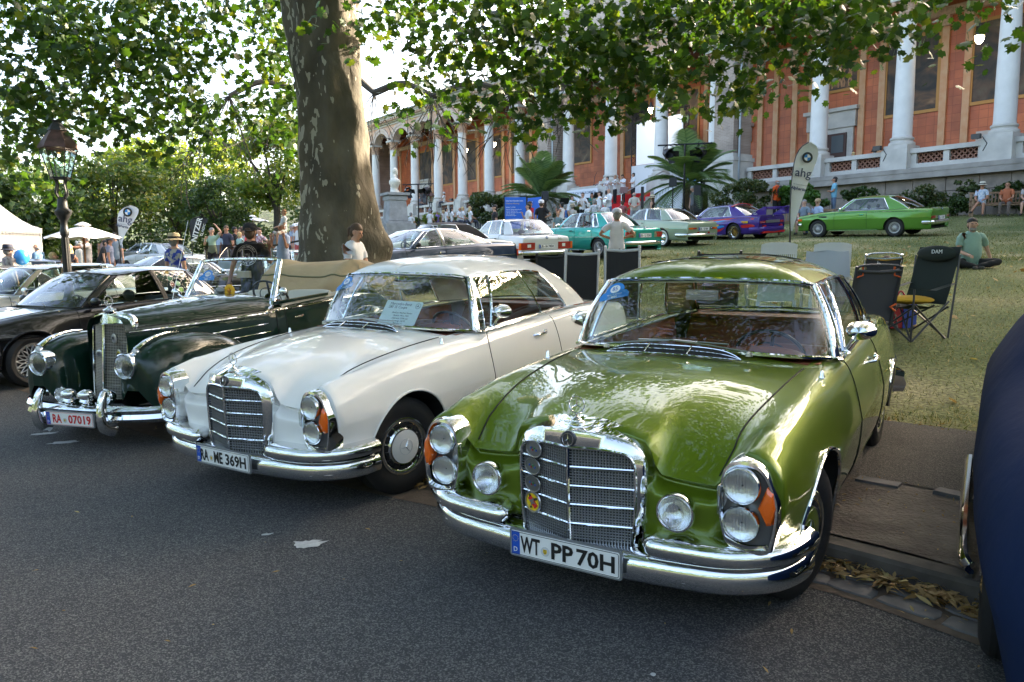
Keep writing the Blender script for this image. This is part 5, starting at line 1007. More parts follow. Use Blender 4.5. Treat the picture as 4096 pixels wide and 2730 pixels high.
 for sd in(1,-1):
  q=MB();a=at_side(B,-1.72,.872,.0,sd);q.tube([a+[.14,0,-.012],a+[.11,.035*sd,-.004],a+[.0,.042*sd,0],a+[-.03,.02*sd,.0]],[.009,.011,.012,.012],8);q.lathe([(.022,0),(.020,.012),(.0001,.016)],12,frame(a+[-.03,.012*sd,0],(1,0,0),(0,sd,0)));q.obj('door_handle',CHROME,root)
  q=MB();q.tube(row_path(B,1,-.40,-2.36,.012,sd)+[0,0,.012],.016,6);q.obj('sill_trim',CHROME if green else STEEL,root)
  a=np.array([-1.10,sd*.80,.985]);q=MB();q.tube([a,a+[.01,.03*sd,.05],a+[-.01,.06*sd,.085]],[.014,.009,.009],8);q.lathe([(.03,0),(.026,.01),(.0001,.012)],10,Matrix.Translation(a-np.array([0,0,.004])))
  c=a+[-.02,.075*sd,.125];m=frame(c,(0,1,0),(-1,0,0));q.lathe([(.001,-.10),(.035,-.085),(.058,-.04),(.066,.0),(.060,.004),(.058,-.002)],20,m@Matrix.Diagonal((1.25,.82,1,1)));mo=q.obj('door_mirror',CHROME,root)
  q=MB();q.lathe([(.059,.0),(.0001,.0)],20,m@Matrix.Diagonal((1.25,.82,1,1)));q.obj('mirror_glass',M('mirror',(.8,.8,.8),.02,1),mo)
  q=MB();q.lathe([(.016,0),(.012,.012),(.009,.03),(.006,.036),(.0001,.038)],10,Matrix.Translation(tuple(col_path(B,-.47,7.2,7.2,0,sd)[0])));q.obj('fender_marker',CHROME,root)
  if green:a=at_side(B,.52,.52,.004,sd)
 if green:
  rp_=B.roofP.reshape(-1,3);q=MB();rz_=lambda x,y:rp_[((rp_[:,0]-x)**2+(rp_[:,1]-abs(y))**2).argsort()[:3],2].mean()+.004;a_=crom(np.array([(-1.22,-.42,0),(-1.22,.42,0),(-1.72,.42,0),(-1.72,-.42,0)]),1,True)
  q.tube([(x,y,rz_(x,y))for x,y,_ in np.concatenate([np.linspace(a_[i],a_[(i+1)%4],8)[:-1]for i in range(4)])],.003,4,closed=True);q.obj('sunroof_gap',DARK,root)
 lea=seat;x0=-1.62
 q=MB();q.box((-1.75,0,.33),(2.3,1.5,.04));q.obj('cabin_floor',DARK,root,False)
 for sd in(1,-1):
  q=MB();q.grid([[(x,sd*(.74 if z<.9 else.76),z)for x in np.linspace(-.9,-2.6,12)]for z in(.35,.6,.8,.93,.975)]);q.tube([(-1.1,sd*.70,.74),(-1.9,sd*.70,.74)],.035,8);q.obj('door_card',lea,root)
 q=MB();q.box((-.86,0,.86),(.30,1.46,.22));q.ball((-.95,.38,.965),(.12,.24,.05),14);q.obj('dashboard',lea,root,ang=30)
 q=MB();q.grid([[(-.61-.14*(y/.7)**2,y,1.012-.01*(y/.7)**2),(-.86,y*1.02,.985),(-.98,y*1.02,.97)]for y in np.linspace(-.72,.72,9)]);q.obj('dash_top',M('dash pad brown',(.13,.035,.018),.5),root)
 seats(root,x0,.52,lea,.58,(.36,-.36),.90);seats(root,-2.55,.52,lea,bench=1.32,top=.965)
 q=MB();q.box((-2.86,0,.985),(.36,1.3,.03));q.obj('parcel_shelf',lea,root,False)
 steering(root,-1.17,.37,.915,.205,M('wheel rim dark',(.02,.02,.025),.3))
 q=MB();q.tube([(-.99,0,1.385),(-1.02,0,1.33),(-1.0,0,1.305)],.007,6);q.box((-1.0,0,1.30),(.025,.20,.062));q.obj('rear_view_mirror',CHROME,root,ang=20)
 if green:q=MB();q.ball((-2.62,.45,1.0),(.06,.14,.06),10);q.ball((-2.62,-.45,1.0),(.06,.14,.06),10)
 c=np.array(G[2*n][6])*[1,-1,1];c2=np.array(G[n][6])*[1,-1,1];lo=np.array(G[2*n][3])*[1,-1,1];c=c*.58+lo*.20+c2*.22
 xa=nrm(c2-c);za=np.cross(xa,nrm(c-lo));za=za if za[0]>0 else-za;rally(root,c+za*.006,xa,za,number,B)
 if not green:
  m=frame((-.80,.12,1.095),(.12,1,.06),(.80,0,.62));b=MB();b.prism([(-.19,-.105),(.17,-.105),(.19,-.09),(.19,.10),(.175,.115),(-.19,.115)],0,.003,m);o=b.obj('info_card',M('card',(.80,.84,.88),.5),root,False)
  gi=M('card print',(.12,.13,.16),.6)
  for t,px,py,sz in(('Mercedes-Benz',-.03,.085,.036),('280 SE Coupe',-.05,.055,.034),('Besitzer: Manfred Merkel',.02,.005,.020),('Baujahr: März 1969',.02,-.02,.020),('Hubraum: 2778 ccm',.02,-.045,.020),('Leistung: 160 PS',.02,-.068,.020),('Baureihe: 111',.02,-.09,.018)):text(t,sz,gi,o,m@Matrix.Translation((px,py,.0035)),.0004)
  b=MB();star3(b,m@Vector((.15,.075,.004)),.024,mat=m.to_3x3().to_4x4(),ring=.05);b.obj('card_star',gi,o)
 return root,B
RB=M('rally blue',(.02,.22,.62),.35)
def rally(root,c,x,z,num,B,s=1.0):
 m=frame(c,x,z)@Matrix.Diagonal((s,s,1,1));b=MB()
 pl=[(-.105,-.055),(.105,-.055),(.105,-.02),(.085,.0),(.066,.005)]+[(.066*math.cos(t),.012+.058*math.sin(t))for t in np.linspace(.15,math.pi-.15,12)]+[(-.066,.005),(-.085,.0),(-.105,-.02)]
 b.prism(pl,0,.003,m);o=b.obj('rally_plaque',RB,root,False)
 b=MB();b.lathe([(.036,.003),(.036,.0042),(.0001,.0043)],20,m@Matrix.Translation((0,.02,0))@Matrix.Diagonal((1,.85,1,1)));b.obj('number_disc',WHITE,o,False)
 text(num,.042,M('rally number',(.02,.12,.4),.5),o,m@Matrix.Translation((0,.02,.0048)),.0004)
 text('10. bis 12. Juli 2026',.014,WHITE,o,m@Matrix.Translation((0,-.022,.0036)),.0003);text('BNN',.019,WHITE,o,m@Matrix.Translation((0,-.042,.0036)),.0003,bold=.001)
 return o
GREEN=paint('olive green metallic',(.118,.175,.010),.4,.34);IVORY=paint('ivory paint',(.80,.785,.745),0,.4)
LEATHER=M('cognac leather',(.26,.075,.032),.45,noise=.15,nscale=8,bump=.2,bscale=40);LEATHER2=M('red brown leather',(.22,.060,.030),.45,noise=.15,nscale=8,bump=.2,bscale=40)
coupe('parked_car','olive green metallic coupe with round fog lamps and club badges on its grille',(.64743,3.76855,.002),(0,R(1.505),R(-122.235)),GREEN,GREEN,LEATHER,[('WT',-.162,.098),('*',-.088,0),('PP',-.004,.106),('70H',.152,.176)],'85',True)
coupe('parked_car','ivory white coupe between the green coupe and the dark green convertible',(-1.39347,5.33997,0),(0,R(1.947),R(-122.972)),IVORY,IVORY,LEATHER2,[('RA',-.175,.080),('*',-.107,0),('ME',-.036,.088),('369H',.135,.20)],'86',False)
# ------------------------------------------------------------------ generic saloons and coupes
def cross(car,x,z,W,mat=None):pass
def auto(name,label,loc,rot,pm,p,group=None,trimc=CHROME,glassm=None,interior=None):
 root=thing(name,label,'car',loc,rot=rot,group=group);d=dict(W=.86,fo=.82,ro=1.15,wb=2.63,cx=-.55,rbx=-2.75,zb=.93,ra=.345,rt=.31,zs=.22,nk=4,nr=2,hoodrow=7,doortop=6);d.update(p);p=d;p['lip']=p.get('lip',(pm,.008))
 B=car_shell(root,p,pm);W_,zb,wb=p['W'],p['zb'],p['wb'];zbr=p.get('zbr',zb+.01);cx,rx=p['cx'],p['rbx']
 hx,hz,rhx=p.get('hx',cx-.62),p.get('hz',1.31),p.get('rhx',rx+.62);tw=p.get('tw',.70);bw=p.get('bw',.90);ax=p.get('ax',.26);zr=p.get('zr',hz+.02)
 g0=cx-ax-.10;g1=p.get('g1',rx+.42);r0=hx-.17;r1=p.get('r1',rhx+.22);ps=p.get('pillars',[])
 bp=[(cx,0,zb+.02),(cx-.03,W_*.4,zb+.015),(cx-ax*.55,W_*.74,zb),(cx-ax,W_*(bw-.02),zb-.005),(g0,W_*bw,zb-.005)]
 rp=[(hx+.05,0,hz),(hx+.035,W_*.32,hz-.003),(hx-.01,W_*tw*.84,hz-.015),(hx-.07,W_*tw*.97,hz-.03),(r0,W_*tw,hz-.03)]
 seg=['ws','ws','ws','A']
 for k,(xb,xt)in enumerate(ps):
  for dx in(.035,-.035):
   f=(g0-xb-dx)/(g0-g1);bp.append((xb+dx,W_*bw,zb-.005+(zbr-zb)*f));rp.append((xt+dx,W_*tw*(1.0+.02*math.sin(f*3.1)),hz-.03+(zr-hz)*f+.03*math.sin(f*3.1)))
  seg+=['side','P']
 if not ps:
  xm,tm=(g0+g1)/2,(r0+r1)/2;bp.append((xm,W_*bw,(zb+zbr)/2-.005));rp.append((tm,W_*tw*1.02,hz-.005));seg.append('side')
 bp+=[(g1,W_*(bw-.02),zbr-.005),(rx+.12,W_*(bw-.07),zbr+.0),(rx-.02,W_*(bw-.13),zbr+.0),(rx-.13,W_*.36,zbr+.015),(rx-.15,0,zbr+.02)]
 rp+=[(r1,W_*tw*.985,zr-.04),(rhx+.03,W_*tw*.93,zr-.04),(rhx-.02,W_*tw*.84,zr-.03),(rhx-.06,W_*tw*.40,zr-.005),(rhx-.07,0,zr)]
 seg+=['side','C','C','rw','rw']
 greenhouse(B,bp,rp,seg,p.get('roofmat',pm),glassm,crown=p.get('crown',.05),n=4,mrow=4,trim=(trimc,.009),bulge=.02,wsb=.03)
 il=interior or M('dark interior',(.03,.03,.032),.7);n=B.n;k0=4*n
 for k,(xb,xt)in enumerate(ps):
  q=MB();i=[j for j,s in enumerate(seg)if s=='P'][k]
  for sd in(1,-1):g=B.G[i*n:(i+1)*n+1]*[1,sd,1];q.grid(g+[0,.004*sd,0])
  q.obj('pillar',p.get('pillarmat',trimc),root)
 q=MB();q.box(((cx+rx)/2-.2,0,.30),(abs(rx-cx)-.3,W_*1.6,.04));q.box((cx-.22,0,zb-.13),(.32,W_*1.62,.2));q.box((rx-.0,0,zbr-.06),(.3,W_*1.5,.03));
 for sd in(1,-1):q.box(((cx+rx)/2-.1,sd*(W_-.13),(.3+zb)/2-.02),(abs(rx-cx)-.5,.05,zb-.34))
 q.obj('cabin_lining',il,root,False)
 seats(root,cx-.95,.45,il,.5,(.36,-.36),.90,headrest=True);seats(root,rx+.50,.45,il,bench=1.25,top=.90);steering(root,cx-.52,.37,zb-.03,.19)
 q=MB();c0=(W_*bw-.02)
 for y0,y1 in((.45,.0),(-.25,-.6)):q.tube([(cx+.02,y0,zb+.025),(cx-.06,(y0+y1)/2,zb+.045),(cx-.08,y1,zb+.05)],.009,5)
 q.obj('wiper',BLACK,root)
 if p.get('beltline',True):
  for sd in(1,-1):q=MB();q.tube(row_path(B,p.get('beltrow',4),p['fo']-.12,-wb-p['ro']+.12,.006,sd),p.get('beltr',.010),5,flat=.6);q.obj('belt_moulding',trimc,root)
 for sd in(1,-1):q=MB();q.tube(row_path(B,1,-.38,-wb+.38,.006,sd),.014,5);q.obj('sill_trim',p.get('sillmat',trimc),root)
 q=MB()
 for x in[cx-.18]+[0.5*(xb+xb)for xb,xt in ps]+([p['dx']]if 'dx' in p else[]):q.tube(col_path(B,x,1.5,6,.002),.004,4)
 q.mirror();q.obj('door_gap',DARK,root)
 q=MB();q.tube(row_path(B,7,cx,p['fo']-.12,.001),.004,4);q.mirror();q.obj('bonnet_gap',DARK,root)
 for x in p.get('handles',[ps[0][0]+.15]if ps else[-1.6]):
  for sd in(1,-1):a=at_side(B,x,p.get('hz_',.80),.006,sd);q=MB();q.box(a,(.14,.03,.028));q.obj('door_handle',trimc,root)
 mm=p.get('mirrormat',trimc)
 for sd in(1,-1):a=np.array([cx-ax-.12,sd*W_*(bw+.02),zb]);q=MB();q.ball(a+[0,sd*.10,.06],(.05,.10,.06),10);q.rod(a,a+[0,sd*.09,.05],.014);q.obj('door_mirror',mm,root)
 for x in(0,-wb):
  for sd in(1,-1):wheel(root,x,sd*p.get('track',W_-.135),p['rt'],p.get('wh','alpina'),p['rt'],p.get('rr',.195),p.get('ww',.20),p.get('cap'),wall=p.get('wall',False),spin=random.random())
 fo,xe=p['fo'],-wb-p['ro'];bh=p.get('bz',.46);bm=p.get('bumpmat',trimc);bt=p.get('bt',.055)
 def bar(sgn,xa,wrap):
  h=crom(np.array([(xa-sgn*wrap,W_*.99,bh),(xa-sgn*.17,W_*.93,bh),(xa-sgn*.03,W_*.70,bh),(xa+sgn*.02,W_*.35,bh),(xa+sgn*.03,0,bh)]),4);h=mirror_path(h)
  return h[::-1]if sgn>0 else h
 for sgn,xa,nm in((1,fo,'front_bumper'),(-1,xe,'rear_bumper')):
  sweep(bar(sgn,xa,p.get('bwrap',.42)),[(-.04,-bt),(.02,-bt),(.045,-bt*.5),(.05,0),(.045,bt*.5),(.02,bt),(-.04,bt)],nm,bm,root)
 return root,B
def rear_kit(root,B,plate,lights,pz=.64,pw=.52,ph=.11,badge=None,px=None):
 p=B.p;xe=-p['wb']-p['ro']
 def tailx(y,z):
  q=B.A[:,:3*B.nk].reshape(-1,3);d=(q[:,1]-abs(y))**2+(q[:,2]-z)**2;return q[np.argsort(d)[:6],0].min()
 if plate:number_plate(root,(tailx(.1,pz)-.012,0,pz),(0,-1,0),(-1,0,.05),plate,pw,ph,detail=False)
 for sd in(1,-1):
  for(y0,y1,z0,z1,m)in lights:
   q=MB();P=[]
   for z in(z0,z1):P.append([(tailx(y,z)-.018,sd*y,z)for y in np.linspace(y0,y1,5)])
   P=np.array(P);b=P.copy();b[...,0]+=.05;q.grid(np.concatenate([b[:1],P,b[1:]]));q.add(np.concatenate([P[:,0],b[:,0]]),[(0,1,3,2)]);q.add(np.concatenate([P[:,-1],b[:,-1]]),[(0,2,3,1)]);q.obj('tail_light',m,root,False)
 if badge:roundel(root,frame((tailx(0,badge)-.006,0,badge),(0,-1,0),(-1,0,.4)),.041)
def front_kit(root,B,lamps,z=.64,r=.075,grille=True,ind=True,gm=None):
 p=B.p;fo=p['fo'];W_=p['W'];cu=p.get('cur',.1)
 fx=lambda y:fo-cu*1.2*(y/W_)**2-.025
 q=MB();q.grid([[(fx(y)+.012,y,zz)for y in np.linspace(-W_*.86,W_*.86,15)]for zz in(z-.10,z+.095)]);q.obj('front_panel',gm or BLACK,root)
 for y in lamps:
  for sd in(1,-1):headlamp(root,(fx(y)+.03,sd*y,z),r,d=.03)
 if grille:
  for sd in(1,-1):
   q=MB();k=[(sd*(.055+.045*math.cos(t)*1.0),z+.115*math.sin(t))for t in np.linspace(0,2*math.pi,16,endpoint=False)]
   q.tube([(fx(0)+.05,sd*.055+.04*np.sign(math.cos(t))*abs(math.cos(t))**.5,z+.105*np.sign(math.sin(t))*abs(math.sin(t))**.5)for t in np.linspace(0,2*math.pi,16,endpoint=False)],.008,5,closed=True)
   for i in range(6):q.rod((fx(0)+.04,sd*(.025+.012*i),z-.1),(fx(0)+.04,sd*(.025+.012*i),z+.1),.003,4)
   q.obj('kidney_grille',CHROME,root)
 if ind:
  for sd in(1,-1):q=MB();q.box((fx(W_*.9)-.06,sd*W_*.90,z),(.16,.06,.075));q.obj('indicator',AMBER,root,False)
P4=['P']
IN_L=M('beige interior',(.40,.33,.24),.7)
E9G=paint('leaf green metallic',(.105,.27,.035),.35,.32)
DY=1.0
def gz(x,y):return ground_z(x,y)
r_,B_=auto('parked_car','leaf green two door coupe parked highest on the lawn, seen from its left side',(11.51,27.6,2.14),(R(-4.5),R(-.7),R(131)),E9G,dict(W=.835,fo=.87,ro=1.16,wb=2.625,zb=.905,zh0=.76,zh1=.90,zt0=.93,zt1=.88,cx=-.42,hx=-1.08,rhx=-2.32,rbx=-2.98,hz=1.30,g1=-2.42,r1=-2.18,ax=.3,tw=.70,crown=.06,rr=.185,ra=.35,beltrow=5,dx=-1.72,handles=[-1.55],hz_=.76,bwrap=.3,flare=.03,cap=SILVER))
rear_kit(r_,B_,[('*',-.09,0),('UL',-.17,.1),('E 30',.08,.18)],[(.30,.50,.57,.66,CHROME),(.50,.72,.57,.66,RED)],.58,badge=.86)
front_kit(r_,B_,(.42,.62),.63,.07)
q=MB()
for sd in(1,-1):a=at_side(B_,.33-.9,.72,.006,sd);q.box(a+[.38-.0,0,.0],(.28,.02,.055),rz=-.03*sd)
q.obj('side_vent',BLACK,r_,False)
for sd in(1,-1):roundel(r_,frame((-2.50,sd*.695,.985),(-sd,0,0),(0,sd,.25)),.04)
TEAL=paint('turquoise metallic',(.03,.36,.29),.4,.32)
r_,B_=auto('parked_car','turquoise four door saloon behind the man with hands on hips',(1.73,26.03,1.52),(R(-1.6),R(-1.4),R(126.9)),TEAL,dict(W=.875,fo=.84,ro=1.17,wb=2.69,zb=.945,zh0=.80,zh1=.93,zt0=.95,zt1=.89,cx=-.50,hx=-1.13,rhx=-2.45,rbx=-3.0,hz=1.37,g1=-2.65,r1=-2.36,tw=.72,crown=.05,pillars=[(-1.62,-1.68),(-2.42,-2.24)],handles=[-1.45,-2.3],hz_=.83,ra=.35,bwrap=.3,beltrow=4))
rear_kit(r_,B_,[('UB',-.17,.10),('*',-.09,0),('LI 33H',.10,.26)],[(.40,.50,.62,.80,CHROME),(.50,.78,.63,.79,RED)],.68,badge=.92)
front_kit(r_,B_,(.42,.62),.66,.07)
PEARL=paint('pearl white',(.66,.66,.64),.15,.35)
r_,B_=auto('parked_car','white four door saloon with long red tail lamps parked beside the turquoise one',(-.73,26.08,1.35),(R(-2.1),R(-2.5),R(116.9)),PEARL,dict(W=.90,fo=.87,ro=1.18,wb=2.795,zb=.955,zh0=.80,zh1=.94,zt0=.98,zt1=.90,cx=-.50,hx=-1.12,rhx=-2.62,rbx=-3.12,hz=1.36,g1=-2.72,r1=-2.50,tw=.72,crown=.05,pillars=[(-1.62,-1.66),(-2.48,-2.34)],handles=[-1.45,-2.3],hz_=.83,ra=.35,bumpmat=CHROME,wh='bbs',beltrow=4,bz=.44))
rear_kit(r_,B_,[('UB',-.17,.10),('*',-.095,0),('IA 745H',.09,.28)],[(.40,.84,.53,.74,RED),(.84,.90,.53,.74,AMBER),(.53,.64,.60,.69,WHITE)],.62,badge=.87)
text('745i',.09,CHROME,r_,frame((-3.965,-.45,.83),(0,-1,0),(-1,0,.1)),.003)
front_kit(r_,B_,(.40,.62),.66,.08)
NAVY=paint('midnight blue metallic',(.005,.019,.048),.15,.4)
r_,B_=auto('parked_car','midnight blue two door coupe with chrome edged windows behind the plane tree',(-3.15,16.1,.74),(R(.4),R(3.0),R(221)),NAVY,dict(W=.865,fo=.82,ro=1.16,wb=2.626,zb=.93,zh0=.78,zh1=.92,zt0=.95,zt1=.90,cx=-.42,hx=-1.16,rhx=-2.10,rbx=-3.0,hz=1.29,g1=-2.50,r1=-2.02,ax=.32,tw=.70,crown=.045,pillars=[(-1.62,-1.56)],pillarmat=BLACK,handles=[-1.5],hz_=.80,bumpmat=BLACK,beltrow=4,mirrormat=BLACK,cap=SILVER))
rear_kit(r_,B_,None,[(.45,.80,.60,.76,RED)],.6);front_kit(r_,B_,(.42,.64),.63,.08)
q=MB();q.tube([(-3.62,y,.925-.02*(y/.6)**2)for y in np.linspace(-.66,.66,9)],.03,8,flat=.5);q.obj('boot_spoiler',BLACK,r_)
SAGE=paint('sage green metallic',(.30,.36,.25),.35,.35)
r_,B_=auto('parked_car','pale sage green coupe with whitewall tyres beside the purple race car',(4.63,29.65,1.98),(R(-2.1),R(-3.2),R(123.7)),SAGE,dict(W=.84,fo=.80,ro=1.18,wb=2.55,zb=.92,zh0=.78,zh1=.91,zt0=.94,zt1=.86,cx=-.48,hx=-1.05,rhx=-2.30,rbx=-2.85,hz=1.29,g1=-2.42,r1=-2.20,tw=.70,crown=.05,pillars=[(-1.62,-1.56)],handles=[-1.5],hz_=.80,wh='disc',wall=True,beltrow=4,bwrap=.5,rr=.185,tail=-.03,bz=.42))
rear_kit(r_,B_,[('UB',-.17,.10),('*',-.095,0),('GV 8H',.08,.22)],[(.52,.70,.62,.68,AMBER),(.36,.50,.62,.68,RED),(.22,.30,.47,.53,RED)],.63,badge=None)
roundel(r_,frame((-3.76,-.36,.66),(0,-1,0),(-1,0,0)),.04)
front_kit(r_,B_,(.55,),.66,.09)
PURP=paint('violet race paint',(.045,.018,.19),.1,.35)
r_,B_=auto('race_car','violet race coupe with red and blue flames and a tall rear wing',(7.71,31.82,2.10),(R(-3.5),R(-.1),R(125.8)),PURP,dict(W=.88,fo=.88,ro=1.14,wb=2.625,zb=.905,zh0=.76,zh1=.90,zt0=.93,zt1=.88,cx=-.42,hx=-1.08,rhx=-2.32,rbx=-2.98,hz=1.30,g1=-2.42,r1=-2.18,ax=.3,tw=.66,bw=.85,crown=.06,flare=.05,rr=.215,ww=.28,wh='mesh',cap=M('gold rim',(.42,.26,.06),.3,1),ra=.365,rt=.315,beltrow=5,dx=-1.72,bumpmat=PURP,bz=.36,bt=.10,zs=.18),glassm=GLASS)
RACER=paint('race red',(.5,.015,.02));RACEB=paint('race sky blue',(.02,.25,.6))
rear_kit(r_,B_,None,[(.44,.72,.60,.68,RED),(.0,.42,.60,.70,STEEL)],.6,badge=.86);front_kit(r_,B_,(.42,.62),.63,.07)
q=MB()
for sd in(1,-1):q.prism([(-3.15,.86),(-3.95,.90),(-3.98,1.20),(-3.86,1.20)],.68,.72,Matrix(((1,0,0,0),(0,0,sd,0),(0,1,0,0),(0,0,0,1))))
q.box((-3.90,0,1.14),(.26,1.40,.035),rot=np.array(Matrix.Rotation(.25,3,'Y')));q.obj('rear_wing',PURP,r_,False)
q=MB();q.tube([(-2.36,y,1.375-.09*(y/.6)**2)for y in np.linspace(-.62,.62,11)],.035,8,flat=.5);q.obj('roof_spoiler',RACER,r_)
def flame(poly,m,nm,off=.006):
 for sd in(1,-1):
  q=MB();c=[]
  poly_=crom(np.array([(a,b,0)for a,b in poly]),3,True)[:,:2]
  P=[[at_side(B_,a,b,off,sd)for a,b in poly_]];ctr=np.mean(P[0],0);ctr=at_side(B_,np.mean(poly_[:,0]),np.mean(poly_[:,1]),off,sd)
  V=P[0]+[ctr];n_=len(poly_);q.add(V,[(i,(i+1)%n_,n_)for i in range(n_)]);q.obj(nm,m,r_,False)
flame([(-.9,.76),(-1.6,.80),(-2.4,.84),(-3.4,.82),(-3.4,.74),(-2.6,.75),(-1.8,.70)],RACER,'flame_stripe')
flame([(-.9,.70),(-1.7,.69),(-2.3,.73),(-2.9,.72),(-2.2,.77),(-1.5,.75)],RACEB,'flame_stripe',.009)
flame([(-1.5,.40),(-2.1,.45),(-2.25,.50),(-2.0,.36),(-1.6,.30)],RACER,'flame_stripe');flame([(-1.6,.50),(-2.1,.58),(-2.2,.52),(-1.8,.46)],RACEB,'flame_stripe')
flame([(-2.98,.55),(-3.35,.58),(-3.55,.50),(-3.3,.46),(-3.0,.46)],RACER,'flame_stripe');flame([(-1.55,.58),(-1.75,.62),(-1.95,.60),(-1.85,.54),(-1.7,.56)],M('race yellow',(.75,.5,.02),.4),'flame_stripe',.01)
q=MB();a=at_side(B_,-3.12,.665,.012);q.box(a,(.30,.012,.075));o=q.obj('decal',M('race yellow'),r_,False);text('BOSCH',.06,REDINK,r_,frame(a+[0,.010,0],(-1,0,0),(0,1,0)),.001)
text('Hot',.09,WHITE,r_,frame((-3.45,.725,1.02),(-1,0,0),(0,1,0)),.002);text('Chase',.07,WHITE,r_,frame((-3.5,.725,.95),(-1,0,0),(0,1,0)),.002)
q=MB();q.box((-3.72,0,.26),(.2,1.3,.08));q.box((-3.7,.5,.42),(.14,.14,.2));q.box((-3.7,-.5,.42),(.14,.14,.2));q.obj('rear_diffuser',RACER,r_,False)
CREAM=paint('cream paint',(.62,.60,.50))
r_,B_=auto('parked_car','cream convertible with its black fabric hood up behind the midnight blue coupe',(-3.2,20.6,1.06),(0,R(1),R(205)),CREAM,dict(W=.80,fo=.75,ro=.95,wb=2.40,zb=.90,zh0=.76,zh1=.89,zt0=.90,zt1=.80,cx=-.50,hx=-.92,rhx=-2.0,rbx=-2.55,hz=1.30,g1=-1.75,r1=-1.6,tw=.76,crown=.07,wh='disc',bz=.42,roofmat=M('black hood cloth',(.012,.012,.014),.9),beltline=False))
front_kit(r_,B_,(.55,),.66,.085);rear_kit(r_,B_,None,[(.5,.65,.55,.7,RED)])
BEIGE=paint('pale champagne paint',(.62,.58,.50))
r_,B_=auto('parked_car','pale champagne saloon seen over the black car roof, side windows lit',(-8.6,22.8,.28),(0,0,R(176)),BEIGE,dict(W=.86,fo=.80,ro=1.1,wb=2.6,cx=-.5,hx=-1.0,rhx=-2.75,rbx=-3.05,hz=1.40,pillars=[(-1.55,-1.5),(-2.4,-2.3)],tw=.76,wh='disc'))
front_kit(r_,B_,(.5,),.66,.09);rear_kit(r_,B_,None,[(.5,.7,.55,.75,RED)])
ICEB=paint('ice blue metallic',(.30,.38,.46),.3)
r_,B_=auto('parked_car','ice blue saloon roof behind the champagne car near the white flag',(-10.5,31.0,.55),(0,0,R(96)),ICEB,dict(hz=1.36))
front_kit(r_,B_,(.5,),.66,.09);rear_kit(r_,B_,None,[(.5,.7,.55,.75,RED)])
BLK=paint('black paint',(.008,.008,.010),0,.3)
r_,B_=auto('parked_car','black car with its boot lid raised beside the man in a black T-shirt',(-6.9,19.3,.22),(0,0,R(48)),BLK,dict(hz=1.33))
front_kit(r_,B_,(.5,),.66,.09);rear_kit(r_,B_,None,[(.5,.78,.55,.72,RED)])
B_.parts['boot_lid'].matrix_local=Matrix.Translation((-2.95,0,.95))@Matrix.Rotation(R(-52),4,'Y')@Matrix.Translation((2.95,0,-.95))
far=[('silver hatchback parked far left under the trees',(-21.5,42,.9),170,(.5,.5,.48)),('white estate parked beyond the straw hat woman',(-17.5,36,.75),150,(.65,.65,.63)),('silver blue car behind the men at the barrier',(-6.3,36,1.0),185,(.35,.42,.52)),('grey saloon behind the pattern shirt man',(-9.2,33,.8),160,(.40,.45,.47)),('white van like car far behind the black flag',(-15.2,50,1.1),175,(.7,.7,.7)),('red nosed pale car below the raised arm man',(-7.0,26.2,.55),200,(.62,.58,.55))]
for l_,c_,a_,k_ in far:
 r_,B_=auto('parked_car',l_,c_,(0,0,R(a_)),paint('far paint %.2f %.2f'%k_[:2],k_),dict(hz=1.36,nk=3,pillars=[(-1.6,-1.6)],wh='disc'));front_kit(r_,B_,(.5,),.66,.09);rear_kit(r_,B_,None,[(.5,.78,.55,.72,RED)])
r_,B_=auto('parked_car','black two door saloon with silver cross spoke wheels beside the lamp post',(-6.53,9.53,0),(0,R(1.5),R(-120.3)),BLK,dict(W=.83,fo=.80,ro=.98,wb=2.57,zb=.915,zbr=.94,zh0=.77,zh1=.91,zt0=.96,zt1=.92,cx=-.42,hx=-1.14,rhx=-2.42,rbx=-2.82,hz=1.325,g1=-2.42,r1=-2.34,ax=.26,tw=.70,crown=.055,pillars=[(-1.90,-1.80)],pillarmat=BLACK,wh='bbs',rt=.318,rr=.225,ww=.22,ra=.36,bumpmat=BLK,bz=.40,bt=.12,sillmat=BLK,flare=.025,track=.72,mirrormat=BLK,handles=[-1.75],hz_=.79,beltrow=3,lip=(BLK,.012),nk=5,nr=3),trimc=M('black gloss trim',(.01,.01,.011),.15),glassm=GLASS)
front_kit(r_,B_,(.40,.60),.64,.072);rear_kit(r_,B_,None,[(.5,.78,.6,.75,RED)])
BG=B_.G;n_=B_.n
for k,(dx,dz,c_)in enumerate([(0,.24,(.55,.28,.10)),(.02,.15,(.04,.18,.12)),(.03,.06,(.28,.05,.06)),(.12,.07,(.35,.55,.38)),(.05,-.03,(.05,.45,.42)),(.14,-.02,(.30,.50,.08))]):
 q=MB();c=np.array([-2.05-dx,.688-dz*.42,1.055+dz]);m=frame(c,(-1,0,0),(0,1,.42));q.lathe([(.042,0),(.042,.003),(.0001,.0035)],20,m);o=q.obj('round_sticker',M('sticker %d'%k,c_,.5),r_,False);q=MB();q.lathe([(.042,.0032),(.037,.0045)],20,m);q.obj('sticker_rim',WHITE,o,False)
q=MB();q.rod((-1.25,0,1.37),(-1.55,0,1.47),.005,5,0,.003);q.ball((-1.24,0,1.37),(.05,.02,.015),8);q.obj('roof_aerial',BLACK,r_)
SIL=paint('polar silver metallic',(.50,.51,.50),.45,.3)
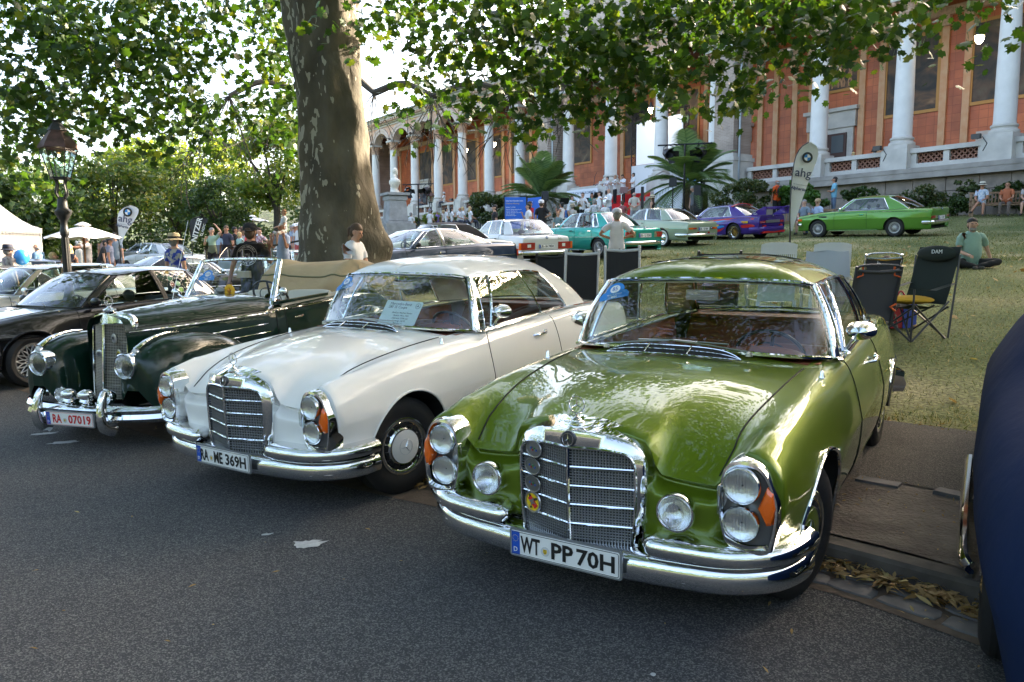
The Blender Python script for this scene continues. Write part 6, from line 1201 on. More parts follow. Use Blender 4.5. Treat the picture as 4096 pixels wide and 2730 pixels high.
r_,B_=auto('parked_car','silver saloon with chrome window edges left of the black saloon',(-9.5,12.75,0),(0,R(1),R(-127)),SIL,dict(W=.85,fo=.82,ro=1.1,wb=2.62,zb=.93,zh0=.79,zh1=.92,cx=-.45,hx=-1.1,rhx=-2.5,rbx=-3.0,hz=1.37,pillars=[(-1.65,-1.6),(-2.4,-2.3)],tw=.72,crown=.05,rr=.19,roofmat=paint('anthracite roof',(.10,.105,.095),.3)))
front_kit(r_,B_,(.42,.62),.64,.075);rear_kit(r_,B_,None,[(.5,.78,.6,.75,RED)])
r_,B_=auto('parked_car','dark saloon with a black roof at the far left end of the row',(-12.2,14.9,0),(0,0,R(-129)),paint('graphite paint',(.03,.032,.035),.3),dict(cx=-.45,hx=-1.05,rhx=-2.3,rbx=-2.8,hz=1.34,pillars=[(-1.6,-1.55)],roofmat=M('black hood cloth'),tw=.72))
front_kit(r_,B_,(.42,.62),.64,.075);rear_kit(r_,B_,None,[(.5,.78,.6,.75,RED)])
r_,B_=auto('parked_car','black car whose long dark roof shows behind the far left saloon',(-14.2,18.6,.1),(0,0,R(-150)),BLK,dict(hz=1.38,rhx=-2.8,rbx=-3.1,pillars=[(-1.6,-1.55)]))
front_kit(r_,B_,(.5,),.66,.09);rear_kit(r_,B_,None,[(.5,.7,.55,.75,RED)])
# ------------------------------------------------------------------ pre-war style convertible
DKG=paint('dark green coachwork',(.004,.020,.012),0,.3);TAN=M('tan hood cover',(.46,.33,.18),.75,noise=.08,nscale=3,bump=.5,bscale=5,dist=.04);CREAML=M('cream leather',(.55,.52,.44),.5)
CB=thing('parked_car','dark green vintage convertible with a tall chrome radiator and tan folded hood','car',(-3.37,6.89,-.04),rot=(R(.9),R(2.8),R(-109.9)))
X=[.36,.1,-.3,-.8,-1.15,-1.35,-2.0,-2.6,-3.1,-3.5,-3.85]
rows=[]
for(fy,zf)in((.88,'b'),(1.0,'l'),(1.0,'m'),(.985,'s'),(.80,'h'),(.45,'t'),(0,'t')):
 r=[]
 for k,x in enumerate(X):
  f=np.clip((.36-x)/1.5,0,1);w=.225+.42*f**.85 if x>-1.2 else.66+.02*math.sin((x+1.15)*-1.2);w=w if x>-3.0 else w-.22*((-3.0-x)/.85)**2
  ztop=1.145+.045*np.clip((.36-x)/1.2,0,1)if x>-1.0 else(1.18 if x>-1.2 else 1.10 if x>-2.7 else 1.08-.25*((-2.7-x)/1.15)**2);zs=1.03+.0*f if x>-1.2 else 1.05 if x>-2.7 else 1.03-.22*((-2.7-x)/1.15)**2
  z={'b':.34,'l':.42,'m':.72,'s':zs-.06,'h':zs+(ztop-zs)*.55,'t':ztop-(.02 if fy else 0)}[zf]
  r.append((x,w*fy,z))
 rows.append(r)
A=smooth_axis(np.array(rows).transpose(1,0,2),5).transpose(1,0,2);A=smooth_axis(A,4);F_=np.concatenate([A,(A[:-1]*[1,-1,1])[::-1]])
cen=(F_[:-1,:-1]+F_[1:,1:])/2;kp_=~((cen[...,2]>1.0)&(np.abs(cen[...,1])<.60)&(cen[...,0]<-1.22)&(cen[...,0]>-2.75))
q=MB();q.grid(F_,keep=kp_);q.obj('body',DKG,CB,ang=50);CA=A
def cside(x,z):
 c=np.array([[np.interp(x,A[i,::-1,0],A[i,::-1,c_])for c_ in range(3)]for i in range(4,20)]);return np.array([np.interp(z,c[:,2],c[:,k])for k in range(3)])
def wing(tab,name,sd):
 tab=np.array(tab,float);t=np.arange(len(tab));T=pchip(t,tab,np.linspace(0,len(tab)-1,6*len(tab)));P=[]
 for x,yc,w,zt,zbi,zbo in T:
  th=np.linspace(0,math.pi,21);c=np.cos(th);s_=np.sin(th);zb=np.where(c>0,zbo,zbi)
  P.append(np.stack([np.full(21,x),sd*(yc+w*np.sign(c)*np.abs(c)**.75),zb+(zt-zb)*s_**.7],1))
 q=MB();q.grid(P,flip=sd>0);q.add(P[0],[tuple(range(21))]);return q.obj(name,DKG,CB,ang=60)
for sd in(1,-1):
 wing([(.64,.53,.06,.76,.55,.55),(.625,.53,.14,.82,.46,.46),(.56,.54,.20,.875,.40,.40),(.42,.55,.235,.93,.38,.40),(.30,.555,.25,.95,.40,.56),(.12,.56,.255,.955,.42,.66),(-.10,.565,.255,.93,.45,.68),(-.32,.57,.25,.87,.45,.62),(-.55,.58,.24,.77,.42,.42),(-.9,.60,.20,.60,.36,.34),(-1.25,.62,.15,.45,.33,.30),(-2.2,.66,.12,.34,.29,.27),(-2.3,.66,.12,.33,.29,.27)],'front_wing',sd)
 wing([(-2.15,.66,.12,.36,.3,.28),(-2.35,.66,.16,.62,.3,.34),(-2.6,.66,.18,.80,.3,.62),(-2.845,.66,.185,.86,.3,.67),(-3.1,.66,.18,.82,.3,.62),(-3.4,.62,.18,.66,.3,.36),(-3.75,.56,.16,.5,.3,.34)],'rear_wing',sd)
 h=headlamp(CB,(.655,sd*.485,.755),.096,d=.12,bowl=.5)
 q=MB();q.tube([(.56,sd*.54,.86),(.60,sd*.54,.835)],[.03,.022],8);q.tube(crom([(.575,sd*.545,.885),(.45,sd*.555,.945),(.28,sd*.56,.975),(.12,sd*.56,.968)],4),np.linspace(.030,.006,13),8,flat=.8);o=q.obj('wing_lamp',CHROME,CB);q=MB();q.ball((.590,sd*.545,.870),(.018,.026,.024),10);q.obj('lamp_lens',M('frosted lens',(.6,.6,.58),.2),o)
 q=MB();m=frame((.66,sd*.25,.49),(0,1,0),(1,0,0));q.lathe([(.02,-.09),(.05,-.06),(.068,-.02),(.072,.0),(.066,.010)],24,m);f=q.obj('fog_lamp',CHROME,CB);headlamp(f,(.665,sd*.25,.49),.060,'lamp_insert',d=.02)
 q=MB();c=np.array([.72,sd*.095,.50]);q.ball(c+[0,0,.02],(.062,.062,.045),14);q.lathe([(.066,0),(.066,.02),(.05,.03)],20,Matrix.Translation(c));q.lathe([(.045,-.01),(.055,-.03),(.03,-.05),(.045,-.06),(.0001,-.09)],16,Matrix.Translation(c));q.rod(c+[-.02,0,-.05],(.66,sd*.095,.34),.012);q.obj('horn',CHROME,CB)
 q=MB();q.tube([cside(x,.985)+[0,.006,.0]for x in np.linspace(.34,-1.12,14)],[.012]*13+[.006],6,flat=.6);
 q2=MB()
 for x0,x1,z in((.10,-1.02,.86),(-.42,-1.04,.775)):q2.tube([cside(x,z+.02*(-x))+[0,.006,0]for x in np.linspace(x0,x1,10)],np.linspace(.014,.007,10),6,flat=.6)
 q3=MB();q3.tube([cside(x,1.0)+[0,.006,.0]for x in np.linspace(-1.16,-2.7,10)],.009,6)
 q4=MB();q4.tube([cside(-1.36,.90)+[0,.035,0],cside(-1.48,.90)+[0,.035,0],cside(-1.52,.90)+[0,.02,0]],[.008,.013,.014],8)
 q5=MB();q5.tube([cside(-1.14,z)+[0,.002,0]for z in np.linspace(.45,.98,8)],.004,4);q5.tube([cside(-1.27,z)+[0,.002,0]for z in np.linspace(.45,.98,8)],.004,4);q5.tube([cside(x,.985)+[0,.002,.035]for x in np.linspace(.32,-1.12,9)],.003,4)
 for qq,nm,mt in((q,'bonnet_spear',CHROME),(q2,'louvre_strip',CHROME),(q3,'door_moulding',CHROME),(q4,'door_handle',CHROME),(q5,'panel_gap',DARK)):
  if sd<0:qq.v=[v*[1,-1,1]for v in qq.v]
  qq.obj(nm,mt,CB)
 for x in(0,-2.845):wheel(CB,x,sd*.66,.33,'disc',.33,.20,.16,wall=True)
 q=MB();q.box((-1.62,sd*.63,1.075),(.9,.05,.03));q.obj('door_capping',DKG,CB,ang=20)
xg=lambda y,z:.452-.10*(z-.42)/.75-.07*abs(y)/.2
half=[(.175,.40),(.19,.55),(.20,.8),(.203,.98),(.195,1.03),(.15,1.055),(0,1.062)]
ho=[(.205,.40),(.222,.55),(.236,.8),(.240,.99),(.228,1.075),(.17,1.125),(0,1.15)];hb=[(.21,.40),(.23,.55),(.245,.8),(.25,.995),(.238,1.085),(.178,1.140),(0,1.168)]
def arch2(L,dx,xb=None):h=crom(np.array([((xg(y,z)+dx)if xb is None else xb,y,z)for y,z in L]),5);return np.concatenate([h[:-1],(h*[1,-1,1])[::-1]])
q=MB();q.grid([arch2(half,-.02),arch2(half,.012),arch2(ho,.004),arch2(hb,-.04),arch2(hb,0,.27)]);sh=q.obj('radiator_shell',CHROME,CB,ang=40)
q=MB();q.tube([(xg(0,z)+.012,0,z)for z in(.42,.7,1.06)],.011,6);q.tube(arch2(half,.012),.008,6);q.obj('radiator_frame',CHROME,sh)
q=MB();q.grid([[(xg(y,z)-.03,y,z)for y in(-.2,0,.2)]for z in(.40,.7,1.06)]);q.obj('radiator_backing',DARK,CB)
q=MB()
for k in range(1,15):
 for sg in(1,-1):y=.2*k/15;q.tube([(xg(y,z)-.008,sg*y,z)for z in(.40,.75,1.055)],.0022,4)
for k in range(1,48):z=.40+.655*k/48;q.tube([(xg(.2,z)-.008,.195,z),(xg(0,z)-.008,0,z),(xg(.2,z)-.008,-.195,z)],.0028 if k%9 else.005,4)
q.obj('radiator_mesh',M('radiator alloy',(.45,.43,.40),.3,1),CB,False)
q=MB();c=Vector((.30,0,1.165));q.lathe([(.05,0),(.052,.012),(.038,.022),(.02,.03),(.01,.045),(.0001,.046)],20,Matrix.Translation(c));q.box(c+Vector((0,0,.016)),(.025,.13,.014));star3(q,c+Vector((0,0,.088)),.046,mat=frame((0,0,0),(0,1,0),(1,0,0)),ring=.07);q.obj('star_ornament',CHROME,CB)
for y,z,r_,c_ in((.085,.935,.042,(.3,.3,.3)),(.125,.80,.04,(.6,.45,.05)),(-.09,.80,.034,(.2,.2,.2))):
 q=MB();m=frame((xg(y,z)+.004,y,z),(0,1,0),(1,.25*np.sign(-y),0));q.lathe([(r_,0),(r_,.006),(r_*.7,.01),(.0001,.01)],20,m)
 for k in range(16):q.box(m@Vector((r_*math.cos(k*.3927),r_*math.sin(k*.3927),.003)),(.006,.006,.008))
 o=q.obj('badge',STEEL,sh);q=MB();q.lathe([(r_*.66,.0105),(r_*.6,.013),(.0001,.013)],16,m);q.obj('badge_centre',M('badge enamel %.1f'%c_[0],c_,.3),o);q=MB()
 for k in(-1,0,1):q.box(m@Vector((k*r_*.26,r_*(.05 if k else.0),.0135)),(.002,r_*.14,r_*(.5 if k else.7)),rot=np.array(Matrix.Rotation(.3*k,3,'X')))
 q.obj('badge_figure',INK,o)
q=MB();star3(q,(xg(0,1.1)+.02,0,1.10),.022,mat=frame((0,0,0),(0,1,0),(1,0,.3)));q.obj('shell_star',STEEL,sh)
h=crom(np.array([(.20,.92,.36),(.42,.88,.36),(.60,.72,.36),(.70,.45,.36),(.735,.2,.36),(.74,0,.36)]),5);bp_=sweep(mirror_path(h)[::-1],[(-.03,-.07),(.01,-.065),(.03,-.035),(.012,0),(.03,.035),(.01,.065),(-.03,.07)],'front_bumper',CHROME,CB)
for sd in(1,-1):
 q=MB();q.tube(crom([(.72,sd*.36,.24),(.80,sd*.36,.28),(.815,sd*.36,.38),(.79,sd*.355,.50),(.755,sd*.35,.555)],4),np.linspace(.05,.022,17),10,flat=1.3);q.obj('bumper_horn',CHROME,bp_)
q=MB();q.box((.60,0,.37),(.26,.9,.03));q.obj('front_apron',DKG,CB,False)
number_plate(CB,(.80,-.02,.325),(0,1,0),(1,0,0),[('RA',-.135,.10),('*',-.05,0),('07019',.115,.25)],ink=REDINK)
wb=[(-1.17,.56,1.075),(-1.12,.3,1.10),(-1.11,0,1.11)];wt=[(-1.44,.50,1.50),(-1.41,.28,1.515),(-1.40,0,1.52)]
b_,t_=crom(np.array(wb),6),crom(np.array(wt),6);e_=[np.concatenate([v,(v[:-1]*[1,-1,1])[::-1]])for v in(b_,t_)];G_=np.stack([e_[0]*(1-f)+e_[1]*f for f in np.linspace(0,1,6)],1);q=MB();q.grid(G_);wo=q.obj('windscreen',glass('pale screen glass',(.93,.95,.95),.7,.03),CB)
q=MB();loop=np.concatenate([G_[:,0],G_[-1,1:-1],G_[::-1,-1],G_[0,1:-1][::-1]]);q.tube(loop,.019,8,closed=True);q.obj('windscreen_frame',CHROME,wo)
for sd in(1,-1):
 q=MB();q.tube(crom([(-1.17,sd*.575,1.08),(-1.12,sd*.59,1.03),(-1.02,sd*.585,.985)],4),np.linspace(.028,.02,9),8);q.tube([(-1.18,sd*.58,1.08),(-1.44,sd*.515,1.50)],.026,8,flat=.7);q.obj('screen_pillar',CHROME,wo)
 q=MB();q.tube([(-1.2,sd*.59,1.12),(-1.2,sd*.68,1.17)],.01,6);q.ball((-1.2,sd*.70,1.185),(.035,.05,.045),10);q.obj('door_mirror',CHROME,CB)
 q=MB();q.tube([(-1.09,sd*.22,1.12),(-1.12,sd*.12,1.15),(-1.15,sd*-.05,1.165)],.006,5);q.obj('wiper',STEEL,CB)
vz=[(-1.43,.47,1.53),(-1.40,0,1.55)];q=MB();q.grid([[(-1.44-.0*abs(y),y,1.535),(-1.40,y,1.675)]for y in np.linspace(-.44,.44,7)]);vo=q.obj('sun_visor',glass('smoked visor',(.42,.34,.28),.6,.04),CB,False)
for y in(-.44,-.13,.06,.43):q=MB();q.box((-1.425,y,1.575),(.02,.014,.11),rz=0);q.obj('visor_clip',CHROME,vo,False)
q=MB();q.tube([(-1.42,0.02,1.49),(-1.40,-.02,1.40),(-1.38,-.06,1.36)],.006,5);q.box((-1.38,.08,1.355),(.03,.17,.07));q.obj('rear_view_mirror',STEEL,CB,ang=20)
q=MB();q.box((-1.95,0,.45),(1.6,1.2,.06));q.box((-1.24,0,1.0),(.12,1.16,.20));q.obj('cockpit_floor',M('walnut',(.12,.05,.02),.3),CB,False)
for sd in(1,-1):q=MB();q.box((-2.0,sd*.60,.8),(1.5,.06,.55));q.obj('door_card',CREAML,CB,False)
seats(CB,-2.05,.62,CREAML,.55,(.29,-.29),1.10);steering(CB,-1.52,.30,1.10,.21)
rally(CB,np.array([-1.305,-.34,1.35]),(.0,1,0),(.83,0,.56),'210',None,1.0)
q=MB()
for k in range(14):a=k*math.pi/7;q.ball((-1.16,.06+.045*math.cos(a),1.20+.045*math.sin(a)),(.012,.024,.024),6)
q.ball((-1.15,.06,1.20),.022,8,1);q.tube([(-1.17,.06,1.19),(-1.2,.04,1.12)],.004,4,2);tag(q.obj('flower',[M('petal yellow',(.85,.45,.02),.6),M('flower heart',(.5,.2,.02),.7),L_MID]),'yellow toy flower on the dashboard of the vintage convertible','flower').matrix_world=CB.matrix_basis
q=MB();q.ball((-1.2,-.07,1.17),(.07,.10,.06),12);q.ball((-1.15,-.05,1.21),(.04,.06,.035),10);o=tag(q.obj('plush_toy',M('grey plush',(.30,.30,.29),.95,bump=.6)),'grey plush toy lying on the dashboard of the vintage convertible','toy');o.matrix_world=CB.matrix_basis
T_=[(-2.42,.60,1.04,.02),(-2.46,.62,1.16,.14),(-2.6,.65,1.36,.32),(-2.85,.67,1.45,.40),(-3.2,.665,1.41,.38),(-3.6,.63,1.33,.27),(-3.85,.60,1.31,.22),(-3.98,.55,1.26,.10),(-4.0,.54,1.12,.02)]
P=[]
for k,(x,w,zt,hh)in enumerate(pchip(np.arange(len(T_)),np.array(T_),np.linspace(0,8,40))):
 th=np.linspace(0,math.pi,31);c,s_=np.cos(th),np.sin(th);sag=.05*np.exp(-(c/.5)**2);pk=.07*math.exp(-((x+2.9)/.2)**2)
 P.append(np.stack([x+.03*np.sin(5*th+k*.3)+.25*(np.abs(c)**4)*(x<-2.8)*.3,w*np.sign(c)*np.abs(c)**.45,zt-hh*(1-s_**.5)-sag+pk*np.abs(c)**2+.012*np.sin(9*th+.5*k)+.014*np.sin(k*.9+3*th)],1))
q=MB();q.grid(P);q.add(P[0],[tuple(range(31))]);q.add(P[-1],[tuple(range(31))]);ho_=q.obj('folded_hood',TAN,CB,ang=70)
q=MB();q.tube(P[8]+[0,0,.006],.010,6);q.tube(P[34]+[0,0,.006],.010,6);q.obj('piping',M('olive piping',(.14,.14,.07),.7),ho_)
q=MB();q.rod((-1.0,-.60,1.02),(-1.45,-.66,1.95),.004,5,0,.002);q.obj('aerial',STEEL,CB)
# ------------------------------------------------------------------ car under a blue cloth cover at the right edge
COV=M('navy stretch cover',(.007,.018,.060),.9,spec=.15,noise=.06,nscale=4,bump=.25,bscale=4,dist=.05)
CV=thing('covered_car','car under a navy blue stretch cover at the right picture edge','car',(2.585,2.43,0),rot=(0,0,R(-122)))
T_=[(.98,.30,.42,.25),(.95,.55,.58,.16),(.84,.72,.74,.12),(.6,.82,.84,.10),(.2,.87,.92,.12),(-.5,.90,1.0,.17),(-.9,.90,1.08,.18),(-1.3,.89,1.30,.2),(-1.7,.88,1.40,.2),(-2.3,.88,1.38,.2),(-2.9,.87,1.15,.2),(-3.4,.84,1.02,.2),(-3.8,.74,.85,.2),(-3.95,.4,.6,.3)]
P=[]
for k,(x,w,zt,zb)in enumerate(pchip(np.arange(len(T_)),np.array(T_),np.linspace(0,len(T_)-1,60))):
 th=np.linspace(0,math.pi,33);c,s_=np.cos(th),np.sin(th);zz=zb+(zt-zb)*s_**.62;sh_=1-.20*np.clip((zz-.85)/.5,0,1)-.10*np.clip((.45-zz)/.3,0,1)
 P.append(np.stack([np.full(33,x),w*sh_*np.sign(c)*np.abs(c)**.30+.006*np.sin(6*th+.4*k),zz],1))
q=MB();q.grid(P);q.add(P[0],[tuple(range(33))]);q.obj('cover_cloth',COV,CV,ang=70)
q=MB();q.tube(crom([(-.42,-.885,.17),(-.50,-.915,.20),(-1.2,-.925,.215),(-2.3,-.92,.22)],5),.022,8,flat=1.4);q.tube([(-.42,-.885,.15),(-.45,-.90,.10)],.02,6);q.obj('sill_trim',CHROME,CV)
q=MB();q.box((-1.5,0,.25),(4.4,1.4,.15));q.obj('underbody',DARK,CV,False)
for x in(0,-2.7):
 for sd in(1,-1):wheel(CV,x,sd*.74,.32,'disc',.32,.19,.2)
# ------------------------------------------------------------------ park furniture and event equipment
IRON=M('cast iron',(.022,.021,.021),.5,noise=.25,nscale=20,bump=.2);COPPER=M('weathered copper roof',(.10,.05,.04),.5,.3,noise=.35,nscale=9)
LGL=glass('lantern glass',(.75,.85,.82),.9,.08)
def lantern(lb,x,y,ztop,s=1.0,lit=True,roofm=None):
 g=float(ground_z(x,y))if kerb_side(np.array(x),np.array(y))>1 else 0;h=ztop-g;o=thing('lamp_post',lb,'street lamp',(x,y,g),.35,'park lanterns');zl=h-.93*s
 q=MB();q.lathe([(.16,0),(.16,.12),(.12,.2),(.12,.7),(.08,.8),(.062,1.0),(.052,zl-.9),(.066,zl-.88),(.066,zl-.80),(.052,zl-.78),(.052,zl-.66),(.09,zl-.60),(.12,zl-.55),(.12,zl-.50),(.08,zl-.46),(.07,zl-.34),(.06,zl-.28)],20)
 for k in range(10):a=k*.628;q.tube([(.056*math.cos(a),.056*math.sin(a),1.05),(.048*math.cos(a),.048*math.sin(a),zl-.92)],.010,4)
 q.obj('post',IRON,o)
 for k in range(4):a=k*math.pi/2+.78;q=MB();q.tube(crom([(.04*math.cos(a),.04*math.sin(a),zl-.32),(.10*math.cos(a),.10*math.sin(a),zl-.22),(.075*math.cos(a),.075*math.sin(a),zl-.08),(.10*math.cos(a),.10*math.sin(a),zl)],4),.016,6);q.obj('bracket',IRON,o)
 H=[(math.cos(k*math.pi/3),math.sin(k*math.pi/3))for k in range(6)];hx=lambda r,z:[(r*s*a,r*s*b,z)for a,b in H+H[:1]]
 q=MB();q.grid([hx(.155,zl),hx(.165,zl+.03),hx(.14,zl+.035)]);q.grid([hx(.155,zl),hx(.001,zl)]);q.obj('lantern_tray',IRON,o,False)
 q=MB();t=zl+.47*s
 for k in range(6):q.rod((.145*s*H[k][0],.145*s*H[k][1],zl+.03),(.265*s*H[k][0],.265*s*H[k][1],t),.009,5)
 q.obj('glazing_bar',IRON,o)
 for k in range(6):
  q=MB();a,b=H[k],H[(k+1)%6];q.add([(.145*s*a[0],.145*s*a[1],zl+.03),(.145*s*b[0],.145*s*b[1],zl+.03),(.262*s*b[0],.262*s*b[1],t),(.262*s*a[0],.262*s*a[1],t)],[(0,1,2,3)]);q.obj('pane',LGL,o,False)
 q=MB();q.grid([hx(.262,t),hx(.30,t+.01),hx(.29,t+.05),hx(.20,t+.19*s),hx(.13,t+.27*s),hx(.13,t+.29*s)]);q.obj('lantern_roof',roofm or COPPER,o,ang=25)
 q=MB();q.grid([hx(.145,t+.29*s),hx(.14,t+.31*s),hx(.08,t+.40*s),hx(.05,t+.42*s),hx(.07,t+.45*s),hx(.02,t+.46*s),hx(.001,t+.465*s)]);q.obj('finial',IRON,o,ang=30)
 if lit:q=MB();q.ball((0,0,t-.10),.018,8);q.obj('bulb',M('lamp filament',(1,.75,.45),.4,emis=12),o);q=MB();q.lathe([(.05,t+.0),(.045,t-.05),(.02,t-.07)],10);q.obj('lamp_holder',M('brass',(.3,.2,.08),.4,.8),o)
p_=at(225,480,12.3);lantern('near black park lantern with glass panes beside the black saloon',p_[0],12.3,p_[2])
p_=at(1722,760,50);lantern('distant park lantern with people seated beside it below the arcade',p_[0],50,p_[2],.9,False);p_=at(2810,585,38);lantern('park lantern standing before the right palm and stage light bar',p_[0],38,p_[2],.95,False)
y_=42;c=at(1577,668,y_);b0=at(1577,945,y_);g_=float(ground_z(c[0],y_));BU=thing('bust_monument','white marble bust of a bearded man on a grey stone pedestal beside the plane tree','statue',(c[0],y_,g_),.5)
H_=c[2]-g_;z1=at(1577,768,y_)[2]-g_;PED=M('pedestal stone',(.30,.30,.29),.85,noise=.2,nscale=3,bump=.3);MAR=M('bust marble',(.66,.62,.52),.6,noise=.1,nscale=6)
q=MB();q.box((0,0,.5),(1.7,1.7,1.0));q.box((0,0,1.05),(1.35,1.35,.16));q.box((0,0,(1.1+z1-.5)/2+.05),(1.08,1.08,z1-1.6),taper=.86);q.box((0,0,z1-.36),(1.05,1.05,.22));q.box((0,0,z1-.14),(1.28,1.28,.14));q.obj('pedestal',PED,BU,False)
q=MB();q.lathe([(.26,z1-.07),(.26,z1+.02),(.14,z1+.1),(.16,z1+.18)],16);k=(H_-z1)/1.35
for r0,r1,z in(((.16,.16),0,.18),((.30,.22),0,.34),((.42,.26),0,.55),((.40,.25),0,.72),((.2,.17),0,.82),((.12,.12),0,.88)):pass
lv=[[(a*math.cos(t)*k,b*math.sin(t)*k,z1+z*k)for t in np.linspace(0,2*math.pi,21)]for a,b,z in((.13,.13,.16),(.22,.30,.30),(.28,.47,.48),(.27,.48,.60),(.17,.30,.70),(.095,.10,.78),(.09,.095,.98))];q.grid(lv);q.ball((.03*k,0,z1+1.12*k),(.15*k,.125*k,.19*k),14);q.ball((.12*k,0,z1+1.0*k),(.08*k,.09*k,.12*k),10);q.ball((.19*k,0,z1+1.12*k),(.035*k,.025*k,.05*k),6)
for sd in(1,-1):q.ball((.03*k,sd*.13*k,z1+1.12*k),(.03*k,.02*k,.05*k),6)
q.obj('bust',MAR,BU,ang=80)
FW=M('flag cloth white',(.72,.73,.76),.7);FB=M('flag cloth black',(.025,.027,.032),.7);GREYINK=M('logo grey',(.30,.32,.36),.6);NAVYI=M('logo navy',(.05,.06,.13),.6)
def feather(lb,u0,v0,u1,v1,d,wd,mat,black=False,lean=.12,flip=1):
 b,t=at(u1,v1,d),at(u0,v0,d);g_=float(ground_z(b[0],d));o=thing('feather_flag',lb,'flag',(b[0],d,g_),group='feather flags');H=t[2]-g_;zb=b[2]-g_;dx=t[0]-b[0]
 n_=24;s_=np.linspace(0,1,n_);px=dx*s_**1.6;pz=zb+(H-zb)*s_;w=wd*np.clip(np.sin(np.pi*np.clip(.12+s_*.80,0,1)**1.6)**.8,.03,1);w=np.interp(s_,[0,.3,.6,.8,.9,.97,1],[.10,.42,.80,.98,.90,.55,.1])*wd
 L=np.stack([px-w*.42*flip,0*px,pz],1);Rr=np.stack([px+w*.58*flip,0*px,pz],1);q=MB();q.grid([[L[i]*(1-f)+Rr[i]*f+np.array([0,.03*math.sin(3*f+i*.3),0])for f in np.linspace(0,1,6)]for i in range(n_)]);q.obj('cloth',mat,o)
 q=MB();q.tube([(L[0][0],.0,-.05),(L[0][0],0,zb*.6+.2),L[0]],.018,6);q.tube(L,.012,5);q.obj('mast',BLACK,o);return o,lambda f:np.array([px[int(f*(n_-1))]+.06*wd*flip,-.05,pz[int(f*(n_-1))]]),math.atan2(dx,H)
VZ=Matrix(((1,0,0),(0,0,-1),(0,1,0))).to_4x4()
def flagtext(o,c,txt,sz,m,tilt=0,sx=1,bold=0):return text(txt,sz,m,o,Matrix.Translation(c)@Matrix.Rotation(tilt,4,'Y')@VZ,.002,sx=sx,bold=bold)
for args in(('tall white feather flag with dealer logo between race car and leaf green coupe',3238,570,3165,925,15.2,.46),('white feather flag with dealer logo beyond the white parasol',520,822,482,982,24,.62)):
 o,f,tl=feather(*args,FW);k=args[6]/.5
 roundel(o,Matrix.Translation(f(.84))@VZ,.115*k);flagtext(o,f(.66),'ahg',.26*k,NAVYI,tl*1.2,bold=.002);flagtext(o,f(.50)-np.array([.03*k,0,0]),'Alphartis',.088*k,NAVYI,tl*1.8,bold=.0025)
 q=MB();c_=f(.69);q.box(c_+[-.2*k,.0,0],(.09*k,.004,.005));q.box(c_+[.2*k,0,-.05*k],(.09*k,.004,.005));q.obj('logo_line',GREYINK,o,False);flagtext(o,f(.56),'Ein Unternehmen der',.035*k,GREYINK,tl*1.5)
o,f,tl=feather('black feather flag with white lettering behind the straw hat woman',800,868,770,960,27,.62,FB);flagtext(o,f(.45)+np.array([.08,0,0]),'NITZER',.26,WHITE,-1.25,bold=.006);flagtext(o,f(.5)+np.array([.28,0,-.05]),'CLASSIC',.12,WHITE,-1.25)
PAR=M('parasol cloth',(.62,.61,.60),.8)
def parasol(lb,u,v0,v1,hw,d):
 c=at(u,v0,d);e_=at(u,v1,d);g_=float(ground_z(c[0],d));r=hw/CAMF*d;o=thing('parasol',lb,'parasol',(c[0],d,g_),.4,'parasols');h0,h1=c[2]-g_,e_[2]-g_;q=MB();k=8;ang=[i*math.pi/4 for i in range(8)]
 for i in range(8):a,b=ang[i],ang[(i+1)%8];q.grid([[(r*f*math.cos(t),r*f*math.sin(t),h0-.1-(h0-.1-h1)*f**1.15-.06*math.sin(math.pi*w_)*f)for w_,t in((0,a),(.5,(a+(b if i<7 else b+2*math.pi))/2),(1,b))]for f in np.linspace(.02,1,6)]);
 q.obj('canopy',PAR,o,ang=12);q=MB();q.lathe([(.001,h0),(.1,h0-.03),(.22,h0-.10)],8);q.obj('vent_cap',PAR,o);q=MB();q.rod((0,0,-.1),(0,0,h0-.1),.028,8);q.obj('pole',M('parasol pole wood',(.25,.10,.03),.5),o)
 q=MB()
 for t in ang:q.rod((0,0,h1+.05),(r*.55*math.cos(t),r*.55*math.sin(t),h0-.1-(h0-.1-h1)*.55**1.15-.01),.010,4)
 q.obj('rib',WHITE,o)
parasol('large white parasol standing behind the pointing man',330,888,950,138,21.5);parasol('cream parasol far off left of the plane tree',1009,860,884,62,40)
TE=thing('marquee_tent','white pagoda tent with a scalloped edge at the left picture edge','tent',(*at(-70,905,25)[:2],.5));q=MB();e1=at(76,910,25);tx0=at(-70,905,25)[0];hw=e1[0]-tx0;ze=e1[2]-.5;zt_=at(-70,868,25)[2]-.5+1.0
TENT=M('tent cloth',(.60,.58,.55),.7);sq=[(-1,-1),(1,-1),(1,1),(-1,1),(-1,-1)]
q.grid([[(hw*f*a,hw*f*b,ze+(zt_-ze)*(1-f)**1.5)for a,b in sq]for f in np.linspace(1,.02,7)]);q.obj('roof',TENT,TE,ang=20);q=MB()
for(a,b),(c_,d_)in zip(sq[:-1],sq[1:]):
 for i in range(14):
  f0,f1=i/14,(i+1)/14;P=[[(hw*1.01*(a+(c_-a)*f),hw*1.01*(b+(d_-b)*f),ze),(hw*1.01*(a+(c_-a)*f),hw*1.01*(b+(d_-b)*f),ze-.14-.10*math.sin(math.pi*(f-f0)/(f1-f0)))]for f in np.linspace(f0,f1,5)];q.grid(P)
tag(q.obj('valance',TENT,TE,False),kind='stuff')
for a,b in sq[:-1]:q=MB();q.rod((hw*.97*a,hw*.97*b,0),(hw*.97*a,hw*.97*b,ze),.04,6);q.obj('post',WHITE,TE)
q=MB();q.grid([[(hw*.98,hw*(.95-1.9*i/14),z)for z in(0,ze)]for i in range(15)]);q.grid([[(hw*(.4+.55*i/8),-hw*.98-.04*math.sin(i*2.2),z)for z in(0,ze)]for i in range(9)]);q.obj('side_wall',TENT,TE)
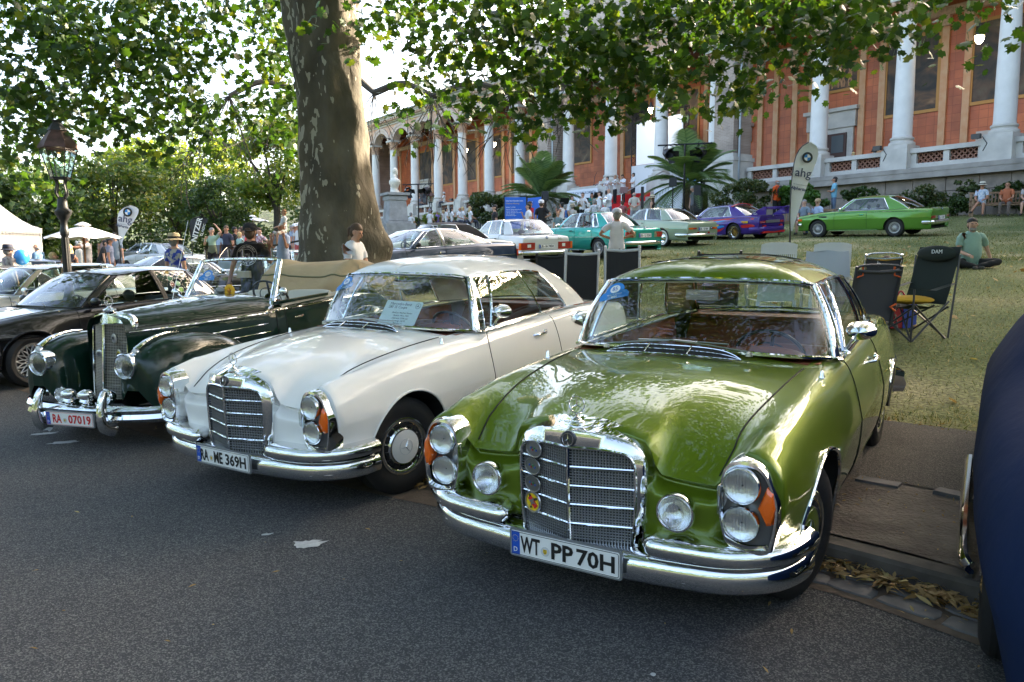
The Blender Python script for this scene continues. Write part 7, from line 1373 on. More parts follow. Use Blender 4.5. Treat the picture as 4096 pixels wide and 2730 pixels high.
q=MB();q.ball((hw*.3,-hw*.7,1.9),(.35,.1,.4),10);q.obj('printed_banner',M('banner print',(.45,.18,.12),.7,col2=(.25,.32,.5),nscale=2),TE)
def obj1(nm,lb,ct,mb,mats,loc=(0,0,0),rz=0,grp=None,sm=True,kind=None):
 o=mb.obj(nm,mats,None,sm);o.location=loc;o.rotation_euler=(0,0,rz);return tag(o,lb,ct,grp,kind)
p_=at(86,1030,17);q=MB();q.ball((0,0,0),(.16,.16,.18),14);q.lathe([(.012,-.19),(.02,-.205)],6);q.rod((0,0,-.2),(.03,.02,-.75),.002,4);obj1('balloon','light blue balloon beside the man in the navy hat','balloon',q,M('balloon blue',(.03,.28,.75),.25,coat=1),p_)
TEAK=M('bench teak',(.30,.19,.115),.75,noise=.25,nscale=9)
def bench(lb,x,y,rz,w=1.8):
 o=thing('park_bench',lb,'bench',(x,y,float(ground_z(x,y))),rz,'wooden park benches')
 for sx in(-w/2+.05,w/2-.05):
  for yy,h in((-.28,.64),(.24,.95)):q=MB();q.box((sx,yy,h/2),(.065,.065,h));q.obj('leg',TEAK,o,False)
  q=MB();q.box((sx,-.03,.65),(.07,.62,.035));q.obj('armrest',TEAK,o,False)
 for i in range(5):q=MB();q.box((0,-.27+.115*i,.43),(w-.02,.085,.028));q.obj('seat_slat',TEAK,o,False)
 q=MB();q.box((0,.255,.93),(w,.045,.075));q.box((0,.255,.52),(w,.04,.06));q.obj('back_rail',TEAK,o,False)
 me=None
 for i in range(int(w/.115)):
  if me is None:q=MB();q.box((0,0,0),(.045,.02,.36));me=q.mesh('back_slat',TEAK,False)
  link('back_slat',me,o,(-w/2+.1+.115*i,.255,.72))
 return o
bA=at(3975,866,29.6);bench('wooden bench at the right edge with three people sitting on it',bA[0]+.55,29.9,R(-22),2.3);bB=at(3245,893,29.2);bench('wooden bench behind the feather flag with two people on it',bB[0],29.4,R(-18),2.3)
def sling_chair(lb,x,y,rz,fr=None,cl=None,w=.43,top=1.08,arm=True,grp='folding garden chairs',ornament=None):
 o=thing('folding_chair',lb,'chair',(x,y,float(ground_z(x,y))),rz,grp);fr=fr or M('chair frame silver',(.55,.56,.58),.4,.3);cl=cl or M('black mesh cloth',(.016,.016,.018),.8)
 for sx in(-w/2,w/2):
  q=MB();q.tube([(sx,.22,.40),(sx,-.12,.62),(sx,-.30,top)]if False else[(sx,.25,.40),(sx,-.18,.40),(sx,-.34,top)],.020,6,flat=1.3);q.obj('side_rail',fr,o);q=MB();q.tube([(sx,.28,0),(sx,-.16,.62)],.012,6);q.tube([(sx,-.34,0),(sx,.14,.62)],.012,6);q.obj('leg',fr,o)
  if arm:q=MB();q.box((sx*1.06,.02,.635),(.05,.44,.03));q.obj('armrest',fr,o,False)
 q=MB();q.grid([[(sx,y0,z)for sx in(-w/2+.01,0,w/2-.01)]for y0,z in((.25,.405),(0,.385),(-.18,.41))]);q.obj('seat',cl,o);q=MB();q.grid([[(sx,y0+(.02 if sx==0 else 0)*-1,z)for sx in(-w/2+.01,0,w/2-.01)]for y0,z in((-.185,.43),(-.26,.75),(-.335,top-.06))]);q.obj('backrest',cl,o)
 q=MB();q.tube([(-w/2,-.335,top-.05),(0,-.355,top-.065),(w/2,-.335,top-.05)],.020,6);q.obj('top_bar',fr,o);return o
def put(u,v,d):p=at(u,v,d);return p
p_=at(2310,1010,10.2);sling_chair('left of two black mesh chairs with silver frames behind the white coupe',p_[0],10.2,R(6),top=at(2315,1000,10.2)[2]-float(ground_z(p_[0],10.2)));p_=at(2489,1005,10.0);sling_chair('right of two black mesh chairs, man with hands on hips behind it',p_[0],10.0,R(-8),top=at(2492,985,10.0)[2]-float(ground_z(p_[0],10.0)))
p_=at(2222,1010,11.0);sling_chair('all black folding chair half hidden behind the white coupe roof',p_[0],11.0,R(-15),M('black chair tube',(.02,.02,.02),.4),None,.40,at(2222,1012,11)[2]-float(ground_z(p_[0],11.0)),grp='folding garden chairs')
p_=at(2853,1010,10.4);sling_chair('black padded chair showing only its top behind the green coupe',p_[0],10.4,R(0),M('black chair tube'),M('black padding',(.015,.015,.016),.9),.56,at(2853,1004,10.4)[2]-float(ground_z(p_[0],10.4)),grp='folding garden chairs')
PLW=M('white resin',(.62,.62,.60),.4)
def resin(lb,x,y,rz,top):
 g=float(ground_z(x,y));o=thing('plastic_chair',lb,'chair',(x,y,g),rz,'white plastic chairs');w=.50;hb=top-g
 q=MB();q.grid([[(sx*(w/2)*(1-.05*f),-.24-.10*f-.03*(1-sx*sx),.42+(hb-.42)*f-.03*(abs(sx)**4)*(f>.9))for sx in np.linspace(-1,1,9)]for f in(0,.25,.5,.62)]);q.grid([[(sx*(w/2)*(1-.05*f),-.24-.10*f-.03*(1-sx*sx),.42+(hb-.42)*f-.03*(abs(sx)**4)*(f>.9))for sx in np.linspace(-1,1,9)]for f in(.80,.9,.97,1)])
 for k in range(15):sx=-.8+1.6*k/14;q.add([(((sx+e)*w/2*.96),-.24-.10*f-.03*(1-sx*sx),.42+(hb-.42)*f)for f in(.62,.80)for e in(-.032,.032)],[(0,1,3,2)])
 for sx in(-1,1):q.add([(sx*w/2*(1-.05*f)*e,-.24-.10*f-.005,.42+(hb-.42)*f)for f in(.62,.80)for e in(1,.86)],[(0,1,3,2)])
 q.obj('backrest',PLW,o,False);q=MB();q.grid([[(sx*w/2,y,.43-.02*(1-sx*sx))for sx in np.linspace(-1,1,5)]for y in(-.25,0,.24)]);q.obj('seat',PLW,o)
 for sx in(-.24,.24):
  for yy in(-.26,.22):q=MB();q.rod((sx*1.1,yy*1.15,0),(sx,yy,.43),.025,6);q.obj('leg',PLW,o)
  q=MB();q.tube(crom([(sx,-.30,.68),(sx*1.12,-.1,.66),(sx*1.12,.2,.64),(sx*1.05,.24,.43)],4),.025,6);q.obj('armrest',PLW,o)
 return o
p_=at(3087,972,10.4);resin('left white slotted plastic chair behind the green coupe roof',p_[0],10.4,R(-2),p_[2]);p_=at(3305,972,10.4);resin('right white slotted plastic chair with a grey jacket over its back',p_[0],10.4,R(-8),p_[2])
q=MB();q.grid([[(sx*.27*(1+.1*f),-.07-.02*math.sin(4*sx),.0-.34*f+.01*math.cos(5*sx))for sx in np.linspace(-1,1,9)]for f in np.linspace(0,1,5)]);q.grid([[(sx*.27,-.07+.2*f,.01*math.cos(5*sx))for sx in np.linspace(-1,1,9)]for f in(0,.5,1)]);p_=at(3305,1005,10.1);obj1('jacket','pale grey jacket hung over the right white plastic chair','jacket',q,M('pale grey cloth',(.42,.45,.50),.8),p_,R(-8))
GC=M('charcoal cloth',(.045,.045,.052),.85);OR=M('orange webbing',(.62,.10,.012),.7);ALU=M('aluminium tube',(.62,.62,.64),.25,1)
def camp_seat(lb,u,d,top_v,fr,trim,rz,w=.55):
 p=at(u,top_v,d);g=float(ground_z(p[0],d));o=sling_chair(lb,p[0],d,rz,fr,GC,w,p[2]-g,grp='charcoal folding chairs');t=p[2]-g
 if trim:
  for sx in(-1,1):q=MB();q.tube([(sx*w*.36,-.33,t-.0),(sx*w*.36,-.33,t-.10),(sx*w*.5,-.325,t-.12)],.018,5,flat=.5);q.tube([(sx*w*.5,-.27,t-.42),(sx*w*.36,-.28,t-.45),(sx*w*.5,-.26,t-.50)],.012,5);q.obj('orange_strap',OR,o)
 q=MB();q.tube(crom([(-w/2,-.325,t-.12),(-w/2-.0,-.34,t-.03),(-w/2+.08,-.345,t+.01),(w/2-.08,-.345,t+.01),(w/2,-.34,t-.03),(w/2,-.325,t-.12)],4),.014,6);q.obj('top_bar',fr,o);return o,t
camp_seat('charcoal folding chair with orange corner straps nearest the green coupe',3452,8.6,1064,M('dark tube',(.03,.03,.035),.4),True,R(4),.50);o,t=camp_seat('charcoal folding chair with bright metal tube and a small b logo',3505,10.0,1018,ALU,False,R(-10),.42);text('b',.10,M('logo silver',(.6,.6,.62),.5),o,Matrix.Translation((-.06,-.345,t-.12))@VZ,.002)
p_=at(3640,1240,9.3);g_=float(ground_z(p_[0],9.3));AC=thing('camp_chair','dark green high back angling chair with a yellow cushion on the lawn','chair',(p_[0],9.3,g_),R(112));DG=M('dark green nylon',(.012,.020,.016),.8);TUB=M('gunmetal tube',(.06,.06,.065),.35,.6)
for sx in(-.30,.30):
 for a,b in(((sx,.32,0),(-sx*.85,-.10,.42)),((sx,-.26,0),(sx,.30,.44)),((sx,.30,0),(sx,-.28,.46)),((sx,-.30,0),(sx*1.02,-.42,1.02)),((sx,.32,0),(sx,.30,.62))):q=MB();q.rod(a,b,.012,6);q.obj('leg',TUB,AC)
 q=MB();q.grid([[(sx+e,y,z)for e in(-.05,.05)]for y,z in((.34,.63),(.0,.60),(-.36,.68))]);q.obj('armrest',DG,AC)
for a,b in(((-.30,.32,0),(.30,.32,.40)),((.30,.32,0),(-.30,.32,.40)),((-.30,-.28,0),(.30,-.28,.40)),((.30,-.28,0),(-.30,-.28,.40))):q=MB();q.rod(a,b,.011,6);q.obj('cross_brace',TUB,AC)
q=MB();q.grid([[(sx*.29,y,z-.05*(1-sx*sx))for sx in np.linspace(-1,1,7)]for y,z in((.30,.44),(0,.40),(-.24,.42))]);q.obj('seat',DG,AC);q=MB();q.grid([[(sx*.29,y+.05*(1-sx*sx)*-1,z)for sx in np.linspace(-1,1,7)]for y,z in((-.24,.42),(-.32,.65),(-.40,.92),(-.46,1.12))]);q.obj('backrest',DG,AC)
q=MB();q.ball((0,-.40,1.04),(.28,.05,.10),16);h_=q.obj('head_pad',DG,AC);text('DAM',.07,WHITE,h_,Matrix.Translation((-.05,-.345,1.06))@Matrix(((-1,0,0),(0,0,1),(0,1,0))).to_4x4(),.002)
q=MB();q.ball((0,0,0),(.27,.25,.055),18);o=obj1('cushion','yellow seat cushion lying on the dark green angling chair','cushion',q,M('yellow cushion',(.62,.33,.02),.9),(p_[0],9.3,g_+.475),R(112))
p_=at(3590,1215,9.9);g_=float(ground_z(p_[0],9.9));q=MB();q.box((-.10,0,.17),(.20,.22,.34));q.box((.10,0,.19),(.20,.24,.38),1);q.tube(crom([(-.1,-.05,.34),(0,-.05,.48),(.1,-.05,.36)],5),.012,5,0);obj1('cool_bag','red and blue shopping bag under the charcoal chairs','bag',q,[M('bag red',(.45,.02,.03),.5),M('bag blue',(.02,.06,.40),.5)],(p_[0],9.9,g_),.2,sm=False)
q=MB();q.lathe([(.09,0),(.10,.02),(.10,.22),(.085,.26)],16);q.lathe([(.101,.08),(.101,.13)],16,None,1);obj1('water_jug','white and turquoise jug beside the charcoal chairs','jug',q,[WHITE,M('turquoise',(.02,.35,.45),.4)],(p_[0]-.33,9.8,g_+.22));q=MB();q.box((0,0,.10),(.26,.26,.22));obj1('side_table','small low side table carrying the jug','table',q,GC,(p_[0]-.33,9.8,g_),sm=False)
TRB=M('truss black',(.02,.02,.022),.4,.5)
def truss(mb,a,b,w=.3):
 a,b=np.array(a,float),np.array(b,float);d=nrm(b-a);u=np.array(Vector(d).orthogonal().normalized());v=np.cross(d,u);n_=max(2,int(np.linalg.norm(b-a)/w));cs=[(u+v)*w/2,(u-v)*w/2,(-u-v)*w/2,(v-u)*w/2]
 for c in cs:mb.rod(a+c,b+c,.03,5)
 for i in range(n_):
  for k in range(4):c0,c1=cs[k],cs[(k+1)%4];p,q_=a+(b-a)*i/n_,a+(b-a)*(i+1)/n_;mb.rod(p+(c0 if i%2 else c1),q_+(c1 if i%2 else c0),.014,4)
sc=thing('projection_screen','large white projection screen hung in a black truss inside the colonnade','screen',bw(-13.6,2.6,0),BANG);q=MB();q.box((0,0,9.1),(4.2,.06,2.9));q.obj('screen_cloth',M('screen cloth',(.72,.75,.80),.6,emis=.06),sc,False)
for a,b in(((-2.4,0,5.3),(-2.4,0,11.0)),((2.4,0,5.3),(2.4,0,11.0)),((-2.4,0,11.0),(2.4,0,11.0)),((-2.4,0,7.35),(2.4,0,7.35))):q=MB();truss(q,a,b);q.obj('truss',TRB,sc)
q=MB();q.box((0,0,1.0),(4.6,.1,2.4));obj1('backdrop_board','plain white board below the projection screen behind the band','backdrop',q,M('panel white',(.70,.70,.71),.6),bw(-12.4,1.2,ZF-.1),BANG,sm=False)
def banner(lb,nm,x,y,z,w,h,mat,lines,ang=BANG):
 q=MB();q.box((0,0,h/2),(w,.05,h));o=thing(nm,lb,'banner',bw(x,y,z),ang);q.obj('cloth',mat,o,False)
 for t,px,pz,sz,m in lines:text(t,sz,m,o,Matrix.Translation((px,-.03,pz))@VZ,.002,bold=.004)
 return o
banner('white banner reading a welcome, hung below the hall beside the steps','welcome_banner',-17.3,-1.0,4.85,3.2,1.12,M('banner cloth',(.66,.68,.73),.7),[('HERZLICH WILLKOMMEN.',0,.86,.25,M('banner grey print',(.16,.20,.27),.6)),('ahg',-.8,.25,.30,NAVYI),('Alphartis',.8,.42,.24,NAVYI)],BANG+.02)
banner('small white banner with dealer logo behind the right palm','logo_banner',-7.9,-1.9,4.1,3.4,1.3,M('banner cloth'),[('ahg',-.9,.42,.5,NAVYI)])
IB=M('info board blue',(.012,.12,.55),.5);GLD=M('board gold print',(.55,.38,.12),.5)
p_=at(2090,870,38);g_=float(ground_z(p_[0],38));o=thing('info_board','bright blue interview programme board left of the man drinking','board',(p_[0]-.35,38,g_),.05);zb=at(2030,870,38)[2]-g_;zt2=at(2030,790,38)[2]-g_;hh=zt2-.3
q=MB();q.box((0,0,.3+hh/2),(1.05,.05,hh));q.obj('panel',IB,o,False);q=MB();[q.box((sx,0,zt2/2+.05),(.05,.06,zt2+.1))for sx in(-.56,.56)];q.box((0,0,zt2+.06),(1.17,.06,.05));q.obj('frame',BLACK,o,False)
for t,dz,sz,m in(('Interview-Runden beim',.18,.092,WHITE),('Oldtimer-Meeting.',.31,.092,GLD),('Samstag, 11. Juli 2026',.49,.055,WHITE),('15:30 Uhr  Ehrengastrunde & Sammler',.60,.05,WHITE),('16:30 Uhr  Teilnehmerrunde',.68,.05,WHITE),('17:30 Uhr  Wie ehrlich ist der Oldtimer-',.76,.05,WHITE),('markt? Thorsten Link',.83,.05,WHITE),('beantwortet Ihre Fragen!',.90,.05,WHITE)):text(t,sz,m,o,Matrix.Translation((-.48,-.028,zt2-dz))@VZ,.002,'LEFT',bold=.001)
o=thing('info_board','second blue board half hidden behind the man in white and red','board',(p_[0]+.62,38.3,g_),-.9);q=MB();q.box((0,0,.3+hh/2),(1.05,.05,hh));q.obj('panel',IB,o,False);q=MB();[q.box((sx,0,zt2/2+.05),(.05,.06,zt2+.1))for sx in(-.56,.56)];q.obj('frame',BLACK,o,False);text('Interview',.09,WHITE,o,Matrix.Translation((-.45,-.03,zt2-.2))@VZ,.002,'LEFT')
def lights(lb,u,v,d,w,grp='stage light bars',vb=None):
 p=at(u,v,d);g=float(ground_z(p[0],d));h=p[2]-g;o=thing('stage_light',lb,'stage lights',(p[0],d,g),-.3,grp);q=MB();q.rod((0,0,0),(0,0,h),.045,8);[q.rod((0,0,.9),(.6*math.cos(t),.6*math.sin(t),0),.025,5)for t in(0,2.1,4.2)];q.obj('stand',TRB,o);q=MB();q.rod((-w/2,0,h),(w/2,0,h),.04,6);q.obj('crossbar',TRB,o)
 for sx in(-.3,.3):
  q=MB();m=frame((sx*w,-.1,h-.42),(1,0,0),(.5 if sx<0 else-.5,-.7,-.35));q.lathe([(.10,-.3),(.2,-.2),(.24,.0),(.24,.18),(.21,.18),(.2,.05)],14,m);q.tube([(sx*w-.24,-.1,h-.42),(sx*w-.22,-.05,h-.1),(sx*w,0,h),(sx*w+.22,-.05,h-.1),(sx*w+.24,-.1,h-.42)],.018,5);l_=q.obj('lamp_head',TRB,o);q=MB()
  for k in range(4):a=k*math.pi/2;q.add([m@Vector((.24*math.cos(a+s_*.6),.24*math.sin(a+s_*.6),.18))for s_ in(-1,1)]+[m@Vector((.4*math.cos(a+s_*.4),.4*math.sin(a+s_*.4),.4))for s_ in(1,-1)],[(0,1,2,3)])
  q.obj('barn_door',TRB,l_,False)
 return o
lights('stage light bar with two black lamps before the right palm',2740,578,37.2,2.6);lights('stage light bar with black lamps beside the distant park lantern',1672,738,50,2.2)
def pa(lb,u,v0,v1,hw,d):
 a,b=at(u,v0,d),at(u,v1,d);g=float(ground_z(a[0],d));o=thing('loudspeaker',lb,'loudspeaker',(a[0],d,g),-.2,'stage loudspeakers');w=2*hw/CAMF*d;q=MB();q.box((0,0,(a[2]+b[2])/2-g),(w,w*.9,a[2]-b[2]),taper=.96);q.obj('cabinet',BLACK,o,False);q=MB();q.box((0,-w*.46,(a[2]+b[2])/2-g),(w*.86,.02,(a[2]-b[2])*.9));q.obj('grille_cloth',M('speaker grille',(.03,.03,.032),.8),o,False);q=MB();q.rod((0,0,0),(0,0,b[2]-g),.03,6);[q.rod((0,0,.8),(.5*math.cos(t),.5*math.sin(t),0),.02,5)for t in(.3,2.4,4.5)];q.obj('stand',TRB,o)
pa('black loudspeaker on a stand in front of the left palm',2181,766,804,13,43);pa('black loudspeaker on a tripod before the right palm',2692,712,747,15,37);pa('slim black column speaker beside the beige shirt man',2570,748,832,6,35);pa('grey loudspeaker cabinet right of the sound man',2790,742,850,14,36.5)
for i,(x,lb)in enumerate(((8.6,'floodlight strapped to the rightmost column foot'),(4.3,'floodlight strapped to the second column from the right'),(-34.6,'floodlight on the ledge by the arcade columns'),(-30.35,'floodlight on the ledge next to the left palm'))):
 q=MB();q.box((0,0,.12),(.34,.2,.2));q.rod((0,.1,0),(0,.1,.2),.02);q.tube([(.2,.1,.1),(.4,.1,-.2),(.25,.1,-.5)],.02,5);obj1('floodlight',lb,'spotlight',q,BLACK,bw(x-.75,-.75,ZC-(0 if i<2 else.0)),BANG,'terrace floodlights',False)
q=MB()
for i in range(6):q.box((-1.0+.45*i,0,.12+.05*(i%3)),(.4,.3,.22+.1*(i%3)),rz=.2*i)
q.tube([(-.4,0,.3),(-.4,.1,1.0),(-.2,.1,1.3)],.02,5);q.tube([(.6,0,.3),(.6,.1,1.6)],.02,5);obj1('sound_equipment','black mixing and sound equipment on the terrace above the welcome banner','sound equipment',q,BLACK,bw(-17.4,.5,5.95),BANG,sm=False)
q=MB();q.ball((0,0,.5),(.85,.5,.5),12);q.box((0,0,.3),(1.7,.9,.5),1);[q.lathe([(.28,-.1),(.28,.1),(.001,.1)],12,Matrix.Translation((sx,-.5,.28))@OUT,2)for sx in(-.6,.6)];obj1('display_model','small colourful vehicle front displayed between pier and palm','vehicle',q,[M('display blue',(.05,.25,.55),.3),WHITE,BLACK],bw(-7.6,-.3,ZF),BANG)
def barrier(lb,pts,d,hgt=.95):
 for i,(u,v)in enumerate(pts):
  p=at(u,v,d);g=float(ground_z(p[0],d));o=thing('barrier_post',lb[i],'barrier post',(p[0],d,g),0,'belt barrier posts');q=MB();q.lathe([(.18,0),(.18,.02),(.03,.05),(.03,hgt),(.04,hgt),(.04,hgt+.06),(.001,hgt+.07)],14);q.obj('post',STEEL,o)
  if i+1<len(pts):n2=at(*pts[i+1],d);g2=float(ground_z(n2[0],d));q=MB();q.tube([(0,0,hgt),((n2[0]-p[0])/2,0,hgt-.05+(g2-g)/2),(n2[0]-p[0],0,hgt+g2-g)],.03,4,flat=.1,up=(0,1,0));q.obj('belt',BLACK,o)
barrier(['left belt barrier post between the champagne cars','steel belt barrier post left of the plane tree','belt barrier post hidden beside the plane trunk'],[(1080,985),(1200,960),(1235,960)],24);barrier(['belt barrier post behind the turquoise car bonnet','belt barrier post near the boy','belt barrier post right of the boy'],[(2150,880),(2214,885),(2262,880)],33.5)
p_=at(118,1030,27);sling_chair('red folding chair beside the white tent',p_[0],27,R(200),STEEL,M('red chair cloth',(.5,.02,.03),.7),.5,.95)
for i,(u,v,d)in enumerate(((2215,880,34.5),(2250,880,34.6),(1850,900,48),(1885,900,48),(1922,898,47))):
 p_=at(u,v,d);resin(['white chair with woman in white vest','white chair behind the boy in grey','white chair of the first audience row left','white chair of the audience row, blonde woman on it','white chair under the man in the white hat'][i],p_[0],d,R(20+10*i),float(ground_z(p_[0],d))+.95)
LF=leafmat('dry leaf',(.20,.12,.04),(.36,.25,.11),(.42,.36,.16),.7,.25)
SLIM=(np.array([(0,-.5,.02),(.13,-.1,.10),(.10,.2,.07),(0,.5,.0),(-.10,.2,.09),(-.13,-.1,.05)]),np.array([(0,1,5),(1,2,5),(2,4,5),(2,3,4)]))
def fallen(n_,s0,s1,o0,o1,zz,size,name,tm=SLIM,up=.9):
 P=[]
 for _ in range(n_):
  p,nn,tt,_L=kp(rng.uniform(s0,s1));P.append((*(p+nn*(o0+(o1-o0)*rng.beta(2,2))),zz+rng.uniform(0,.035)))
 o=link(name,leaf_mesh(name,np.array(P),size*rng.uniform(.5,1.3,n_),LF,tm,up));tag(o,kind='stuff');return o
s_g=[np.linalg.norm(KL[:i+1][1:]-KL[:i+1][:-1],axis=1).sum()for i in range(len(KL))];iG=int(((KL-[1.9,3.4])**2).sum(1).argmin());sG=s_g[iG]
fallen(230,sG-.62,sG+.42,-.20,.02,.02,.085,'leaf_litter');fallen(60,sG+.3,sG+.9,-.2,0,.015,.06,'leaf_litter');iW=int(((KL-[-.62,5.1])**2).sum(1).argmin());fallen(160,s_g[iW]-.5,s_g[iW]+.6,-.18,.02,.02,.07,'leaf_litter');fallen(400,sG-1,sG+9,-.3,.05,.012,.04,'leaf_litter');fallen(420,sG-2,sG+6,2.9,3.25,.14,.06,'leaf_litter');fallen(500,sG-1,sG+3,.12,1.5,.118,.028,'leaf_litter');fallen(160,sG-.4,sG+.9,-.24,.03,.03,.075,'leaf_litter')
n_=700;x=rng.uniform(-6,14,n_);y=rng.uniform(5,24,n_);k=kerb_side(x,y)>3.1;tag(link('leaf_litter',leaf_mesh('leaf_litter',np.stack([x[k],y[k],ground_z(x[k],y[k])+.03],1),rng.uniform(.05,.12,k.sum()),LF,LOB,.8)),kind='stuff')
n_=60;P=np.stack([rng.uniform(-3.5,2.5,n_),rng.uniform(1.6,5,n_),np.full(n_,.008)],1);tag(link('leaf_litter',leaf_mesh('leaf_litter',P,rng.uniform(.02,.05,n_),LF,SLIM,1.5)),kind='stuff')
q=MB();a=np.arange(9)*2*math.pi/9;q.grid([[(.10*f*math.cos(t)*(1+.2*math.sin(3*t)),.085*f*math.sin(t),.05+.04*math.sin(4*t)*f+.02*f)for t in np.append(a,a[0])]for f in(.01,.5,1)]);p,nn,tt,_L=kp(sG-.52);obj1('dead_leaf','big curled brown plane leaf at the right end of the leaf drift','leaf',q,LF,(*(p-nn*.1),.02))
ROADP=M('worn road paint',(.46,.46,.45),.8,noise=.15,nscale=30)
def blot(lb,u,v,rx,ry,seed,k=26):
 c=at_z(u,v,0);r2=np.random.default_rng(seed);a=np.arange(k)*2*math.pi/k;rr=1+r2.normal(0,.16,k);V=[(rx*rr[i]*math.cos(t),ry*rr[i]*math.sin(t),.0042)for i,t in enumerate(a)];q=MB();q.add(V+[(0,0,.0042)],[(i,(i+1)%k,k)for i in range(k)]);obj1('paint_mark',lb,'paint mark',q,ROADP,(c[0],c[1],0),.4,'worn white paint marks on the road',False)
blot('largest worn white paint patch on the road left of the green coupe',1235,2178,.085,.055,3);blot('upper of two worn paint patches before the vintage convertible',178,1737,.10,.045,4);blot('lower of two worn paint patches before the vintage convertible',256,1772,.11,.05,5);blot('tiny paint chip beside the largest paint patch',1070,2140,.03,.015,6,12);blot('small white chip at the lower right of the road',2612,2702,.012,.012,7,10)
# ------------------------------------------------------------------ people
SK={k:M('skin '+k,c,.55,spec=.3)for k,c in(('fair',(.52,.30,.21)),('tan',(.40,.20,.125)),('dark',(.09,.045,.028)))}
HAIRC={'white':(.55,.53,.49),'grey':(.24,.23,.22),'dark':(.018,.014,.011),'brown':(.075,.042,.022),'blonde':(.52,.37,.17),'ginger':(.30,.15,.06)}
CL_={}
def cloth(c,pat=None):
 k=(tuple(c),pat)
 if k not in CL_:
  CL_[k]=M('cloth %d'%len(CL_),c,.85,noise=0 if pat else.12,nscale=pat[1]if pat else 5,col2=pat[0]if pat else None,bump=.45,bscale=9,dist=.02)
  if pat:e=[n for n in CL_[k].node_tree.nodes if n.type=='VALTORGB'][0].color_ramp.elements;e[0].position=.47;e[1].position=.53
 return CL_[k]
ARM={'down':((.05,.16,-1),(.18,.04,-1)),'hip':((-.25,.80,-.75),(.30,-.85,-.30)),'fold':((.25,.22,-.95),(.55,-.85,.12)),'play':((.45,.30,-.85),(.85,-.35,.35)),'point':((.75,.45,-.15),(.95,.15,.15)),'face':((.40,.25,-.9),(.45,-.42,.90)),'back':((-.30,.28,-.95),(-.30,-.75,-.35)),'prop':((-.30,.45,-.85),(-.12,.40,-.92)),'lap':((.25,.16,-.95),(.85,-.30,-.25)),'up':((.25,.6,.65),(.0,-.6,.8)),'hold':((.35,.3,-.9),(.2,-.1,.98)),'swing':((.30,.14,-.95),(.55,0,-.85)),'side':((-.1,.35,-.93),(.1,.3,-.95))}
LEG={'stand':((0,.05,-1),(-.02,.02,-1)),'walk':((.28,.03,-1),(-.12,0,-1)),'walkb':((-.22,.03,-1),(-.40,0,-.95)),'sit':((1,.14,-.03),(.10,0,-1)),'cross':((.62,.75,.10),(.12,-.96,-.22)),'knee':((.75,.05,.66),(.42,0,-.92)),'over':((.95,-.1,.12),(.35,.45,-.85)),'ride':((.8,.5,-.25),(.1,-.1,-1))}
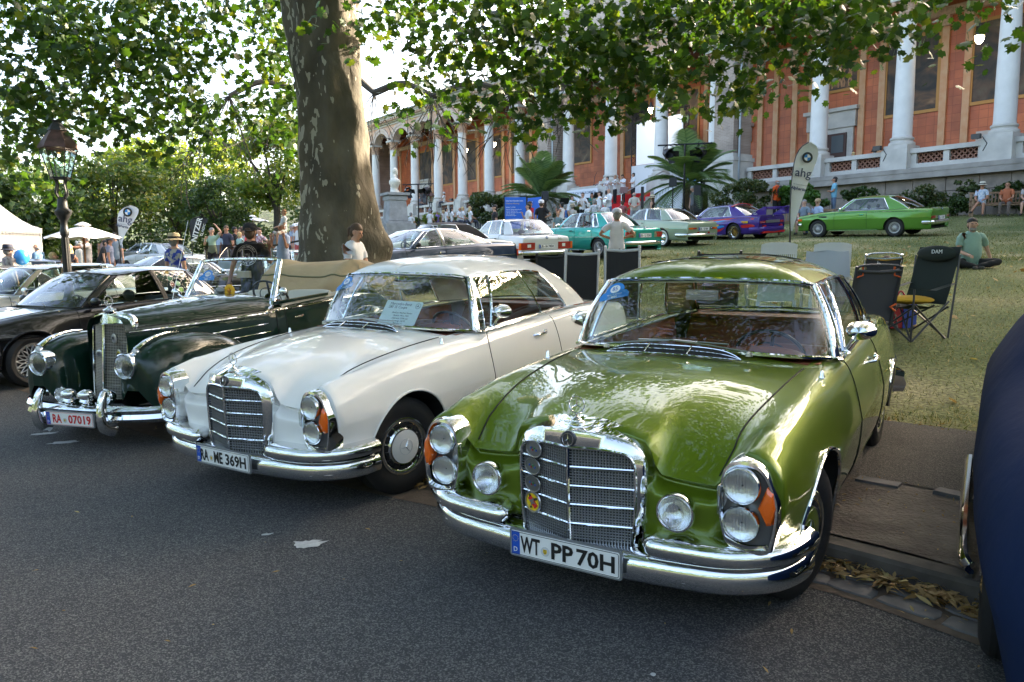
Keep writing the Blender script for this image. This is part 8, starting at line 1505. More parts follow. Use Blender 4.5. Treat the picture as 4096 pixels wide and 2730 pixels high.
def person(lb,loc,face,H=1.75,arms=('down','down'),legs=('stand','stand'),shirt=(.7,.7,.7),trs=(.04,.045,.07),skin='fair',hair='brown',style='short',hat=None,sleeve=.62,short=False,fat=1.0,fem=False,lean=0,turn=0,nod=0,pat=None,shoes=(.05,.045,.04),seat=None,group=None,fine=False,cat='person'):
 k=H/1.75;o=thing('person',lb,cat,loc,face,group);J=[];E=[];Rr=[];lab=[]
 def add(p,r,par,l):J.append(np.array(p,float));Rr.append(r);lab.append(l);(E.append((par,len(J)-1))if par is not None else None);return len(J)-1
 hz=.93 if seat is None else seat+.10/k;cl,sl=math.cos(lean),math.sin(lean)
 def T(x,y,z):return(x*cl+(z)*sl,y,hz+z*cl-x*sl)
 f=fat;pv=add(T(0,0,0),.125*f,None,'pelvis');w1=add(T(.01*(f-1)*9,0,.16),.125*f*(.9 if fem else 1),pv,'torso');c1=add(T(0,0,.34),.132*(.9 if fem else 1)*(1+(f-1)*.6),w1,'torso');c2=add(T(-.01,0,.46),.10,c1,'torso');nk=add(T(.0,0,.545),.055,c2,'neck')
 ct,st=math.cos(turn),math.sin(turn);cn,sn=math.cos(nod),math.sin(nod);nb=J[nk]
 def Hd(x,y,z):x,z=x*cn+z*sn,z*cn-x*sn;return nb+np.array([x*ct-y*st,x*st+y*ct,z])
 h0=add(Hd(.012,0,.075),.062,nk,'head');h1=add(Hd(.015,0,.145),.082,h0,'head');h2=add(Hd(.005,0,.215),.070,h1,'head');hands=[];kn=[]
 for s_,a in((1,arms[0]),(-1,arms[1])):
  sh=add(T(-.01,s_*.165*(.9 if fem else 1)*(1+(f-1)*.4),.455),.062,c2,'clav');u,v=[nrm((x,y*s_,z))for x,y,z in ARM[a]];el=add(J[sh]+u*.285,.040*(.88 if fem else 1),sh,'uarm%d'%s_);wr=add(J[el]+v*.245,.027,el,'farm%d'%s_);hd=add(J[wr]+v*.075,.030,wr,'hand');hands.append((J[wr],J[hd],v,s_))
 for s_,a in((1,legs[0]),(-1,legs[1])):
  hp=add(T(0,s_*.088,-.05),.088*(1+(f-1)*.5),pv,'pelvis');u,v=[nrm((x,y*s_,z))for x,y,z in LEG[a]];tk=add(J[hp]+u*.22,.078,hp,'thigh%d'%s_);ke=add(J[hp]+u*.415,.054,tk,'thigh%d'%s_);sm=add(J[ke]+v*.16,.052,ke,'shin%d'%s_);an=add(J[ke]+v*.395,.036,sm,'shin%d'%s_);fd=nrm((1,.25*s_,-.12))if a in('stand','sit','knee','over','ride')else nrm((1,.1*s_,-.12 if a!='walkb' else-.7));
  if a=='cross':fd=nrm((.5,-.6*s_,.1))
  he=add(J[an]+np.array([-.03,0,-.045]),.036,an,'foot');to=add(J[an]+fd*.15+np.array([0,0,-.045]),.030,he,'foot');kn.append(J[ke])
 J=np.array(J)*k;Rr=np.array(Rr)*k;me=bpy.data.meshes.new('b');me.from_pydata(J.tolist(),E,[]);t=bpy.data.objects.new('b',me);COL.objects.link(t);t.modifiers.new('s','SKIN');
 me.skin_vertices.new()if not me.skin_vertices else None
 for i,d in enumerate(me.skin_vertices[0].data):d.radius=(Rr[i],Rr[i]);d.use_root=i==0
 sb=t.modifiers.new('u','SUBSURF');sb.levels=sb.render_levels=2 if fine else 1;bm_=bpy.data.meshes.new_from_object(t.evaluated_get(bpy.context.evaluated_depsgraph_get()));bpy.data.objects.remove(t);bpy.data.meshes.remove(me)
 V=np.array([v.co for v in bm_.vertices]);F=[tuple(p.vertices)for p in bm_.polygons];
 a_=np.array([J[e[0]]for e in E]);b_=np.array([J[e[1]]for e in E]);er=np.array([(Rr[e[0]]+Rr[e[1]])/2 for e in E]);el_=[lab[e[1]]for e in E]
 def near(P):
  d=b_-a_;q=np.clip(((P[:,None]-a_)*d).sum(2)/(d*d).sum(1),0,1);D=np.linalg.norm(P[:,None]-a_-q[...,None]*d,axis=2)/er;i=D.argmin(1);return i,q[np.arange(len(P)),i]
 vi,_=near(V);m=np.array([el_[i]in('torso','pelvis')for i in vi]);V[m,0]=J[0][0]+(V[m,0]-J[0][0])*(.82 if not lean else 1);bm_.vertices.foreach_set('co',V.ravel());bm_.update()
 N=np.array([v.normal for v in bm_.vertices]);C=np.array([V[list(f_)].mean(0)for f_ in F]);fi,ft=near(C);fl=[el_[i]for i in fi];B=MB();B.add(V,F,0)
 Hk=lambda x,y,z:(Hd(x,y,z))*k
 B.ball(Hk(.102,0,.125),(.020*k,.016*k,.026*k),6);[B.ball(Hk(.0,s_*.080,.13),(.022*k,.014*k,.034*k),6)for s_ in(1,-1)]
 for s_ in(1,-1):B.ball(Hk(.088,s_*.034,.152),.0105*k,6,1)
 B.box(Hk(.098,0,.082),(.010*k,.045*k,.009*k),2)
 for wr,hd,v,s_ in hands:
  side=nrm(np.cross(v,(0,0,1)if abs(v[2])<.9 else(1,0,0)));up_=np.cross(side,v)
  for i,l_ in enumerate((.062,.074,.070,.055)):b0=hd+side*(i-1.5)*.017-v*.01;B.tube([b0*k,(b0+v*l_*.55-up_*.006)*k,(b0+v*l_*.9-up_*.028)*k],[.0088*k,.008*k,.006*k],5,0)
  b0=wr+v*.03+side*.024*s_;B.tube([b0*k,(b0+v*.03+side*.022*s_)*k,(b0+v*.06+side*.022*s_)*k],[.011*k,.010*k,.007*k],5,0)
 B.obj('body',[SK[skin],INK,M('lips',(.32,.12,.09),.5)],o,True,70)
 def shell(nm,sel,off,mat):
  ids=[i for i,s_ in enumerate(sel)if s_]
  if not ids:return
  u=sorted({v for i in ids for v in F[i]});mp={v:j for j,v in enumerate(u)};w=V[u]+N[u]*off;w=w+.004*np.sin(w[:,2:3]*60/k+w[:,1:2]*30)*N[u]*(off>.01);q=MB();q.add(w,[tuple(mp[v]for v in F[i])for i in ids]);return q.obj(nm,mat,o,True,180)
 if shirt is not None:zb=J[0][2]-.055*k;shell('shirt',[l in('torso','clav','pelvis')and(l!='pelvis' or C[i][2]>zb)and not(l=='clav' and sleeve<0 and ft[i]>.8)or(l.startswith('uarm')and ft[i]<sleeve)or(l.startswith('farm')and sleeve>1 and ft[i]<sleeve-1)for i,l in enumerate(fl)],.016*k,cloth(shirt,pat))
 shell('shorts' if short else 'trousers',[(l=='pelvis' or(l=='torso' and ft[i]<.25 and C[i][2]<J[0][2]+.07*k)or l.startswith('thigh')and(not short or ft[i]<.9 or fi[i]%2==99)or(not short and l.startswith('shin')))for i,l in enumerate(fl)],.012*k,cloth(trs));shell('shoes',[l=='foot' for l in fl],.010*k,cloth(shoes))
 hm=M('hair '+hair,HAIRC[hair],.7,noise=.25,nscale=25,bump=.5,bscale=60)if hair else None
 m=Matrix.Rotation(turn,4,'Z')@Matrix.Rotation(nod,4,'Y')
 if hm and style!='bald':
  q=MB();q.ball(Hk(-.024,0,.180),np.array((.100,.089,.092))*k,14,0,-.05,1,m);q.ball(Hk(-.040,0,.125),np.array((.072,.084,.095))*k,12,0,-1,1,m)
  if style=='long':q.ball(Hk(-.055,0,.03),np.array((.055,.10,.17))*k,12,0,-1,1,m)
  if style=='bun':q.ball(Hk(-.10,0,.22),.055*k,10)
  if style=='pony':q.tube([Hk(-.09,0,.20),Hk(-.14,0,.14),Hk(-.13,0,.02)],[.03*k,.035*k,.012*k],8)
  if style=='curly':[q.ball(Hk(-.02+.07*math.cos(a),.095*math.sin(a),.13+.06*(j%3)),.05*k,7)for j,a in enumerate(np.arange(9)*.7)]
  q.obj('hair',hm,o,True,60)
 elif hm:q=MB();q.ball(Hk(-.045,0,.10),np.array((.058,.083,.05))*k,12,0,-1,1,m);q.obj('hair',hm,o,True,60)
 if hat:
  kind,hc=hat;q=MB()
  mm=Matrix.Translation(Hk(-.005,0,.19))@m@Matrix.Scale(k,4)
  if kind=='cap':q.lathe([(.112,-.01),(.112,.03),(.09,.08),(.04,.105),(.0001,.11)],16,mm);q.grid([[mm@Vector((.09+.10*f_*math.cos(a),.095*math.sin(a)*(1-.1*f_),-.005-.015*f_))for f_ in(0,.6,1)]for a in np.linspace(-1.3,1.3,9)])
  elif kind=='capback':q.lathe([(.112,-.01),(.112,.03),(.09,.08),(.04,.105),(.0001,.11)],16,mm);q.grid([[mm@Vector((-.09-.08*f_*math.cos(a),.095*math.sin(a)*(1-.1*f_),-.01-.02*f_))for f_ in(0,.6,1)]for a in np.linspace(-1.3,1.3,9)])
  else:q.lathe([(.205 if kind=='wide' else.165,-.03),(.16,-.015),(.114,.0)],20,mm);q.lathe([(.114,.0),(.110,.075),(.09,.11),(.0001,.115)],20,mm);q.lathe([(.117,.004),(.114,.038)],20,mm,1)
  q.obj('hat',[cloth(hc),cloth((.012,.012,.015))],o,True,40)
 o['_h']=0;del o['_h'];return o,J,Hk,[h[1]*k for h in hands]
def stand(u,v,d0,lb,face,H=1.75,lock=False,zf=None,**kw):
 best=None
 for d in([d0]if lock else np.linspace(d0*.86,d0*1.16,41)):
  p=at(u,v,d);g=float(ground_z(p[0],p[1]))if zf is None else zf;e=abs(p[2]-g-H*1.0)+abs(d-d0)/d0*.3
  if best is None or e<best[0]:best=(e,p,g)
 e,p,g=best;Hh=float(np.clip(p[2]-g,H*.90,H*1.10))if kw.get('seat')is None else H
 return person(lb,(p[0],p[1],g),face,Hh,**kw)
TOW,AWAY,LFT,RGT=R(-90),R(90),R(180),0
sit=dict(legs=('sit','sit'),arms=('lap','lap'))
def sitp(u,v,d,lb,face,H=1.72,sh=.43,zf=None,**kw):
 k=H/1.75;a=dict(sit);a.update(kw);p=at(u,v,d);g=float(ground_z(p[0],d))if zf is None else zf;return person(lb,(p[0],d,g),face,H,seat=sh/k,**a)
WH_=(.68,.68,.68);NV=(.03,.035,.06);DN=(.10,.16,.26);BK=(.012,.012,.014);KH=(.42,.36,.27)
stand(31,982,17,'man in a navy felt hat and patterned shirt before the white tent',R(60),shirt=(.42,.37,.34),pat=((.22,.18,.19),9),hat=('felt',(.02,.025,.05)),hair='grey');stand(147,969,20,'white haired man in a blue denim shirt facing left',LFT,shirt=(.10,.20,.34),hair='white',style='bald',sleeve=1.8)
sitp(213,1006,21,'blonde person in cream seated near the lamp post',R(20),hair='blonde',shirt=(.60,.52,.40),fem=True);stand(274,976,18.5,'blonde woman in a dark top half behind the lamp post',R(-70),1.68,hair='blonde',style='long',shirt=(.02,.022,.04),fem=True,skin='tan',sleeve=-1)
stand(312,966,22,'white haired woman in a cream blouse under the parasol',R(-130),1.66,hair='white',style='curly',shirt=(.62,.58,.52),fem=True,sleeve=1.7);stand(344,936,20,'man in a grey T-shirt stretching his arm out under the parasol',R(200),1.82,shirt=(.36,.34,.34),hair='grey',skin='tan',arms=('point','hold'),fat=1.18,nod=.2)
stand(437,951,22,'man in a navy cap and slate shirt beside the white feather flag',R(10),shirt=(.16,.18,.26),hat=('cap',NV),hair='dark',skin='tan');stand(455,923,32,'man in a slate polo far behind the navy cap man',R(-60),shirt=(.15,.20,.26),hair='dark');stand(397,955,25,'figure in black leaning behind the parasol pole',R(10),shirt=BK,lean=.4,arms=('point','down'),hair='dark');stand(412,937,37,'white haired far figure in pink left of the flag',TOW,shirt=(.5,.34,.32),hair='white');stand(434,935,37.5,'far figure in white with dark skin left of the flag',TOW,shirt=WH_,skin='dark',hair='dark')
o,J,Hk,hd=stand(695,937,16.5,'person in a straw hat and blue floral blouse seen from behind',R(80),1.70,shirt=(.03,.06,.36),pat=((.50,.48,.42),11),hat=('wide',(.55,.44,.27)),hair='grey',fem=True)
o,J,Hk,hd=stand(1000,896,13.6,'broad man in a black cap and printed black T-shirt seen from behind',R(88),1.82,shirt=BK,hat=('capback',BK),hair='brown',fat=1.25,fine=True,skin='tan',arms=('side','hold'))
zc=.455/1.0*0+J[2][2];k_=1.04;mm=Matrix.Translation((-.185,0,J[2][2]-.005))@frame((0,0,0),(0,-1,0),(-1,0,.03))
q=MB()
for rr in(.165,.10):q.lathe([(rr,0),(rr,.002),(rr-.007,.002)],36,mm)
for i,g in enumerate((-.036,-.012,.012,.036)):q.box(mm@Vector((g,.012,.001)),(.003,.004,.035));
q.box(mm@Vector((0,.012,.001)),(.003,.076,.004));q.obj('shirt_print',WHITE,o,False)
for i,ch in enumerate('SAVING MANUALS'):a=math.pi*(.86-.72*i/13)+.0;text(ch,.042,WHITE,o,mm@Matrix.Rotation(a-math.pi/2,4,'Z')@Matrix.Translation((0,.132,.001)),.0006,bold=.001)
for i,ch in enumerate('SINCE 1972'):a=-math.pi/2-.75+1.5*i/9;text(ch,.042,WHITE,o,mm@Matrix.Rotation(a+math.pi/2,4,'Z')@Matrix.Translation((0,-.132,.001)),.0006,bold=.001)
q=MB();[q.add([mm@Vector((x+.012*i+dx,y,.002))for x,y,dx in((-.06,-.035,0),(-.048,-.035,0),(-.03,-.008,0),(-.042,-.008,0))],[(0,1,2,3)],i)for i in range(3)];q.obj('shirt_stripes',[RACEB,M('stripe dark blue',(.02,.03,.2),.5),RACER],o,False);text('M',.04,WHITE,o,mm@Matrix.Translation((.03,-.022,.002)),.0006,bold=.002)
o,J,Hk,hd=stand(1127,889,19.6,'white haired man in a grey blue shirt carrying a boy on his shoulders',R(-125),1.76,shirt=(.26,.32,.44),trs=KH,hair='white',arms=('hold','hold'),fat=1.1,fine=True,skin='tan')
c_=Vector(o.location)+Matrix.Rotation(R(-125),3,'Z')@Vector((-.06,0,J[4][2]+.03));person('small blond boy in white riding on the shoulders of the white haired man',(c_[0],c_[1],c_[2]-.10),R(-150),.98,arms=('lap','lap'),legs=('ride','ride'),seat=.10,shirt=(.62,.64,.66),trs=(.5,.48,.42),short=True,hair='ginger',fine=True)
for args in((1037,915,26,'man in a pink patterned shirt leaning before the parked cars',R(-110),dict(shirt=(.58,.46,.46),pat=((.35,.18,.2),12),hair='white',style='bald',arms=('hip','hip'))),(1179,897,28,'man in a pale cap and blue checked shirt behind the boy',R(-40),dict(shirt=(.25,.34,.48),hat=('cap',WH_),hair='grey',trs=(.45,.42,.36),short=True,skin='tan')),(1192,894,28.5,'man in a white sports shirt with red trim beside the barrier',R(-100),dict(shirt=WH_,hat=('cap',WH_),hair='white',trs=(.5,.1,.1),short=True)),(1167,900,30,'man in grey half hidden behind the checked shirt man',R(-60),dict(shirt=(.4,.42,.45),hair='grey')),(1096,924,33,'pale person far off left of the white haired man',TOW,dict(shirt=WH_,hair='grey')),(903,896,34,'dark dressed man standing alone far behind the black cap',R(-90),dict(shirt=NV,hair='brown',skin='tan')),(939,889,36,'man in black far under the distant parasol',R(0),dict(shirt=BK,hair='dark',skin='tan')),(962,896,36.5,'woman with a grey shirt under the distant parasol',R(180),dict(shirt=(.18,.19,.25),hair='brown',style='long',fem=True)),(979,891,38,'dark haired figure in red behind the black cap',R(180),dict(shirt=(.4,.05,.06),hair='dark')),(1033,891,40,'pale figure right of the distant parasol pole',R(180),dict(shirt=WH_,hair='brown')),(1011,892,41,'dark figure behind the distant parasol pole',TOW,dict(shirt=BK,hair='dark')),(876,923,27,'man with cropped hair in a light blue shirt seen from behind',R(70),dict(shirt=(.36,.46,.60),hair='brown',style='bald')),(959,927,26.5,'blonde woman with a green top seen from behind',R(60),dict(shirt=(.35,.5,.45),hair='blonde',fem=True)),(845,910,30,'man in pale green with raised arms beside the black flag',R(-90),dict(shirt=(.30,.42,.32),arms=('up','face'),hair='grey'))):
 stand(*args[:5],**args[5])
o,J,Hk,hd=stand(1416,891,11.7,'woman in a white T-shirt with a beige waist bag walking before the plane trunk',R(-25),1.68,lock=True,shirt=(.68,.69,.73),trs=(.42,.48,.58),hair='brown',style='pony',fem=True,arms=('swing','down'),legs=('walk','walkb'),fine=True,nod=.35,fat=1.08,skin='fair')
q=MB();q.ball((0,0,0),(.11,.10,.10),12);q.tube([(.05,.1,.06),(-.15,.14,.12),(-.3,.0,.2)],.012,5);obj1('bag','beige waist bag worn by the woman in the white T-shirt','bag',q,cloth((.40,.36,.28)),Vector(o.location)+Matrix.Rotation(R(-25),3,'Z')@Vector((.0,-.22,J[0][2]-.02)),R(-25))
for x,lb,c_,fc in((-42.0,'man in grey sitting on the arcade wall',(.22,.25,.30),-30),(-37.3,'person in white with a white hat sitting on the arcade wall',WH_,160)):p=bw(x,-.35,ZC-.28);person(lb,tuple(p-np.array([0,0,.15])),R(fc),1.75,seat=.43,shirt=c_,hat=('felt',WH_)if c_ is WH_ else None,**sit)
stand(1749,855,48,'man in a purple T-shirt with a strap by the park lamp',R(-60),shirt=(.26,.18,.48),hair='grey',skin='tan');stand(1774,862,47.5,'curly blonde woman standing by the park lamp',R(-60),1.7,hair='blonde',style='curly',shirt=(.55,.5,.45),fem=True,skin='tan')
for u,v,lb,fc,kw in((1786,881,'dark haired person in white seated leftmost in the audience',10,dict(hair='dark')),(1807,881,'dark haired woman in white raising a phone in the audience',20,dict(hair='dark',style='long',arms=('face','face'),fem=True)),(1839,870,'bald man in white seated in the audience',-40,dict(hair='grey',style='bald',skin='tan')),(1852,875,'short blonde woman in white seated in the audience',20,dict(hair='blonde',fem=True)),(1881,868,'long blonde woman in white seated in the audience',30,dict(hair='blonde',style='long',fem=True)),(1645,890,'grey haired head of a seated person beside the pedestal',60,dict(hair='grey')),(1720,883,'person with a grey cap seated beside the lamp pole',60,dict(hair='grey',hat=('cap',(.2,.2,.22)))),(2261,841,'grey haired person in a blue vest seated behind the turquoise car',60,dict(hair='grey',shirt=(.05,.12,.3),sleeve=-1)),(2290,836,'seated person with a straw hat behind the turquoise car roof',60,dict(hair='grey',hat=('felt',(.5,.4,.25)),shirt=(.5,.45,.4))),(2355,835,'grey head of a seated spectator above the turquoise roof',70,dict(hair='white')),(2420,828,'white haired spectator seated right above the turquoise roof',80,dict(hair='white')),(2490,822,'dark haired spectator seated before the red carpet',80,dict(hair='brown',shirt=(.3,.1,.1)))):sitp(u,v,45 if u<2000 else 37.5,lb,R(fc),**dict(dict(shirt=WH_),**kw))
stand(1926,840,47,'man in a white hat and shirt holding his chin',R(-80),shirt=WH_,hat=('felt',WH_),arms=('face','fold'),hair='grey',sleeve=1.8);stand(1978,818,31,'young man with sunglasses in a black T-shirt facing left',R(200),1.80,shirt=BK,hair='dark');stand(2113,813,33,'man in a white T-shirt drinking beside the blue boards',R(190),1.78,shirt=WH_,hair='dark',arms=('side','face'),fine=True);stand(2121,805,35,'man in a red shirt standing behind the drinking man',R(30),1.78,shirt=(.45,.02,.03),hair='dark',skin='tan');stand(2165,801,32.5,'man in a black T-shirt and white cap seen from behind',R(85),1.84,shirt=BK,hat=('capback',WH_),hair='brown',arms=('down','hip'),fine=True);stand(2246,810,36,'woman in a white vest with a dark bun',R(140),1.68,shirt=WH_,hair='dark',style='bun',fem=True,sleeve=-1,skin='tan',arms=('hold','down'));stand(2232,846,31.5,'boy in a grey green T-shirt behind the turquoise car bonnet',TOW,1.38,shirt=(.17,.26,.28),hair='ginger',fine=True);stand(2378,796,36.5,'old man in a striped shirt seen from behind above the turquoise roof',R(80),1.74,shirt=(.62,.62,.64),pat=((.40,.42,.46),16),hair='grey',fine=True)
BR=M('brass',(.60,.42,.12),.22,1.0);BRS=M('silver brass',(.6,.6,.6),.2,1.0)
def horn_at(o,hd,kind,lb,fc):
 c=Vector(o.location)+Matrix.Rotation(fc,3,'Z')@Vector((hd[0]+hd[1])/2);q=MB();L=.75 if kind=='trombone' else.42
 d=Vector((1,0,-.55));q.tube([(0,0,.18),d*L*.5+Vector((0,0,.18)),d*L+Vector((0,0,.18)),d*L+Vector((0,.05,.08)),d*.1+Vector((0,.05,.08))],.013,6);q.lathe([(.014,-.15),(.02,0),(.04,.06),(.09,.10)],12,frame(d*(L*.72)+Vector((0,-.06,.1)),(0,1,0),d));q.tube([(0,0,.18),(0,-.06,.16),d*L*.6+Vector((0,-.06,.1))],.010,5);[q.rod(d*.18+Vector((0,.02*j,.04)),d*.18+Vector((0,.02*j,.17)),.012)for j in range(-1,2)]if kind!='trombone' else None;obj1(kind,lb,kind,q,BR if kind=='trombone' else BRS,c,fc,'band instruments')
band=[(2276,781,43.5,'trombonist in a white shirt bending at the left of the band',R(-30),dict(lean=.35,arms=('play','point'),sleeve=1.8,trs=BK),'trombone'),(2331,770,44,'trombonist in white with a tie in front of the welcome banner',R(-100),dict(arms=('play','play'),sleeve=1.8,trs=BK),'trombone'),(2368,771,44.5,'dark haired singer in green in front of the welcome banner',R(-90),dict(shirt=(.02,.16,.13),hair='dark',style='long',fem=True,arms=('play','play'),skin='tan'),'trombone'),(2398,765,45,'dark haired young musician in white right of the welcome banner',R(190),dict(hair='dark',sleeve=1.8,trs=BK),None),(2436,751,42.5,'bald banjo player in a white shirt before the steps',R(-150),dict(hair='grey',style='bald',arms=('play','play'),sleeve=1.8,trs=DN),'banjo')]
for u,v,d,lb,fc,kw,ins in band:
 o,J,Hk,hd=stand(u,v,d,lb,fc,1.78,**dict(dict(shirt=WH_,hair='brown',fine=True),**kw))
 if ins=='banjo':q=MB();m=frame((.02,0,0),(0,1,0),(1,0,.2));q.lathe([(.15,0),(.16,.02),(.15,.06),(.0001,.065)],20,m);q.box((.03,-.38,.06),(.03,.62,.05),1);q.box((.03,-.72,.10),(.03,.14,.07),1);obj1('banjo','banjo with a long pale neck held before the red steps','banjo',q,[BRS,M('maple',(.5,.33,.12),.4)],Vector(o.location)+Matrix.Rotation(fc,3,'Z')@Vector((.26,.1,J[1][2]+.1)),fc)
 elif ins:horn_at(o,hd,ins,'brass trombone held by the '+lb.split(' in ')[0].replace(' with a tie','')+{2276:' bending at the left',2331:' at the banner',2368:' in green'}[u],fc)
p=at(2221,798,44);o,J,Hk,hd=stand(2221,798,44,'double bass player in a white hat and shirt',R(-80),1.75,shirt=WH_,hat=('felt',(.6,.55,.48)),arms=('hold','play'),sleeve=1.8,hair='grey');DBW=M('bass wood',(.36,.10,.03),.3,coat=.6);q=MB();q.ball((0,0,.42),(.10,.32,.34),16);q.ball((0,0,.85),(.09,.24,.28),16);q.box((0,0,1.35),(.04,.05,.7),1);q.lathe([(.02,0),(.05,.05),(.03,.12)],8,Matrix.Translation((0,0,1.72)),1);obj1('double_bass','red brown double bass standing with the hat wearing player','double bass',q,[DBW,M('ebony',(.02,.015,.012),.3)],Vector(o.location)+Vector((.28,-.25,0)),R(-80))
for i,(u,v,lb,kw,x,st,ins)in enumerate(((2429,707,'dark haired trumpeter leftmost on the red steps',dict(hair='dark',arms=('play','play'),fc=R(200)),-13.9,2.2,'trumpet'),(2460,706,'ginger trumpeter second from left on the red steps',dict(hair='ginger',arms=('play','play'),fc=R(-160)),-12.9,2.4,'trumpet'),(2493,706,'stout musician third on the red steps looking down',dict(hair='brown',arms=('play','play'),fat=1.15,fc=R(-150),nod=.5),-11.9,2.3,'trumpet'),(2533,699,'dark haired man with glasses rightmost on the red steps',dict(hair='dark',arms=('fold','fold'),fc=R(195)),-10.75,2.1,None))):
 fc=kw.pop('fc');p=at(u,v,47.5)
 for d in np.linspace(43,53,60):
  c=at(u,v,d);yb=(c[0]-15.72)*-math.sin(BANG)+(c[1]-39.4)*math.cos(BANG);kst=min(8,max(0,round((-1.0-yb)/.42)));zf=ZF-.29*kst
  if c[2]-zf<1.84 and yb<-.8:break
 o,J,Hk,hd=person(lb,(c[0],c[1],zf),fc,1.78,shirt=WH_,trs=BK,sleeve=.75,fine=True,**kw)
 if ins:horn_at(o,hd,ins,'silver trumpet held by the '+lb.split(' on the')[0],fc)
p=bw(-16.4,.7,ZF);person('dark dressed sound operator bent over the terrace equipment',tuple(p),R(190),1.75,shirt=BK,hair='dark',skin='tan',lean=.35,arms=('play','play'))
for i,(u,v,d)in enumerate(((2392,790,41),(2345,812,41),(2258,812,42),(2495,768,43))):
 p=at(u,v,d);g=float(ground_z(p[0],d));o=thing('music_stand',['music stand with a black tray beside the young musician','low music stand before the trombonist at the banner','music stand beside the double bass','music stand with pink sheets before the stout musician'][i],'music stand',(p[0],d,g),R(20),'music stands');h=p[2]-g;q=MB();q.rod((0,0,0),(0,0,h),.014);[q.rod((0,0,.3),(.3*math.cos(t),.3*math.sin(t),0),.01)for t in(0,2.1,4.2)];q.obj('stand',BLACK,o);q=MB();q.box((0,0,h+.1),(.5,.03,.34),rot=np.array(Matrix.Rotation(.4,3,'X')));q.obj('tray',BLACK if i<3 else M('pink sheets',(.5,.3,.32),.7),o,False)
o,J,Hk,hd=stand(2537,766,34.5,'bald man in a beige T-shirt with a shoulder strap, hands behind his back',R(85),1.80,shirt=(.50,.46,.40),trs=(.24,.24,.26),hair='grey',style='bald',arms=('back','back'),fat=1.1,fine=True);stand(2609,782,35,'woman in a straw hat and dark sleeveless top by the steps',R(150),1.68,shirt=(.03,.022,.018),hair='brown',style='long',hat=('wide',(.58,.50,.34)),fem=True,sleeve=-1,fine=True)
o,J,Hk,hd=stand(2468,836,15.6,'man in a white T-shirt and cap with hands on his hips seen from behind',R(84),1.76,lock=True,shirt=(.66,.62,.68),trs=(.05,.055,.085),hair='grey',hat=('cap',(.55,.53,.60)),arms=('hip','hip'),fat=1.2,fine=True,skin='tan')
stand(2774,743,36,'sound man in a grey T-shirt standing beside the right palm',R(200),1.80,shirt=(.14,.14,.16),trs=(.06,.055,.05),hair='grey',nod=.4);o,J,Hk,hd=stand(3110,716,31,'bald man in a bright orange T-shirt with a black backpack',R(110),1.82,shirt=(.75,.10,.012),trs=BK,hair='grey',style='bald',skin='tan',fat=1.05,fine=True)
q=MB();q.ball((0,0,0),(.12,.17,.26),14);q.ball((-.10,0,-.08),(.06,.13,.13),10);[q.tube([(.1,s_*.12,.2),(.26,s_*.14,.22),(.32,s_*.13,.0),(.1,s_*.14,-.15)],.02,5)for s_ in(1,-1)];obj1('backpack','black backpack on the man in the orange T-shirt','backpack',q,M('backpack black',(.015,.015,.017),.8),Vector(o.location)+Matrix.Rotation(R(110),3,'Z')@Vector((-.24,0,J[2][2]-.05)),R(110))
stand(3339,707,29.5,'man in a light blue T-shirt with folded arms above the leaf green coupe',R(165),1.82,shirt=(.17,.40,.52),trs=(.12,.17,.26),hair='dark',arms=('fold','fold'),fat=1.1,fine=True,skin='tan')
def benchp(bx,by,rz,s_,lb,**kw):
 g=float(ground_z(bx,by));p=Vector((bx,by,g))+Matrix.Rotation(rz,3,'Z')@Vector((s_,.05,0));return person(lb,tuple(p),rz-math.pi/2+kw.pop('dr',0),kw.pop('H',1.74),seat=.44,**dict(dict(sit),**kw))
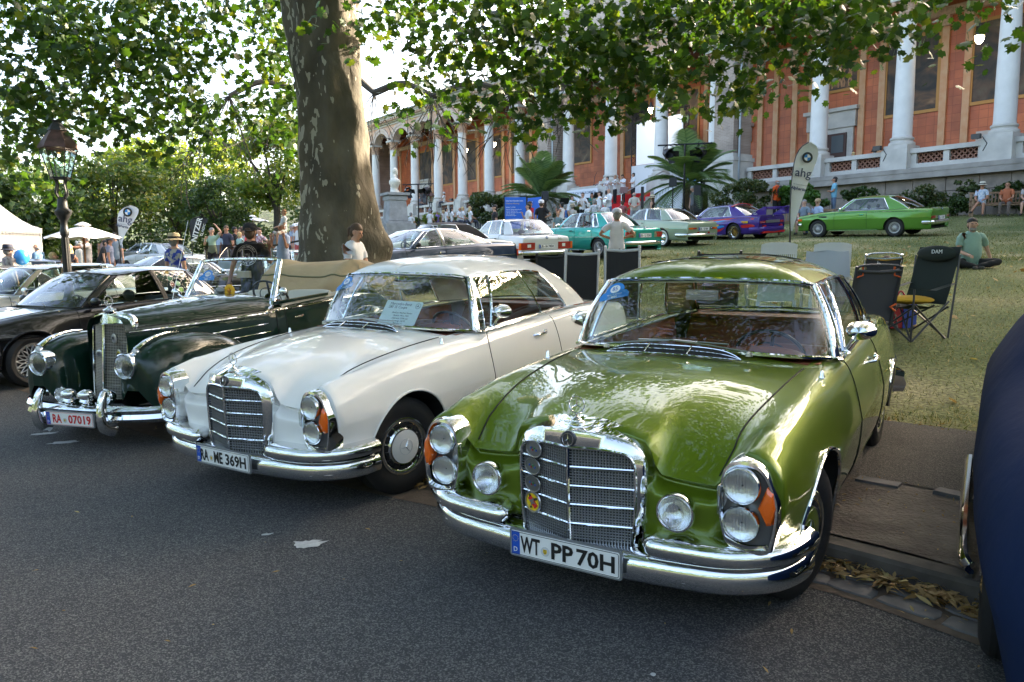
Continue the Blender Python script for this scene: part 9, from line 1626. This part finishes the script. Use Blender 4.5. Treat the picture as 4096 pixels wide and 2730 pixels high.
benchp(bA[0]+.55,29.9,R(-22),-.75,'man in a panama hat and checked shirt on the right bench',shirt=(.34,.42,.55),pat=((.55,.58,.62),14),trs=(.5,.48,.42),short=True,hat=('felt',(.62,.57,.46)),hair='white',dr=-.35,legs=('sit','over'),fine=True,skin='tan');benchp(bA[0]+.55,29.9,R(-22),.10,'bald man in a rust T-shirt on the right bench',shirt=(.40,.12,.05),trs=(.13,.10,.08),hair='grey',style='bald',dr=-.35,fat=1.15,fine=True,skin='tan');benchp(bA[0]+.55,29.9,R(-22),.80,'person with a dark bag at the right end of the bench',shirt=(.42,.40,.40),trs=(.3,.3,.34),hair='brown',dr=-.3,short=True,fine=True)
benchp(bB[0],29.4,R(-18),-.20,'grey haired man in a grey shirt on the bench behind the flag',shirt=(.20,.25,.30),trs=DN,hair='grey',dr=-.3,short=True,fine=True);benchp(bB[0],29.4,R(-18),.28,'man in a light blue shirt and tan cap on the bench behind the flag',shirt=(.40,.50,.66),trs=DN,hair='white',hat=('cap',(.40,.28,.16)),dr=-.6,fine=True)
p=at(3880,1060,14.2);o,J,Hk,hd=person('bearded man in a sage T-shirt sitting cross legged on the lawn',(p[0],14.2,float(ground_z(p[0],14.2))-.0),R(-100),1.74,arms=('prop','lap'),legs=('cross','cross'),seat=.03,shirt=(.24,.36,.29),trs=BK,hair='dark',fat=1.38,fine=True,skin='fair',turn=-.1);q=MB();q.ball(Hk(.055,0,.055),(.05,.062,.05),10,0,-1,.3);q.obj('beard',M('hair grey',HAIRC['grey'],.8),o)
p=at(3590,1100,12.8);g_=float(ground_z(p[0],12.8));o,J,Hk,hd=person('person in white trousers lying on the grass with raised knees',(p[0]+.02,13.2,g_),R(-115),1.70,arms=('down','down'),legs=('knee','knee'),seat=.02,lean=-1.35,shirt=(.30,.20,.22),trs=(.66,.66,.70),shoes=(.45,.46,.52),hair='brown',fine=True);q=MB();q.lathe([(.19,0),(.15,.02),(.11,.03),(.10,.10),(.0001,.12)],18);obj1('straw_hat','yellow straw hat lying on the grass beside the white trousers','hat',q,cloth((.55,.40,.16)),at(3580,1052,13.0)-np.array([0,0,.06]),0)
for x,lb,hc,hr in((2.3,'head of a person in a black hat behind the terrace balustrade',('felt',BK),'grey'),(1.2,'blonde head behind the terrace balustrade',None,'blonde')):person(lb,tuple(bw(x,1.2,ZF)),R(120),1.70,seat=.43,shirt=(.3,.36,.45),hat=hc,hair=hr,**sit)
